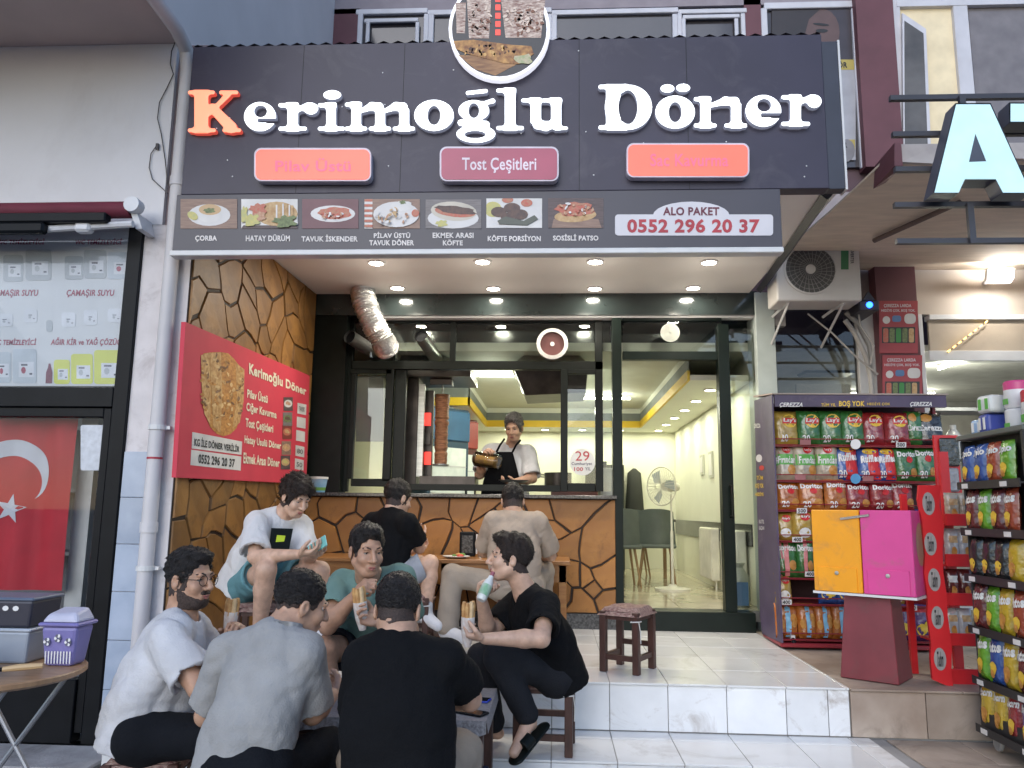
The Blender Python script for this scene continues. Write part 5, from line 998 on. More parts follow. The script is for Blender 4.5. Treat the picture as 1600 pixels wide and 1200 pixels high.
# ------------------------------------------------------------------ chip rack
def bag_depth(u, v, D):       # how far a bag's front bulges at u, v in 0..1
    e = max(0.0, 1-abs(2*u-1)**3.2)*max(0.0, 1-abs(2*v-1)**4.0); return D*e**.55*(1+.06*math.sin(u*17+v*9)+.05*math.sin(v*23-u*7))
FOIL = dict(gold=(.50, .33, .06), green=(.035, .17, .035), red=(.30, .018, .022), cream=(.52, .44, .33), blue=(.035, .10, .36), orange=(.48, .15, .025), black=(.02, .02, .022), purple=(.12, .05, .2), white=(.6, .6, .62), yellow=(.62, .42, .03), maroon=(.16, .03, .03), grey=(.3, .3, .33), lime=(.16, .42, .03), brick=(.38, .07, .03))
def foil(c): return mat('foil_'+c, tuple(x*.78 for x in FOIL[c]), 0.25, var=.22, scale=14, spec=.8, bump=1.0, bscale=22, coat=.3)
M_pbl = mat('print_navy', (.02, .04, .2), .4); M_pye = mat('print_yellow', (.75, .5, .05), .4); M_prd = mat('print_bright_red', (.55, .02, .02), .4); M_pgn = mat('print_bright_green', (.10, .38, .06), .4); M_pwt = mat('print_bright_white', (.72, .72, .70), .4); M_pbn = mat('print_chip', (.55, .28, .06), .4, col2=(.4, .16, .03), scale=30)
def bag(name, label, cat, loc, w, h, D, color, prints, rz=0, tilt=0.0, group=None):
    me = bpy.data.meshes.new(name); n, m = 10, 12; vs = []; fs = []; q = random.Random(label)
    wob = q.uniform(0, 6)
    def pos(u, v, s): 
        k = 1-.05*math.sin(math.pi*v)**.5; return ((u-.5)*w*k+.002*math.sin(v*30+wob), -s*bag_depth(u, v, D)+.004*math.sin(u*26+wob)*(1 if v < .03 or v > .97 else 0), v*h)
    for s in (1, -.7):
        for j in range(m+1):
            for i in range(n+1): vs.append(pos(i/n, j/m, s))
    for b, fl_ in ((0, 0), ((n+1)*(m+1), 1)):
        for j in range(m):
            for i in range(n):
                f = (b+j*(n+1)+i, b+j*(n+1)+i+1, b+(j+1)*(n+1)+i+1, b+(j+1)*(n+1)+i); fs.append(f[::-1] if fl_ else f)
    me.from_pydata(vs, [], fs); me.materials.append(foil(color))
    for p in me.polygons: p.use_smooth = True
    o = link(name, me); o.location = loc; o.rotation_euler = (tilt, 0, rz); tag(o, label, cat, group)
    def put(pts, fcs, mm, nm, off):
        g = G(); g._add([(x, y-off, z) for x, y, z in [pos(u, v, 1) for u, v in pts]], fcs); build(nm, g, mm, o, local=True)
    for k, pr in enumerate(prints):
        off = .0025+.0012*k
        if pr[0] == 'T': vs2, f2 = glyphs(pr[1], pr[7] if len(pr) > 7 else .03); u0, v0, u1, v1 = pr[2:6]; put([(u0+(u1-u0)*a, v0+(v1-v0)*b+.05*a*(1 if len(pr) > 8 else 0)) for a, b in vs2], f2, pr[6], 'lettering', off+.001)
        elif pr[0] == 'E':
            cu, cv, ru, rv = pr[1:5]; P = [(cu, cv)]+[(min(.98, max(.02, cu+ru*math.cos(k2*.524))), min(.98, max(.02, cv+rv*math.sin(k2*.524)))) for k2 in range(12)]; put(P, [(0, 1+i, 1+(i+1) % 12) for i in range(12)], pr[5], 'print_patch', off)
        else:
            u0, v0, u1, v1 = pr[1:5]; N_ = 6; P = [(u0+(u1-u0)*i/N_, v0+(v1-v0)*j/N_) for j in range(N_+1) for i in range(N_+1)]; put(P, [(j*(N_+1)+i, j*(N_+1)+i+1, (j+1)*(N_+1)+i+1, (j+1)*(N_+1)+i) for j in range(N_) for i in range(N_)], pr[5], 'print_patch', off)
    return o
N20 = ('T', '20', .16, .08, .46, .28, M_pwt, .02)
PR = dict(
 lays=[('E', .60, .68, .30, .20, M_pye), ('R', .30, .60, .92, .76, M_prd), ('T', "Lay's", .34, .61, .88, .76, M_pwt, .03), N20],
 lays_dark=[('E', .60, .70, .28, .18, M_pye), ('R', .30, .62, .92, .77, M_prd), ('T', "Lay's", .34, .63, .88, .77, M_pwt, .03), N20],
 baked=[('R', .03, .42, .97, .72, M_pgn), ('E', .55, .84, .20, .10, M_prd), ('T', "Lay's", .42, .80, .70, .89, M_pwt, .02), ('T', 'Fırından', .12, .46, .95, .66, M_pwt, .03), ('E', .74, .28, .20, .14, M_pbn)],
 ruf=[('R', .45, .04, .96, .95, M_prd), ('E', .55, .85, .3, .09, M_pye), ('T', 'Ruffles', .18, .50, .95, .72, M_pwt, .05, 1), N20],
 dor=[('T', 'Doritos', .08, .70, .96, .86, M_pwt, .05), ('E', .58, .62, .15, .10, M_prd), ('E', .75, .25, .18, .13, M_pbn), N20],
 corn=[('T', 'Cerezza', .06, .42, .92, .60, M_pwt, .03), ('E', .35, .80, .22, .12, M_pbn)],
 gold=[('E', .6, .75, .26, .13, M_prd), ('T', "Lay's", .4, .69, .82, .80, M_pwt, .03), ('E', .55, .25, .3, .16, M_plate)],
 chip=[('E', .4, .3, .28, .16, M_pye), ('E', .7, .38, .2, .14, M_pye), ('R', .1, .75, .9, .9, M_prd)],
 stripe=[('R', .38, .03, .62, .97, mat('print_sky_blue', (.2, .45, .65), .4)), ('E', .75, .5, .18, .2, M_pbn), ('E', .2, .4, .14, .15, M_pbn)],
 dors=[('T', 'Doritos', .08, .66, .96, .82, M_pwt, .05), ('R', .40, .03, .60, .97, mat('print_pink_band', (.6, .2, .2), .4)), ('E', .75, .3, .16, .13, M_pbn)], none=[])
YR = 6.22; cr = thing('chip_rack', 'wheeled red wire rack of chip bags with purple header beside the door', 'rack', (2.3, YR+.25, ZP))
M_purp = mat('purple_card', (.075, .055, .105), .5, var=.15, grime=((.2, .16, .18), .5, 5)); M_rack = mat('red_rack_metal', (.25, .02, .03), .4); M_kraft = mat('dusty_card_top', (.36, .30, .27), .8)
XA, XB = 1.655, 2.95
rows = [697, 752, 797.5, 845, 902, 942, 996]; zr = [onY(1260, y, YR)[2] for y in rows]; ztop = onY(1330, 640, YR)[2]; zhd = onY(1330, 622, YR)[2]
g = G(); g.span((XA+.02, YR-.16, ztop), (XB, YR-.13, zhd)); hd = build('header', g, M_purp, cr)
g = G(); g.hexa([(XA-.0, YR-.17, zhd+.002), (XB+.01, YR-.17, zhd+.002), (XB, YR+.4, zhd+.06), (XA, YR+.4, zhd+.06)], [(XA, YR-.17, zhd+.012), (XB+.01, YR-.17, zhd+.012), (XB, YR+.4, zhd+.075), (XA, YR+.4, zhd+.075)]); build('top_card', g, M_kraft, cr)
HP = YP(YR-.16); HPn = Plane((0, YR-.16, 0), (0, -1, 0))
text('TÜM YIL', (1283, 629, 1306, 635), HPn, M_pye, hd, .003); text('BOŞ YOK', (1311, 626, 1351, 637), HPn, M_pye, hd, .003, bold=.03); text('HEDİYE ÇOK', (1355, 628, 1391, 634), HPn, M_pye, hd, .003); text('ÇEREZZA', (1218, 629, 1254, 637), HPn, M_pwt, hd, .003, bold=.03, shear=.3); text('ÇEREZZA', (1422, 628, 1456, 636), HPn, M_pwt, hd, .003, bold=.03, shear=.3)
g = G(); P = [(XA, YR-.15, zr[6]-.02), (XA, YR-.15, zhd), (XA, YR+.38, zhd+.03), (XA, YR+.45, zr[6]+.1), (XA, YR+.40, zr[6]-.04)]; g.prism(P, (.012, 0, 0)); sp = build('side_panel', g, M_purp, cr)
XPn = Plane((XA, 0, 0), (-1, 0, 0))
for t, q, m in (('BOŞ YOK', (1180, 755, 1193, 764), M_pye), ('HEDİYE', (1180, 768, 1193, 775), M_pye), ('TÜM', (1182, 742, 1192, 750), M_pye), ('ÇEREZZA', (1178, 662, 1188, 670), M_pwt), ('KATIL', (1186, 812, 1194, 818), M_pl), ('KAZAN', (1186, 822, 1194, 828), M_pl)):
    text(t, q, XPn, m, sp, .003, bold=.02)
flat('print_shape', el(1186, 716, 5, 6, 14), XPn, M_pl, sp, .003); flat('print_shape', el(1190, 731, 4, 4, 10), XPn, M_prd, sp, .003)
g = G(); g.span((XA+.02, YR+.33, zr[6]-.02), (XB-.02, YR+.36, zhd)); build('back_panel', g, mat('dark_red_back', (.06, .02, .025), .7), cr)
for i, z in enumerate(zr):
    g = G(); g.span((XA+.02, YR-.10, z-.012), (XB-.02, YR+.33, z-.004)); s = build('shelf', g, M_rack, cr); g = G()
    for zz in (z+.0, z+.045): g.tube([(XA+.02, YR-.11, zz), (XB-.02, YR-.11, zz)], .004, 5)
    build('shelf_rail', g, M_rack, s)
for x in (XA+.03, XB-.03): g = G(); g.span((x-.012, YR-.02, zr[6]-.05), (x+.012, YR+.02, zhd)); build('upright', g, M_rack, cr)
g = G(); g.span((XA, YR-.13, zr[6]-.055), (XB, YR+.38, zr[6]-.025)); build('base', g, M_rack, cr, bevel=.006)
for x in (XA+.10, XB-.1):
    for y in (YR-.08, YR+.3): g = G(); g.lathe([(.035, -.012), (.04, -.006), (.04, .006), (.035, .012)], (x, y, ZP+.042), 14, 'x'); w = build('caster', g, M_fb, cr, smooth=True); g = G(); g.box((x, y, ZP+.075), (.03, .03, .04)); build('fork', g, M_alu, w)
ORD = ['first', 'second', 'third', 'fourth', 'fifth', 'sixth', 'seventh', 'eighth', 'ninth', 'tenth']
RN = ['top', 'second', 'third', 'fourth', 'fifth', 'sixth', 'bottom']
RB = [(0, 645, [(1195, 1216, 'gold', 'none'), (1212, 1249, 'gold', 'lays'), (1248, 1283, 'green', 'lays'), (1282, 1317, 'green', 'lays'), (1316, 1351, 'green', 'lays'), (1348, 1385, 'red', 'lays_dark'), (1384, 1420, 'red', 'lays_dark'), (1417, 1444, 'green', 'corn'), (1436, 1476, 'black', 'corn')]),
      (1, 699, [(1196, 1213, 'cream', 'baked'), (1210, 1244, 'cream', 'baked'), (1242, 1276, 'cream', 'baked'), (1276, 1309, 'cream', 'baked'), (1306, 1341, 'blue', 'ruf'), (1340, 1375, 'blue', 'ruf'), (1369, 1400, 'blue', 'ruf'), (1398, 1433, 'green', 'dor'), (1430, 1465, 'green', 'dor')]),
      (2, 753, [(1200, 1216, 'orange', 'dor'), (1213, 1250, 'orange', 'dor'), (1249, 1285, 'orange', 'dor'), (1288, 1323, 'orange', 'dor'), (1321, 1360, 'red', 'dor'), (1360, 1398, 'red', 'dor'), (1395, 1430, 'red', 'dor')]),
      (3, 800, [(1203, 1240, 'gold', 'gold'), (1239, 1269, 'gold', 'gold'), (1267, 1300, 'red', 'lays_dark'), (1300, 1335, 'red', 'lays_dark'), (1398, 1428, 'red', 'chip'), (1426, 1455, 'blue', 'chip')]),
      (4, 846, [(1200, 1215, 'green', 'dors'), (1213, 1246, 'green', 'dors'), (1245, 1271, 'green', 'dors'), (1268, 1297, 'green', 'dors'), (1427, 1456, 'purple', 'chip')]),
      (5, 900, [(1208, 1237, 'gold', 'gold'), (1279, 1308, 'blue', 'chip'), (1307, 1337, 'blue', 'chip'), (1388, 1415, 'gold', 'gold'), (1412, 1450, 'red', 'chip')]),
      (6, 946, [(1209, 1249, 'orange', 'stripe'), (1248, 1276, 'orange', 'stripe'), (1274, 1303, 'orange', 'stripe'), (1301, 1330, 'orange', 'stripe'), (1402, 1428, 'purple', 'chip'), (1426, 1452, 'purple', 'chip')])]
CN = dict(gold='gold', green='green', red='red', cream='cream and green', blue='blue', orange='orange', black='black', purple='purple')
for r, yt, lst in RB:
    cnt = {}; tot = {}
    for b in lst: tot[b[2]] = tot.get(b[2], 0)+1
    for x0, x1, c, pr in lst:
        cnt[c] = cnt.get(c, 0)+1; ya = YR-.045; yb = rows[r]-1.5; x0 = max(x0, 1213 if r else 1211); x1 = max(x1, x0+16); xm = (x0+x1)/2
        w = onY(x1, yb, ya)[0]-onY(x0, yb, ya)[0]; pz = onY(xm, yb, ya); h = onY(xm, yt, ya)[2]-zr[r]
        lb = f"{CN[c]} chip bag on the {RN[r]} shelf of the purple rack" if tot[c] == 1 else f"{ORD[cnt[c]-1]} {CN[c]} chip bag from the door, {RN[r]} shelf of the purple rack"
        bag('chip_bag', lb, 'chip bag', (pz[0], ya+rng.uniform(-.015, .02), zr[r]), w*rng.uniform(1.02, 1.12), h*rng.uniform(1.0, 1.13), .048, c, PR[pr], R(rng.uniform(-9, 9)), R(rng.uniform(-11, -1)), 'bags on the chip rack')
for x, y, t in ((1408, 695, '500'), (1253, 798, '500'), (1246, 843, '400'), (1266, 897, '400'), (1229, 941, '400'), (1425, 950, '400')):
    f = flat('price_tag', R4(x-8, y-4, x+8, y+4), YP(YR-.118), M_lab, cr, 0, .002); text(t, (x-6, y-3, x+6, y+3), YP(YR-.122), M_black, f, 0, bold=.03)
for x, y, m in ((1337, 694, M_pwt), (1337, 748, mat('blue_disc', (.08, .28, .5), .4))): flat('round_tag', el(x, y, 8, 8, 18), YP(YR-.13), m, cr, 0, .003)
for x, y in ((1258, 691), (1250, 746), (1356, 748)): flat('blank_tag', R4(x-8, y-4, x+9, y+4), YP(YR-.122), mat('dusty_pink_tag', (.28, .10, .10), .5), cr, 0, .002)
# ------------------------------------------------------------------ capsule machine on a tapered pedestal
pA, pB, pC = onZ(1313, 1058, ZP), onZ(1405, 1071, ZP), onZ(1427, 1062, ZP)
u = (pB-pA)/np.linalg.norm(pB-pA); wv = V(-u[1], u[0], 0); Lp = np.linalg.norm(pB-pA); o0 = (pA+pB)/2+wv*.15
cm = thing('capsule_machine', 'orange and pink twin capsule machine on a tapered maroon pedestal', 'vending machine', o0, math.atan2(u[1], u[0]))
zbx = .505; hb = .50; M_ped = mat('maroon_painted_steel', (.17, .028, .035), .45, var=.14, grime=((.10, .06, .05), .7, 5))
g = G(); g.hexa([(-Lp/2, -.15, 0), (Lp/2, -.15, 0), (Lp/2, .15, 0), (-Lp/2, .15, 0)], [(-.135, -.10, zbx-.02), (.135, -.10, zbx-.02), (.135, .10, zbx-.02), (-.135, .10, zbx-.02)]); build('pedestal', g, M_ped, cm, bevel=.004, local=True)
g = G(); g.box((.0, 0, zbx-.008), (.60, .34, .014)); build('base_plate', g, M_alu, cm, local=True)
for s, c, nm in ((-1, (.80, .33, .010), 'orange_box'), (1, (.62, .06, .26), 'pink_box')):
    m = mat(nm+'_paint', c, .42, var=.05, grime=((.25, .15, .1), .5, 5), bump=.05, bscale=6); g = G(); g.box((s*.148, 0, zbx+hb/2), (.29, .32, hb)); b = build(nm, g, m, cm, bevel=.004, local=True)
    g = G(); g.box((s*.148, -.164, zbx+.075), (.235, .008, .145)); build('flap', g, m, b, bevel=.002, local=True); g = G(); g.lathe([(.012, -.168), (.012, -.176), (0, -.177)], (s*.148, 0, zbx+.115), 12, 'y'); build('lock', g, M_metal, b, smooth=True, local=True)
g = G(); g.tube([(-.11, -.168, zbx+hb-.055), (.06, -.168, zbx+hb-.03)], .008, 6); build('latch_bar', g, M_metal, cm, local=True)
g = G(); g.disc((.2945, 0, zbx+.30), (0, .09, 0), (0, 0, .13), 20); build('side_window', g, mat('tan_oval_print', (.4, .24, .16), .4), cm, local=True)
# ------------------------------------------------------------------ red plastic candy stand
YD = 4.98; DP = YP(YD); ds = thing('candy_stand', 'bright red wavy plastic candy stand between capsule machine and black rack', 'display stand', onY(1472, 1078, YD)*V(1, 1, 0)+V(0, 0, ZP))
M_rp = mat('bright_red_plastic', (.55, .02, .025), .35, var=.08)
L_ = [(1436, 758), (1434, 780), (1441, 815), (1443, 840), (1446, 867), (1444, 895), (1450, 934), (1449, 960), (1455, 1004), (1454, 1030), (1457, 1062)]; R_ = [(1490, 1076), (1487, 1050), (1487, 1004), (1481, 965), (1480, 934), (1474, 895), (1473, 860), (1475, 822), (1468, 790), (1470, 758)]
flat('side_panel', L_+R_, DP, M_rp, ds, 0, .02)
for x, y in ((1451, 787), (1454, 850), (1460, 906), (1465, 965), (1469, 1030)):
    f = flat('oval_badge', el(x, y, 9.5, 18, 20, rot=-6), DP, mat('grey_badge', (.30, .28, .27), .4), ds, .021, .002); text('Tadım', [(x-5, y-12), (x+5, y-12), (x+5, y+12), (x-5, y+12)], DP, M_black, f, .025, bold=.02)
for i, (y0, y1) in enumerate(((803, 822), (866, 886), (927, 947), (990, 1010), (1046, 1077))):
    g = rect(1478, y0, 1540, y1, YD+.03, .02); f = build('tray', g, M_rp, ds, bevel=.004); zt0 = onY(1500, y1, YD)[2]; xx0, xx1 = onY(1478, y1, YD)[0], onY(1540, y1, YD)[0]; build('tray_floor', G().span((xx0, YD+.05, zt0), (xx1, YD+.33, zt0+.012)), M_rp, f)
build('back_post', G().span((onY(1520, 900, YD)[0], YD+.3, ZP), (onY(1535, 900, YD)[0], YD+.33, onY(1520, 700, YD)[2])), M_rp, ds); build('back_post', G().span((onY(1450, 900, YD)[0], YD+.3, ZP), (onY(1460, 900, YD)[0], YD+.33, onY(1450, 770, YD)[2])), M_rp, ds)
for i, (y0, y1, c) in enumerate(((770, 803, 'cream'), (826, 866, 'white'), (889, 927, 'maroon'), (950, 990, 'white'))):
    for k, (x0, x1) in enumerate(((1476, 1499), (1497, 1520))):
        ya = YD+.13; zt0 = onY(1500, [822, 886, 947, 1010][i], YD)[2]+.012; w = onY(x1, y1, ya)[0]-onY(x0, y1, ya)[0]; px = onY((x0+x1)/2, y1, ya)[0]; h = onY(1500, y0, ya)[2]-zt0
        bag('snack_pack', f"{['cream', 'white', 'maroon', 'silver white'][i]} snack pack {'nearer the red panel' if k == 0 else 'nearer the black rack'} on the {['top', 'second', 'third', 'lowest'][i]} tray of the red stand", 'snack pack', (px, ya, zt0), w, h, .03, c, [('R', .2, .6, .8, .8, M_pbr if c != 'maroon' else M_pwt), ('E', .5, .35, .2, .14, M_pbn)], 0, 0, 'packs on the red stand')
# dark hanging display above the stand
hb_ = thing('hanging_bag_strip', 'dark snack bags hanging in a red frame above the candy stand', 'display', onY(1478, 775, 5.6)); build('frame', rect(1462, 680, 1500, 772, 5.6, .02), M_rp, hb_); build('hanging_bag', rect(1470, 684, 1500, 728, 5.57, .025), foil('black'), hb_, bevel=.01); build('hanging_bag', rect(1472, 731, 1500, 768, 5.57, .025), foil('grey'), hb_, bevel=.01)
# ------------------------------------------------------------------ black snack rack, its front turned to the left
XK = 2.335; XKp = Plane((XK, 0, 0), (-1, 0, 0)); KY0, KY1 = 4.68, 4.02
bkk = thing('snack_rack', 'tall black wheeled rack of chip tubes and bags at the right edge', 'rack', (XK+.2, 4.38, ZL)); zk = onX(1500, 690, XK)[2]
M_bk = mat('black_rack_panel', (.018, .018, .020), .5)
build('side_panel', G().span((XK, KY0-.012, ZL+.09), (XK+.36, KY0, zk)), M_bk, bkk, bevel=.004); build('side_panel', G().span((XK-.02, KY1, ZL+.09), (XK+.36, KY1+.03, zk)), M_bk, bkk, bevel=.004)
build('back_panel', G().span((XK+.06, KY1+.03, ZL+.1), (XK+.08, KY0-.013, zk)), M_bk, bkk); build('top_panel', G().span((XK-.02, KY1, zk+.001), (XK+.38, KY0, zk+.03)), mat('grey_green_top', (.10, .11, .095), .6), bkk, bevel=.005); build('base', G().span((XK-.01, KY1+.031, ZL+.09), (XK+.36, KY0-.013, ZL+.20)), M_bk, bkk)
for x in (XK+.05, XK+.3):
    for y in (KY0-.06, KY1+.07): g = G(); g.lathe([(.034, -.012), (.04, -.006), (.04, .006), (.034, .012)], (x, y, ZL+.041), 14, 'x'); w = build('caster', g, mat('grey_tyre', (.3, .3, .3), .5), bkk, smooth=True); g = G(); g.box((x, y, ZL+.075), (.03, .03, .03)); build('fork', g, M_alu, w)
rk = [(700, 757, ['blue', 'blue', 'brick', 'lime'], 'Cipso'), (769, 828, ['maroon', 'lime', 'maroon', 'brick'], 'Patos'), (842, 898, ['black', 'black', 'black', 'yellow'], ''), (914, 975, ['maroon', 'lime', 'yellow', 'brick'], 'Patos'), (985, 1050, ['lime', 'blue', 'yellow', 'maroon'], 'Patos'), (1058, 1120, ['yellow', 'yellow', 'red', 'purple'], 'Popcorn')]
for i, (y0, y1, cols, tx) in enumerate(rk):
    zb_ = onX(1510, y1, XK)[2]; h = onX(1510, y0, XK)[2]-zb_; f = build('shelf', G().span((XK-.035, KY1+.031, zb_-.014), (XK+.058, KY0-.013, zb_-.004)), M_bk, bkk); build('shelf_lip', G().span((XK-.04, KY1+.031, zb_-.03), (XK-.036, KY0-.013, zb_+.012)), M_bk, f)
    for k, c in enumerate(cols):
        yy = KY0-.07-.128*k; pr = [('T', tx, .08, .62, .95, .84, M_pwt, .05, 1)] if tx else []
        pr += [('E', .5, .32, .26, .14, M_pye if c != 'yellow' else M_pbn), ('E', .38, .2, .2, .09, M_pbn)]
        same = cols.count(c); wh = f" {ORD[cols[:k+1].count(c)-1]} of its colour" if same > 1 else ''
        nm = dict(brick='orange red', lime='bright green').get(c, c)
        bag('slim_snack_bag', f"{nm} slim snack bag{',' if wh else ''}{wh}, {['top', 'second', 'third', 'fourth', 'fifth', 'bottom'][i]} row of the black rack", 'snack bag', (XK+.012, yy, zb_), .112, h*1.06, .032, c, pr, R(-90+rng.uniform(-3, 3)), R(-3), 'bags on the black rack')
    for k in (0, 3): p = V(XK-.042, KY0-.10-.128*k, zb_-.012); g = G(); g.box(p, (.003, .06, .026)); build('price_tag', g, M_lab, f)
# tissue and soap packs on top of it
zt = zk+.031
def roll(label, p, r, h, m, m2): t = thing('tissue_pack', label, 'tissue pack', p, 0, 'packs on top of the black rack'); g = G(); g.lathe([(r*.9, 0), (r, .01), (r, h*.66), (r*1.0, h*.67)], (0, 0, 0), 20); build('wrapper', g, m, t, smooth=True, local=True); g = G(); g.lathe([(r*1.0, h*.67), (r, h-.01), (r*.85, h), (0, h)], (0, 0, 0), 20); build('top_band', g, m2, t, smooth=True, local=True); g = G(); g.box((-r*1.0, 0, h*.25), (.004, r*.7, h*.2)); build('label', g, M_pgn, t, local=True)
M_tp = mat('white_tissue_film', (.66, .66, .66), .35, bump=.3, bscale=25); M_tpk = mat('pink_film', (.55, .06, .2), .35)
roll('pink topped paper roll standing on another roll on the black rack', (XK+.16, 4.36, zt+.12), .062, .15, M_tp, M_tpk); roll('white paper roll under the pink topped one', (XK+.16, 4.36, zt), .064, .118, M_tp, M_tp); roll('white roll at the right frame edge on the black rack', (XK+.16, 4.20, zt), .065, .20, M_tp, mat('red_band', (.5, .03, .05), .4))
for k, (y, s, c, lb) in enumerate(((4.52, (.14, .10, .11), (.05, .07, .3), 'navy striped tissue pack beside the paper rolls'), (4.50, (.15, .12, .10), (.6, .62, .6), 'white tissue pack lying on the navy striped pack'), (4.635, (.12, .09, .09), (.3, .45, .65), 'pale blue wipes pack at the corner of the black rack'))):
    t = thing('wipes_pack', lb, 'tissue pack', (XK+.12, y, zt+(.111 if k == 1 else 0)), R(10*k)); g = G(); g.box((0, 0, s[2]/2), s); build('wrapper', g, mat('wipes_film_%d' % k, c, .35, bump=.3, bscale=20), t, bevel=.022, local=True, seg=3)
    for j in (-1, 1): g = G(); g.box((-s[0]/2-.001, j*s[1]*.22, s[2]/2), (.004, s[1]*.18, s[2]*.6)); build('label', g, M_pwt if k != 1 else M_pgn, t, local=True)
# white bottles behind, inside the market
msx = thing('market_shelf', 'grey market shelf unit with bottles behind the black rack', 'shelf', (4.0, 7.6, ZP))
for k in range(5): build('board', G().span((3.1, 7.5, ZP+.15+.45*k), (5.6, 7.85, ZP+.18+.45*k)), mat('grey_shelf_metal', (.35, .35, .36), .5), msx)
for x in (3.1, 4.35, 5.58): build('post', G().span((x, 7.86, ZP), (x+.03, 7.9, 2.5)), M_alu, msx)
for k in range(3, 4):
    for j in range(9): cupthing('detergent_bottle', f"{ORD[j]} detergent bottle on the market shelf", 'bottle', (3.25+.26*j, 7.66, ZP+.181+.45*k), [(.06, 0), (.07, .03), (.07, .2), (.03, .26), (0, .26)], foil(['white', 'blue', 'yellow', 'green', 'red'][(j+k) % 5]), ([(.028, .26), (.028, .30), (0, .30)], M_pwt, 'cap'))['group'] = 'bottles on the market shelf'
# backpack under the low table edge
bp = thing('cloth_bag', 'dark navy cloth bag at the foot of the low table', 'bag', (-.32, 3.62, .03)); g = G(); g.lathe([(.10, 0), (.13, .05), (.12, .14), (.07, .21), (.03, .23), (0, .232)], (0, 0, 0), 14, sy=.7); build('body', g, mat('navy_cloth', (.012, .016, .04), .8, bump=.8, bscale=14), bp, smooth=True, local=True); g = G(); g.tube([(-.06, 0, .2), (-.03, -.03, .27), (.03, -.03, .27), (.06, 0, .2)], .012, 6); build('strap', g, mat('navy_strap', (.014, .018, .045), .7), bp, smooth=True, local=True)
# ------------------------------------------------------------------ inside the doner shop
M_steel = mat('brushed_steel', (.40, .40, .38), .35, .85, var=.15, stretch=(1, 1, 8)); M_dsteel = mat('sooty_steel', (.07, .06, .055), .4, .6, var=.3, scale=8)
YD2 = 7.42
dg_ = thing('doner_grill', 'upright doner grill with glowing burners and tall meat spit behind the window', 'grill', V(onY(690, 740, YD2)[0], YD2, ZC))
def ibox(x0, y0, x1, y1, Y, d, m, name, par, bev=.003): return build(name, rect(x0, y0, x1, y1, Y, d), m, par, bevel=bev)
ibox(655, 744, 742, 762, YD2-.16, .34, M_dsteel, 'drip_tray', dg_); ibox(634, 578, 652, 757, YD2-.05, .25, M_dsteel, 'housing', dg_); ibox(652, 600, 662, 745, YD2-.05, .04, M_steel, 'housing_edge', dg_); ibox(662, 610, 676, 744, YD2+.08, .05, M_dsteel, 'burner_panel', dg_)
M_glow = mat('glowing_burner', (.6, .05, .02), .5, emit=.9, ecol=(1.0, .05, .04))
for a, b in ((645, 665), (676, 695), (706, 726)): ibox(663, a, 673, b, YD2+.06, .02, M_glow if a != 676 else M_dsteel, 'burner', dg_)
M_meat = mat('stacked_doner_meat', (.42, .19, .09), .5, col2=(.16, .055, .025), scale=16, stretch=(1, 1, 5), bump=.8, bscale=60)
c = onY(690, 670, YD2); zz0, zz1 = onY(690, 725, YD2)[2], onY(690, 617, YD2)[2]; g = G(); q = random.Random(5); prof = [(.0, zz0)]
for k in range(34): t = k/33; prof.append(((.058+.014*t)*(1+q.uniform(-.07, .07))*(1 if k % 3 else .94), zz0+(zz1-zz0)*t))
prof.append((0, zz1+.005)); g.lathe([(r, z) for r, z in prof], (c[0], c[1], 0), 22); mt = build('meat_spit', g, M_meat, dg_, smooth=True)
g = G(); g.tube([(c[0], c[1], zz1), (c[0], c[1], zz1+.13)], .007, 8); build('skewer', g, M_steel, mt); g = G(); g.lathe([(.075, zz0-.018), (.08, zz0-.01), (.08, zz0-.002), (0, zz0-.002)], (c[0], c[1], 0), 22); build('spit_plate', g, M_steel, mt)
ibox(672, 592, 706, 601, YD2-.04, .12, M_dsteel, 'motor', dg_)
# extractor hoods
h1 = thing('extractor_hood', 'galvanised hood above the doner grill behind the glass', 'hood', V(onY(660, 570, 7.5)[0], 7.5, 2.6))
a = [onY(612, 585, 7.25), onY(735, 585, 7.25)]; zh = onY(700, 588, 7.25)[2]; x0, x1 = a[0][0]-.2, a[1][0]
g = G(); g.span((x0, 7.25, zh), (x1, 7.95, zh+.07)); build('rim', g, M_dsteel, h1); g = G(); g.hexa([(x0, 7.25, zh+.071), (x1, 7.25, zh+.071), (x1, 7.95, zh+.071), (x0, 7.95, zh+.071)], [(x0+.25, 7.45, zh+.25), (x1-.3, 7.45, zh+.25), (x1-.3, 7.8, zh+.25), (x0+.25, 7.8, zh+.25)]); build('sloped_sides', g, M_metal, h1)
h2 = thing('extractor_hood', 'tapered galvanised hood hanging behind the round window fan', 'hood', V(onY(860, 600, 7.7)[0], 7.7, 2.5))
zh = onY(868, 618, 7.5)[2]; x0, x1 = onY(821, 610, 7.5)[0], onY(915, 610, 7.5)[0]
g = G(); g.hexa([(x0, 7.5, zh), (x1, 7.5, zh+.03), (x1, 8.1, zh+.03), (x0, 8.1, zh)], [(x0-.12, 7.4, zh+.27), (x1+.02, 7.4, zh+.27), (x1+.02, 8.2, zh+.27), (x0-.12, 8.2, zh+.27)]); build('lower_body', g, M_dsteel, h2); g = G(); g.hexa([(x0-.14, 7.38, zh+.272), (x1+.04, 7.38, zh+.272), (x1+.04, 8.2, zh+.272), (x0-.14, 8.2, zh+.272)], [(x0+.06, 7.45, zh+.44), (x1-.12, 7.45, zh+.44), (x1-.12, 8.0, zh+.44), (x0+.06, 8.0, zh+.44)]); build('sloped_sides', g, M_metal, h2)
p = onY(863, 538, YG); wf = thing('window_fan', 'round white exhaust fan with dark red grille set in the transom glass', 'fan', p)
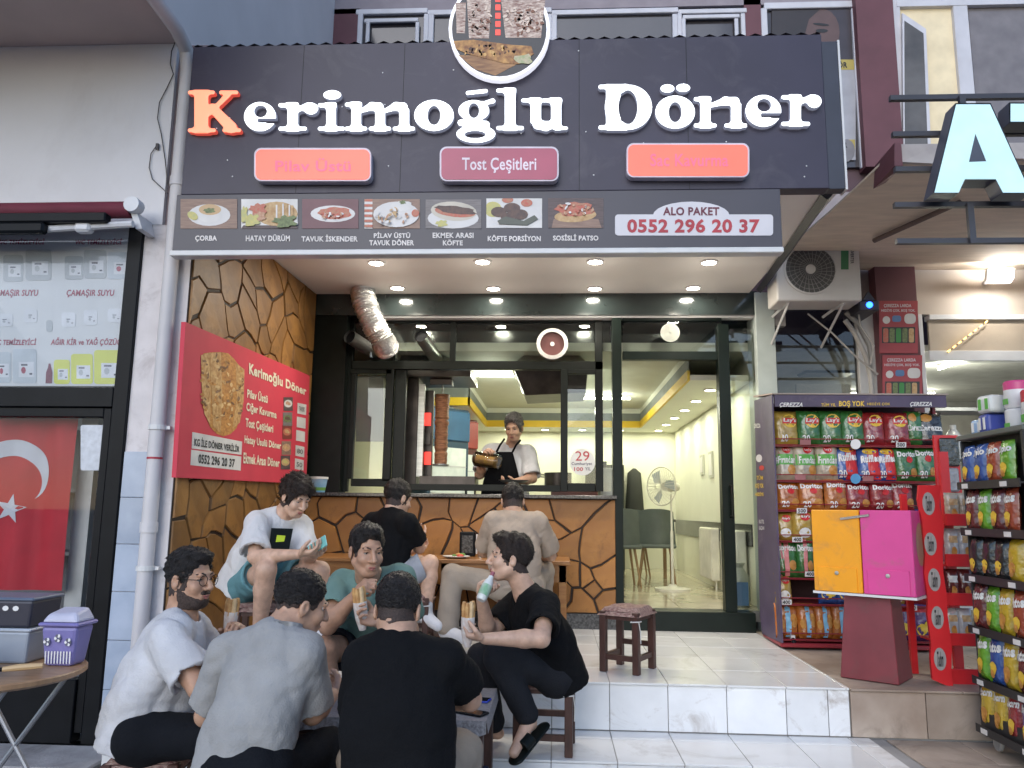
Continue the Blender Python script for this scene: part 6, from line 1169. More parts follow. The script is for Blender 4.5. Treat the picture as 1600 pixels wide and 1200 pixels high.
g = G(); g.lathe([(.143, .01), (.143, -.03), (.11, -.04), (.11, .0)], p, 32, 'y'); build('ring', g, M_ring, wf, smooth=True); g = G(); g.lathe([(.109, -.005), (.109, -.012), (0, -.012)], p, 28, 'y'); build('grille', g, mat('dark_red_grille', (.12, .04, .04), .5), wf); g = G(); g.lathe([(.02, -.013), (.02, -.022), (0, -.023)], p, 14, 'y'); build('hub', g, M_ring, wf)
# ducts outside the glazing
dt = thing('flexible_duct', 'crinkled silver foil duct bending from the soffit to the kitchen glass', 'duct', onY(600, 545, YF-.02)); P = [onY(x, y, YF-.10+o) for x, y, o in ((566, 452, -.05), (569, 470, -.08), (577, 492, -.10), (588, 515, -.10), (598, 532, -.06), (606, 548, .06))]
pts = []; rs = []
for i in range(len(P)-1):
    for k in range(10): t = k/10; pts.append(P[i]*(1-t)+P[i+1]*t); rs.append(.104+(.007 if k % 2 else -.004)+.004*math.sin(i*9+k*5))
g = G(); g.tube(pts, rs, 20); build('foil_sleeve', g, mat('crinkled_foil', (.60, .60, .59), .34, .9, bump=.9, bscale=60, var=.2, scale=20), dt, smooth=True)
for x, y, dx in ((546, 526, 40), (657, 524, 12)):
    a = onY(x, y, YF-.06); b = a+V(dx*.006, .55, -.12); st_ = thing('stove_pipe', 'round metal pipe stub through the transom glass '+('left of the foil duct' if x < 600 else 'right of the foil duct'), 'pipe', a)
    g = G(); g.tube([a, b], .062, 18, cap=False); build('pipe', g, M_steel, st_, smooth=True); g = G(); d = (b-a)/np.linalg.norm(b-a); g.tube([a+d*.03, a+d*.032], .060, 18); build('dark_inside', g, M_fb, st_)
# grey sheet in the left sash, sticker on the right sash
o = flat('window_sheet', R4(556, 588, 599, 690), YP(YG+.03), mat('grey_sheet', (.26, .25, .23), .4, var=.1), None, 0, .003); tag(o, 'grey paper sheet behind the left kitchen sash', 'sheet')
sk = thing('round_sticker', 'round white republic anniversary sticker on the right kitchen sash', 'sticker', onY(910, 740, YG-.02)); SK = YP(YG-.0)
flat('disc', el(910, 722, 20, 21, 28), SK, mat('sticker_white', (.62, .62, .60), .4), sk, .0, .002); text('29', (899, 705, 921, 720), SK, mat('sticker_red', (.4, .03, .04), .4), sk, .004, bold=.0); text('Cumhuriyet', (893, 722, 925, 728), SK, M_ink, sk, .004, bold=.02); text('100', (897, 730, 911, 736), SK, mat('sticker_red', (.4, .03, .04), .4), sk, .004, bold=.02); text('YIL', (914, 730, 923, 735), SK, M_ink, sk, .004)
# fridges along the left wall
def fridge(label, x, y, col, hc, rz):
    t = thing('drinks_fridge', label, 'fridge', (x, y, ZI), rz); g = G(); g.box((0, 0, .98), (.62, .6, 1.96)); build('cabinet', g, mat('fridge_'+label[:4], col, .4), t, bevel=.015, local=True)
    g = G(); g.box((0, -.31, 1.76), (.60, .03, .34)); build('header', g, mat('header_'+label[:4], hc, .4, emit=.10, ecol=hc), t, bevel=.01, local=True); g = G(); g.box((0, -.306, .86), (.5, .02, 1.3)); d = build('door', g, mat('fridge_lit_shelves', (.7, .72, .66), .4, emit=.15, ecol=(.9, 1, .95), col2=(.4, .45, .4), scale=5), t, local=True)
    for k in range(4): g = G(); g.box((0, -.319, .4+.3*k), (.5, .006, .015)); build('shelf_edge', g, M_alu, d, local=True)
    g = G(); g.tube([(.22, -.33, .7), (.22, -.36, .75), (.22, -.36, 1.1), (.22, -.33, 1.15)], .012, 6); build('handle', g, M_blk, d, local=True)
fridge('blue drinks fridge with glowing header behind the doner spit', -1.42, 9.0, (.03, .07, .12), (.03, .10, .20), R(48)); fridge('red drinks fridge with glowing header behind the blue one', -1.42, 10.0, (.12, .015, .015), (.30, .025, .02), R(48))
# kitchen counter, pot and pass-through shelf behind the cook
kc = thing('kitchen_counter', 'steel kitchen counter behind the serving window', 'counter', (0, 7.5, ZI)); build('worktop', G().span((-1.9, 7.15, ZC-.06), (.42, 7.22, ZC-.02)), M_steel, kc); build('front', G().span((-1.9, 7.16, ZI), (.42, 7.21, ZC-.061)), M_dsteel, kc)
pt = thing('cooking_pot', 'dark cooking pot beside the right kitchen sash', 'pot', V(onY(872, 742, 7.9)[0], 7.9, 1.62)); g = G(); g.lathe([(.13, 0), (.135, .02), (.135, .15), (.14, .155), (0, .156)], (0, 0, 0), 20); build('pot', g, M_dsteel, pt, smooth=True, local=True); g = G(); g.tube([(-.13, 0, .11), (-.19, 0, .12), (-.19, 0, .14), (-.13, 0, .135)], .008, 6); build('handle', g, M_steel, pt, local=True)
kb = build('pot_stand', G().span((onY(861, 750, 7.9)[0], 7.8, ZI), (.42, 8.2, 1.62)), mat('reddish_cabinet', (.12, .04, .03), .5), None, bevel=.005); tag(kb, 'reddish brown cabinet carrying the cooking pot', 'cabinet')
bw = thing('water_jug', 'pale plastic container standing right of the round sticker', 'container', V(onY(950, 768, 7.3)[0], 7.3, ZC)); g = G(); g.box((0, 0, .13), (.13, .12, .26)); build('body', g, mat('cloudy_white_plastic', (.55, .57, .53), .35), bw, bevel=.015, local=True, seg=2); g = G(); g.lathe([(.02, .26), (.02, .32), (0, .32)], (-.03, 0, 0), 10); build('pump', g, M_blk, bw, local=True)
# dining room: table, chairs, fan, radiators, cupboard, coat
M_cg = mat('grey_green_seat_shell', (.10, .12, .11), .5); M_lw = mat('pale_leg_wood', (.30, .19, .10), .5)
def chair(label, x, y, rz, m=M_cg):
    t = thing('dining_chair', label, 'chair', (x, y, ZI), rz, 'chairs in the dining room'); g = G(); n = 8
    for i in range(n):
        for j in range(6):
            P = []
            for u, v in ((i, j), (i+1, j), (i+1, j+1), (i, j+1)): uu = (u/n-.5)*.44; vv = v/6; P.append((uu*(1-.12*vv), .21+.05*vv-.10*(2*abs(uu)/.44)**2, .44+.42*vv-.03*(2*abs(uu)/.44)**3*vv))
            g.quad(*P)
    build('backrest', g, m, t, smooth=True, local=True); g = G(); g.box((0, 0, .44), (.45, .44, .045)); build('seat', g, m, t, bevel=.02, local=True, seg=2)
    for sx in (-1, 1):
        for sy in (-1, 1): g = G(); g.tube([(sx*.15, sy*.14, .42), (sx*.21, sy*.20, 0)], [.016, .011], 8); build('leg', g, M_lw, t, local=True)
chair('grey dining chair with its back to the door, nearest the counter', .72, 9.1, R(185)); chair('grey dining chair in front of the fan', 1.18, 9.4, R(172)); chair('grey dining chair at the far side of the dining table', 1.02, 10.7, R(0))
dtb = thing('dining_table', 'dining table with dark top behind the grey chairs', 'table', (1.0, 10.0, ZI)); build('tabletop', G().span((.55, 9.7, ZI+.71), (1.45, 10.4, ZI+.74)), M_dsteel, dtb)
for x in (.6, 1.4):
    for y in (9.75, 10.35): build('leg', G().span((x-.02, y-.02, ZI), (x+.02, y+.02, ZI+.71)), M_lw, dtb)
p = onZ(1050, 896, ZI); p = V(1.30, 9.0, ZI); p = V(onY(1050, 850, 8.75)[0], 8.75, ZI)
fn = thing('pedestal_fan', 'white pedestal fan standing in the dining room by the door', 'fan', p, R(-50)); M_fw = mat('ivory_plastic', (.62, .60, .52), .4)
g = G(); g.lathe([(.19, 0), (.19, .02), (.05, .04), (.035, .06), (0, .06)], (0, 0, 0), 24); build('base', g, M_fw, fn, smooth=True, local=True); g = G(); g.tube([(0, 0, .05), (0, 0, .62), (0, 0, .63), (0, 0, 1.02)], [.016, .016, .011, .011], 10); build('pole', g, M_fw, fn, smooth=True, local=True)
g = G(); g.tube([(0, .10, 1.1), (0, 0, 1.1), (0, -.10, 1.1)], [.045, .06, .05], 12); build('motor', g, M_fw, fn, smooth=True, local=True)
g = G()
for k in range(30): t = 2*math.pi*k/30; g.tube([(.03*math.cos(t), -.20, 1.1+.03*math.sin(t)), (.14*math.cos(t), -.195, 1.1+.14*math.sin(t)), (.205*math.cos(t), -.15, 1.1+.205*math.sin(t)), (.14*math.cos(t), -.11, 1.1+.14*math.sin(t)), (.04*math.cos(t), -.10, 1.1+.04*math.sin(t))], .0025, 4)
w = build('guard', g, M_fw, fn, local=True); w['kind'] = 'stuff'; g = G(); g.tube([(.207*math.cos(2*math.pi*k/30), -.15, 1.1+.207*math.sin(2*math.pi*k/30)) for k in range(31)], .007, 6); build('guard_ring', g, M_fw, fn, local=True)
for k in range(3): t = 2.1*k; g = G(); g.poly([(.03*math.cos(t), -.14, 1.1+.03*math.sin(t)), (.18*math.cos(t-.3), -.13, 1.1+.18*math.sin(t-.3)), (.19*math.cos(t+.3), -.15, 1.1+.19*math.sin(t+.3)), (.10*math.cos(t+.7), -.16, 1.1+.10*math.sin(t+.7))]); build('blade', g, mat('pale_blade', (.45, .5, .5), .4), fn, local=True)
for i, (y0, y1) in enumerate(((7.55, 8.25), (8.75, 9.45))):
    t = thing('radiator', 'white radiator on the dining room wall '+('nearest the door' if i == 0 else 'farther from the door'), 'radiator', (XIR-.09, (y0+y1)/2, ZI), 0, 'wall radiators'); g = G(); g.span((XIR-.12, y0, ZI+.10), (XIR-.025, y1, ZI+.66)); build('body', g, M_fw, t, bevel=.012)
    for k in range(14): y = y0+.03+(y1-y0-.06)*k/13; build('fin', G().span((XIR-.126, y-.012, ZI+.12), (XIR-.1201, y+.012, ZI+.64)), M_fw, t)
    g = G(); g.tube([(XIR-.07, y0+.03, ZI), (XIR-.07, y0+.03, ZI+.1)], .01, 6); build('pipe', g, M_fw, t)
o = thing('dark_cupboard', 'tall dark cupboard against the back wall of the dining room', 'cupboard', (.75, 11.7, ZI)); build('body', G().span((.45, 11.55, ZI), (1.0, 11.98, ZI+1.5)), mat('blackish_green_laminate', (.03, .035, .025), .4), o, bevel=.006); build('door_leaf', G().span((.47, 11.53, ZI+.05), (.72, 11.549, ZI+1.46)), mat('blackish_door', (.035, .04, .03), .4), o); build('door_leaf', G().span((.73, 11.53, ZI+.05), (.98, 11.549, ZI+1.46)), mat('blackish_door', (.035, .04, .03), .4), o)
ct = thing('hanging_coat', 'dark coat hanging on the back wall of the dining room', 'coat', (1.18, 11.9, 1.3)); g = G(); g.lathe([(.02, .75), (.10, .68), (.12, .4), (.14, .1), (.12, 0), (0, 0)], (1.18, 11.9, 1.3), 12, sy=.5); build('cloth', g, mat('dark_coat_cloth', (.03, .032, .03), .8), ct, smooth=True); g = G(); g.tube([(1.18, 11.98, 2.08), (1.18, 11.9, 2.06), (1.18, 11.88, 2.0)], .008, 5); build('hook', g, M_steel, ct)
bgg = thing('plastic_sack', 'clear sack with blue packet behind the side light right of the door', 'sack', (1.64, 7.35, ZI)); g = G(); g.lathe([(.09, 0), (.11, .06), (.10, .26), (.05, .34), (.07, .38), (0, .38)], (1.64, 7.35, ZI), 12); build('bag', g, mat('cloudy_sack', (.35, .36, .30), .3, bump=.6, bscale=18), bgg, smooth=True); build('packet', G().span((1.57, 7.22, ZI+.02), (1.70, 7.24, ZI+.22)), mat('blue_packet', (.08, .16, .3), .4), bgg)
# ------------------------------------------------------------------ people, modelled as smooth volumes and meshed
def nrm(v): v = np.array(v, float); return v/(np.linalg.norm(v)+1e-12)
def J(x, y, Y): return onY(x, y, Y)
class Vol:
    def __init__(s, lo, hi, res):
        s.lo = np.array(lo, float); s.res = res; s.n = np.maximum(4, np.ceil((np.array(hi)-s.lo)/res).astype(int)+1)
        s.d = np.full(s.n, .2, np.float32)
    def sub(s, lo, hi):
        a = np.clip(np.floor((lo-s.lo)/s.res).astype(int), 0, s.n); b = np.clip(np.ceil((hi-s.lo)/s.res).astype(int)+1, 0, s.n)
        if np.any(b <= a): return None
        ax = [(s.lo[i]+s.res*np.arange(a[i], b[i])).astype(np.float32) for i in range(3)]
        X = np.stack(np.meshgrid(*ax, indexing='ij'), -1); return tuple(slice(a[i], b[i]) for i in range(3)), X
    def put(s, fn, lo, hi, k=.02, mode='u'):
        r = s.sub(np.array(lo)-k-.03, np.array(hi)+k+.03)
        if r is None: return s
        sl, X = r; d = fn(X).astype(np.float32); o = s.d[sl]
        if mode == 'u':
            h = np.clip(.5+.5*(o-d)/max(k, 1e-5), 0, 1); s.d[sl] = o+(d-o)*h-k*h*(1-h)
        elif mode == 's':
            d = -d; h = np.clip(.5-.5*(o-d)/max(k, 1e-5), 0, 1); s.d[sl] = o+(d-o)*h+k*h*(1-h)
        else: s.d[sl] = np.maximum(o, d)
        return s
    def cone(s, a, b, ra, rb, k=.02, mode='u'):
        a, b = np.array(a, float), np.array(b, float); ab = b-a; L2 = ab@ab+1e-12
        def fn(X): t = np.clip(((X-a)@ab)/L2, 0, 1); q = X-a-t[..., None]*ab; return np.sqrt((q*q).sum(-1))-(ra+(rb-ra)*t)
        r = max(ra, rb); return s.put(fn, np.minimum(a, b)-r, np.maximum(a, b)+r, k, mode)
    def ecap(s, a, b, ra, rb, f, fl, k=.03, mode='u'):
        """capsule flattened by fl along direction f"""
        a, b, f = np.array(a, float), np.array(b, float), nrm(f); M = np.eye(3)+np.outer(f, f)*(1/fl-1); a2, ab = M@a, M@(b-a); L2 = ab@ab+1e-12
        def fn(X): Z = X@M.T; t = np.clip(((Z-a2)@ab)/L2, 0, 1); q = Z-a2-t[..., None]*ab; return (np.sqrt((q*q).sum(-1))-(ra+(rb-ra)*t))*(.5+.5*fl)
        r = max(ra, rb); return s.put(fn, np.minimum(a, b)-r, np.maximum(a, b)+r, k, mode)
    def ell(s, c, rad, F=None, k=.02, mode='u', noise=None):
        c = np.array(c, float); rad = np.array(rad, float); F = np.eye(3) if F is None else np.array(F)
        def fn(X):
            Z = (X-c)@F.T; k1 = np.sqrt(((Z/rad)**2).sum(-1)); k2 = np.sqrt(((Z/rad**2)**2).sum(-1))+1e-6; d = k1*(k1-1)/k2
            return d if noise is None else d+noise(X)
        r = rad.max(); return s.put(fn, c-r, c+r, k, mode)
    def cut(s, p, n):      # keep the side the normal points away from
        n = nrm(n); ax = [(s.lo[i]+s.res*np.arange(s.n[i])).astype(np.float32) for i in range(3)]
        d = (ax[0]-p[0])[:, None, None]*n[0]+(ax[1]-p[1])[None, :, None]*n[1]+(ax[2]-p[2])[None, None, :]*n[2]; s.d = np.maximum(s.d, d.astype(np.float32)); return s
    def wrinkle(s, amp, freq, seed):
        q = np.random.RandomState(seed); m = np.where(np.abs(s.d) < .03); X = s.lo+s.res*np.stack(m, -1); w = 0
        for i in range(5):
            k = q.normal(size=3); k = k/np.linalg.norm(k)*freq*q.uniform(.6, 1.6); k2 = q.normal(size=3)*freq*.35; w = w+(1-np.abs(np.sin(X@k+1.5*np.sin(X@k2+q.uniform(0, 6))))*2)*q.uniform(.5, 1)
        s.d[m] += (amp*w/2.2).astype(np.float32); return s
    def mesh(s, name, m, parent=None, loc=None, adapt=.0, iters=0):
        g = openvdb.FloatGrid(background=.2); g.copyFromArray(np.ascontiguousarray(s.d)); vs, tr, qd = g.convertToPolygons(0.0, adapt)
        P = np.array(vs)*s.res+s.lo; base = wloc(parent) if parent is not None else np.array(loc, float)
        me = bpy.data.meshes.new(name); me.from_pydata((P-base).tolist(), [], [tuple(map(int, f))[::-1] for f in list(qd)+list(tr)])
        for p in (m if isinstance(m, list) else [m]): me.materials.append(p)
        me.polygons.foreach_set('use_smooth', np.ones(len(me.polygons), bool)); o = link(name, me, parent)
        if parent is None: o.location = base
        return o
M_skin = [mat('skin_tone_%d' % i, c, .5, var=.16, scale=26, sub=.08, bump=.12, bscale=110) for i, c in enumerate(((.47, .28, .19), (.41, .235, .155), (.53, .335, .24), (.38, .21, .14)))]
M_hair = [mat('black_brown_hair', (.010, .007, .006), .42, var=.6, scale=60, stretch=(1, 1, 3), bump=.9, bscale=130), mat('dark_brown_hair', (.022, .013, .009), .42, var=.6, scale=60, stretch=(1, 1, 3), bump=.9, bscale=130), mat('greying_hair', (.20, .19, .18), .5, col2=(.04, .035, .035), scale=50, bump=.9, bscale=130)]
M_crop = mat('cropped_dark_hair', (.042, .026, .021), .6, var=.5, scale=160, bump=.5, bscale=260); M_brd = mat('short_dark_beard', (.055, .034, .026), .6, var=.5, scale=150, bump=.8, bscale=240)
M_eyew = mat('eye_white', (.36, .33, .31), .25); M_iris = mat('dark_iris', (.02, .012, .008), .1); M_lip = mat('lip_skin', (.36, .13, .11), .45)
def rotv(v, ax, a): ax = nrm(ax); v = np.array(v, float); return v*math.cos(a)+np.cross(ax, v)*math.sin(a)+ax*(ax@v)*(1-math.cos(a))
def hand(vol, w, d, n, thumb, curl=(40, 50, 35), s=1.0, spread=.0):
    """palm, four fingers of different lengths bending towards n, and a thumb on the thumb side"""
    d = nrm(d); n = nrm(np.array(n)-d*(np.array(n)@d)); t = np.cross(d, n)*thumb; K = []
    vol.ell(w+d*.048*s+n*.004, (.050*s, .040*s, .017*s), np.stack([d, t, n]), .012)
    for i in range(4):
        off = (.030-.0195*i)*s; L = (.95, 1.06, 1.0, .80)[i]*s; p = w+d*(.088-.006*abs(i-1.3))*s+t*off; r = (.0092, .0095, .009, .008)[i]*s
        vol.cone(w+d*.03*s+t*off*.75, p, .012*s, .0105*s, .012); q = p; dd = rotv(d, t, 0)
        ang = 0
        for j, l in enumerate((.043, .027, .021)):
            ang += R(curl[j]*(1+.08*(i-1))); dd = d*math.cos(ang)+n*math.sin(ang)+t*spread*(1.5-i)*.12; e = q+nrm(dd)*l*L; vol.cone(q, e, r*(1-.06*j), r*(.94-.08*j), .004); q = e
    b = w+d*.022*s+t*.030*s; m1 = b+nrm(d*.55+t*.62+n*.5)*.042*s; m2 = m1+nrm(d*.75+t*.1+n*.75)*.032*s; m3 = m2+nrm(d*.7-t*.25+n*.7)*.024*s
    vol.cone(b, m1, .015*s, .0125*s, .012); vol.cone(m1, m2, .0115*s, .0105*s, .004); vol.cone(m2, m3, .0105*s, .008*s, .004)
def head_frame(f, down, roll=0.0):
    f = nrm(f); r = nrm(np.cross(f, (0, 0, 1))); f2 = rotv(f, r, -R(down)); u = np.cross(r, f2); r = rotv(r, f2, R(roll)); u = np.cross(r, f2); return r, f2, u
def person(label, P, tf, head, skin=0, hair=None, shirt=None, legs=None, hands=None, shoes=None, girth=1.0, face=True, beard=None, glasses=False, headscale=1.0, shape_seed=1):
    tf = nrm(tf); pel, nk = P['pelvis'], P['neck']; up = nrm(nk-pel); sl, sr = P['sL'], P['sR']; side = nrm(sr-sl); front = nrm(np.cross(up, side)); front = front if front@tf > 0 else -front
    che, wai = pel+(nk-pel)*.66+front*.01, pel+(nk-pel)*.33-front*.005
    hr, hf, hu = head_frame(head['f'], head.get('down', 0), head.get('roll', 0)); hc = P['head']; S_ = headscale
    H = lambda x, y, z: hc+(hr*x+hf*y+hu*z)*S_
    FR = np.stack([hr, hf, hu]); pts = [v for v in P.values() if v is not None]+[hc+V(0, 0, .2), hc-V(0, 0, .2), hc+V(.16, .16, 0), hc-V(.16, .16, 0)]
    lo, hi = np.min(pts, 0)-.20, np.max(pts, 0)+.20
    v = Vol(lo, hi, .0052)
    # head
    v.ell(H(0, -.014, .036), np.array((.074, .094, .083))*S_, FR, .02); v.ell(H(0, .034, -.036), np.array((.060, .062, .078))*S_, FR, .03); v.ell(H(0, .062, -.092), np.array((.030, .026, .022))*S_, FR, .025)
    for x in (-1, 1):
        v.cone(H(x*.050, .0, -.055), H(x*.022, .062, -.094), .020*S_, .018*S_, .025); v.ell(H(x*.036, .068, -.028), np.array((.024, .022, .022))*S_, FR, .02)
        v.ell(H(x*.030, .104, .008), np.array((.017, .016, .011))*S_, FR, .012, 's'); v.ell(H(x*.079, -.008, -.010), np.array((.008, .019, .031))*S_, FR, .006); v.ell(H(x*.085, -.003, -.006), np.array((.006, .010, .017))*S_, FR, .004, 's')
    v.cone(H(-.036, .084, .026), H(.036, .084, .026), .011*S_, .011*S_, .012); v.cone(H(0, .094, .012), H(0, .118, -.026), .009*S_, .0125*S_, .010)
    for x in (-1, 1): v.ell(H(x*.013, .104, -.031), np.array((.009, .011, .008))*S_, FR, .006)
    v.cone(H(-.018, .090, -.060), H(.018, .090, -.060), .009*S_, .009*S_, .010); v.cone(H(-.016, .088, -.071), H(.016, .088, -.071), .009*S_, .009*S_, .008); v.cone(H(-.022, .103, -.0655), H(.022, .103, -.0655), .0035*S_, .0035*S_, .004, 's')
    v.cone(H(0, -.022, -.045), nk+front*.005, .056*girth**.5, .062*girth**.5, .03)
    # torso core and limbs
    v.ecap(pel, che, .12*girth, .13*girth, front, .68, .03); v.cone(sl, sr, .055, .055, .04); v.cone(nk-up*.02, (sl+sr)/2, .06, .07, .04)
    for s in 'LR':
        if P.get('e'+s) is not None:
            S0, E, W = P['s'+s], P['e'+s], P['w'+s]; v.cone(S0, E, .050*girth**.6, .041*girth**.5, .02); v.cone(E, E+(W-E)*.3, .041*girth**.5, .043*girth**.5, .015); v.cone(E+(W-E)*.3, W, .043*girth**.5, .027, .015)
            hd = (hands or {}).get(s)
            if hd: hand(v, W, hd.get('d', W-E), hd['n'], hd.get('t', 1 if s == 'R' else -1), hd.get('curl', (40, 50, 35)), hd.get('s', 1.0))
        if P.get('k'+s) is not None:
            h0, K_, A_ = P['h'+s], P['k'+s], P['a'+s]; v.cone(h0, K_, .085*girth**.6, .057, .03); v.cone(K_, K_+(A_-K_)*.3, .056, .058, .02); v.cone(K_+(A_-K_)*.3, A_, .058, .036, .02)
            ft = P.get('f'+s)
            if ft is not None: v.cone(A_-V(0, 0, .02), ft, .036, .026, .02); v.ell(A_-nrm(ft-A_)*V(1, 1, 0)*.03-V(0, 0, .035), (.032, .032, .03), None, .02)
    o = v.mesh('person', M_skin[skin], None, (pel[0], pel[1], min(p[2] for p in pts)), .0)
    tag(o, label, 'person')
    if face:
        for x in (-1, 1):
            g = G(); c = H(x*.031, .0755, .007); n_ = 10
            for part_, rad, m, nm in ((0, .0118, M_eyew, 'eye'),):
                g.lathe([(rad*math.sin(math.pi*k/8), -rad*math.cos(math.pi*k/8)) for k in range(9)], c, 12); e = build(nm, g, m, o, smooth=True)
            c2 = c+hf*.0070*S_; g = G(); g.lathe([(.0064*math.sin(math.pi*k/6), -.0064*math.cos(math.pi*k/6)) for k in range(7)], c2, 10); build('iris', g, M_iris, e, smooth=True)
            g = G(); g.tube([H(x*.014, .0935, .027), H(x*.030, .0925, .033), H(x*.052, .074, .028)], [.003, .0038, .002], 7); build('eyebrow', g, hair['m'] if hair else M_hair[0], o, smooth=True)
            g = G(); g.tube([H(x*.016, .084, .010), H(x*.031, .0875, .0145), H(x*.046, .077, .009)], [.003, .0045, .003], 7); build('eyelid', g, M_skin[skin], o, smooth=True); g = G(); g.tube([H(x*.018, .0865, .0075), H(x*.031, .0895, .0110), H(x*.046, .078, .006)], .0011, 5); build('lashes', g, M_hair[0], o)
        g = G(); g.tube([H(-.022, .094, -.0645), H(-.010, .1005, -.061), H(0, .1005, -.0625), H(.010, .1005, -.061), H(.022, .094, -.0645)], [.002, .0045, .004, .0045, .002], 7); build('upper_lip', g, M_lip, o, smooth=True); g = G(); g.tube([H(-.020, .093, -.067), H(0, .0995, -.071), H(.020, .093, -.067)], [.002, .0055, .002], 7); build('lower_lip', g, M_lip, o, smooth=True)
    # hair
    if hair:
        q = np.random.RandomState(shape_seed); ks = [q.normal(size=3)*hair.get('freq', 70) for _ in range(6)]; ph = q.uniform(0, 6, 6); am = hair.get('amp', .003); th = hair.get('th', .014)
        nz = lambda X: am*sum(np.sin(X@k+p) for k, p in zip(ks, ph))/2.0
        hv = Vol(hc-.17, hc+.17, .0042); hv.ell(H(0, -.018, .042), np.array((.076+th*hair.get('side', .6), .094+th, .083+th))*S_, FR, .005, noise=nz)
        for c, rad in hair.get('lumps', []): hv.ell(H(*c), np.array(rad)*S_, FR, .02, noise=nz)
        line = hair.get('line', .084); k3 = [q.normal(size=3)*170 for _ in range(4)]; nz2 = lambda X: .0035*sum(np.sin(X@k) for k in k3)/1.6
        lown = nrm(-hu-hf*hair.get('slope', -.55)); lowp = H(0, .0, hair.get('low', -.035))      # lower edge slopes up towards the face
        hv.put(lambda X: (X-lowp)@lown+nz2(X)*1.6, hc-.2, hc+.2, 0, 'i')
        hv.ell(H(0, .115, line-.106), np.array((.100, .086, .108))*S_, FR, .008, 's', noise=nz2)
        # cropped hair round the edges, hugging the scalp
        sl_ = tuple(slice(max(0, int((hc[a]-.16-v.lo[a])/v.res)), int((hc[a]+.16-v.lo[a])/v.res)) for a in range(3)); fv = Vol((0, 0, 0), (.02, .02, .02), v.res); fv.lo = v.lo+v.res*np.array([x.start for x in sl_]); fv.d = v.d[sl_].copy()-.0026; fv.n = np.array(fv.d.shape)
        lp2 = H(0, 0, hair.get('low', -.035)-hair.get('fade', .016)); fv.put(lambda X: (X-lp2)@lown+nz2(X)*1.6, hc-.2, hc+.2, 0, 'i'); fv.put(lambda X: -((X-H(0, 0, 0))@hu+.075), hc-.2, hc+.2, 0, 'i')
        fv.ell(H(0, .115, line-.104), np.array((.092, .092, .104))*S_, FR, .006, 's', noise=nz2)
        for x in (-1, 1): fv.ell(H(x*.088, -.004, -.010), np.array((.030, .031, .043))*S_, FR, .004, 's')
        fv.mesh('cropped_hair', M_crop, o)
        if beard:
            bv = Vol((0, 0, 0), (.02, .02, .02), v.res); bv.lo = fv.lo.copy(); bv.d = v.d[sl_].copy()-.0038; bv.n = np.array(bv.d.shape)
            def reg(X):
                Z = (X-hc)@FR.T/S_; up_ = Z[..., 2]-(-.046-.42*(Z[..., 1]-.02)); mo = np.sqrt((Z[..., 0]/.024)**2+((Z[..., 1]-.105)/.03)**2+((Z[..., 2]+.066)/.010)**2)-1
                mus = np.maximum(np.abs(Z[..., 0])-.030, np.maximum(np.abs(Z[..., 2]+.050)-.0075, .075-Z[..., 1])); bd = np.maximum(np.maximum(up_, .005-Z[..., 1]), -.125-Z[..., 2]); return np.maximum(np.minimum(bd, mus), -mo*.012)+nz2(X)*.6
            bv.put(reg, hc-.2, hc+.2, 0, 'i'); bv.mesh('beard', beard, o)
        for x in (-1, 1): hv.ell(H(x*.086, .004, -.012), np.array((.020, .020, .034))*S_, FR, .006, 's')
        ho = hv.mesh('hair', hair['m'], o)
        # loose locks over the surface, combed back and down
        me = ho.data; nv = len(me.vertices); co = np.empty(nv*3, np.float32); me.vertices.foreach_get('co', co); co = co.reshape(-1, 3); no = np.empty(nv*3, np.float32); me.vertices.foreach_get('normal', no); no = no.reshape(-1, 3)
        idx = q.choice(nv, hair.get('locks', 1500)); g = G(); LL = hair.get('len', .022); mess = hair.get('mess', .5)
        for i in idx:
            n = no[i]; zz = (co[i]+wloc(o)-hc)@hu
            cd = (-hf*.5-hu*.5) if zz < .075 else (hf*hair.get('comb', .5)+hr*.4)
            t = cd+q.normal(size=3)*mess; t = nrm(t-n*(t@n)); sd = nrm(np.cross(n, t)); L = LL*q.uniform(.6, 1.3); w = .0022*q.uniform(.7, 1.4); p0 = co[i]-n*.002; p1 = p0+t*L*.5+n*(.0045*q.uniform(.6, 1.4)); p2 = p0+t*L+n*(.004*q.uniform(-.6, 1.6))
            g._add([p0-sd*w, p0+sd*w, p1+sd*w*.9+n*.001, p1-sd*w*.9, p2], [(0, 1, 2, 3), (3, 2, 4)])
        lk = build('locks', g, hair['m'], ho, local=True); lk['kind'] = 'stuff'
    if glasses:
        for x in (-1, 1):
            g = G(); g.tube([H(x*.033+.024*math.cos(a), .108-.006*abs(math.cos(a)), .004+.022*math.sin(a)) for a in np.linspace(0, 6.283, 20)], .0016, 5); fr_ = build('spectacle_rim', g, M_blk, o); g = G(); g.tube([H(x*.057, .102, .008), H(x*.082, .0, .004)], .0016, 5); build('temple', g, M_blk, fr_)
        g = G(); g.tube([H(-.010, .112, .008), H(.010, .112, .008)], .0016, 5); build('bridge', g, M_blk, o)
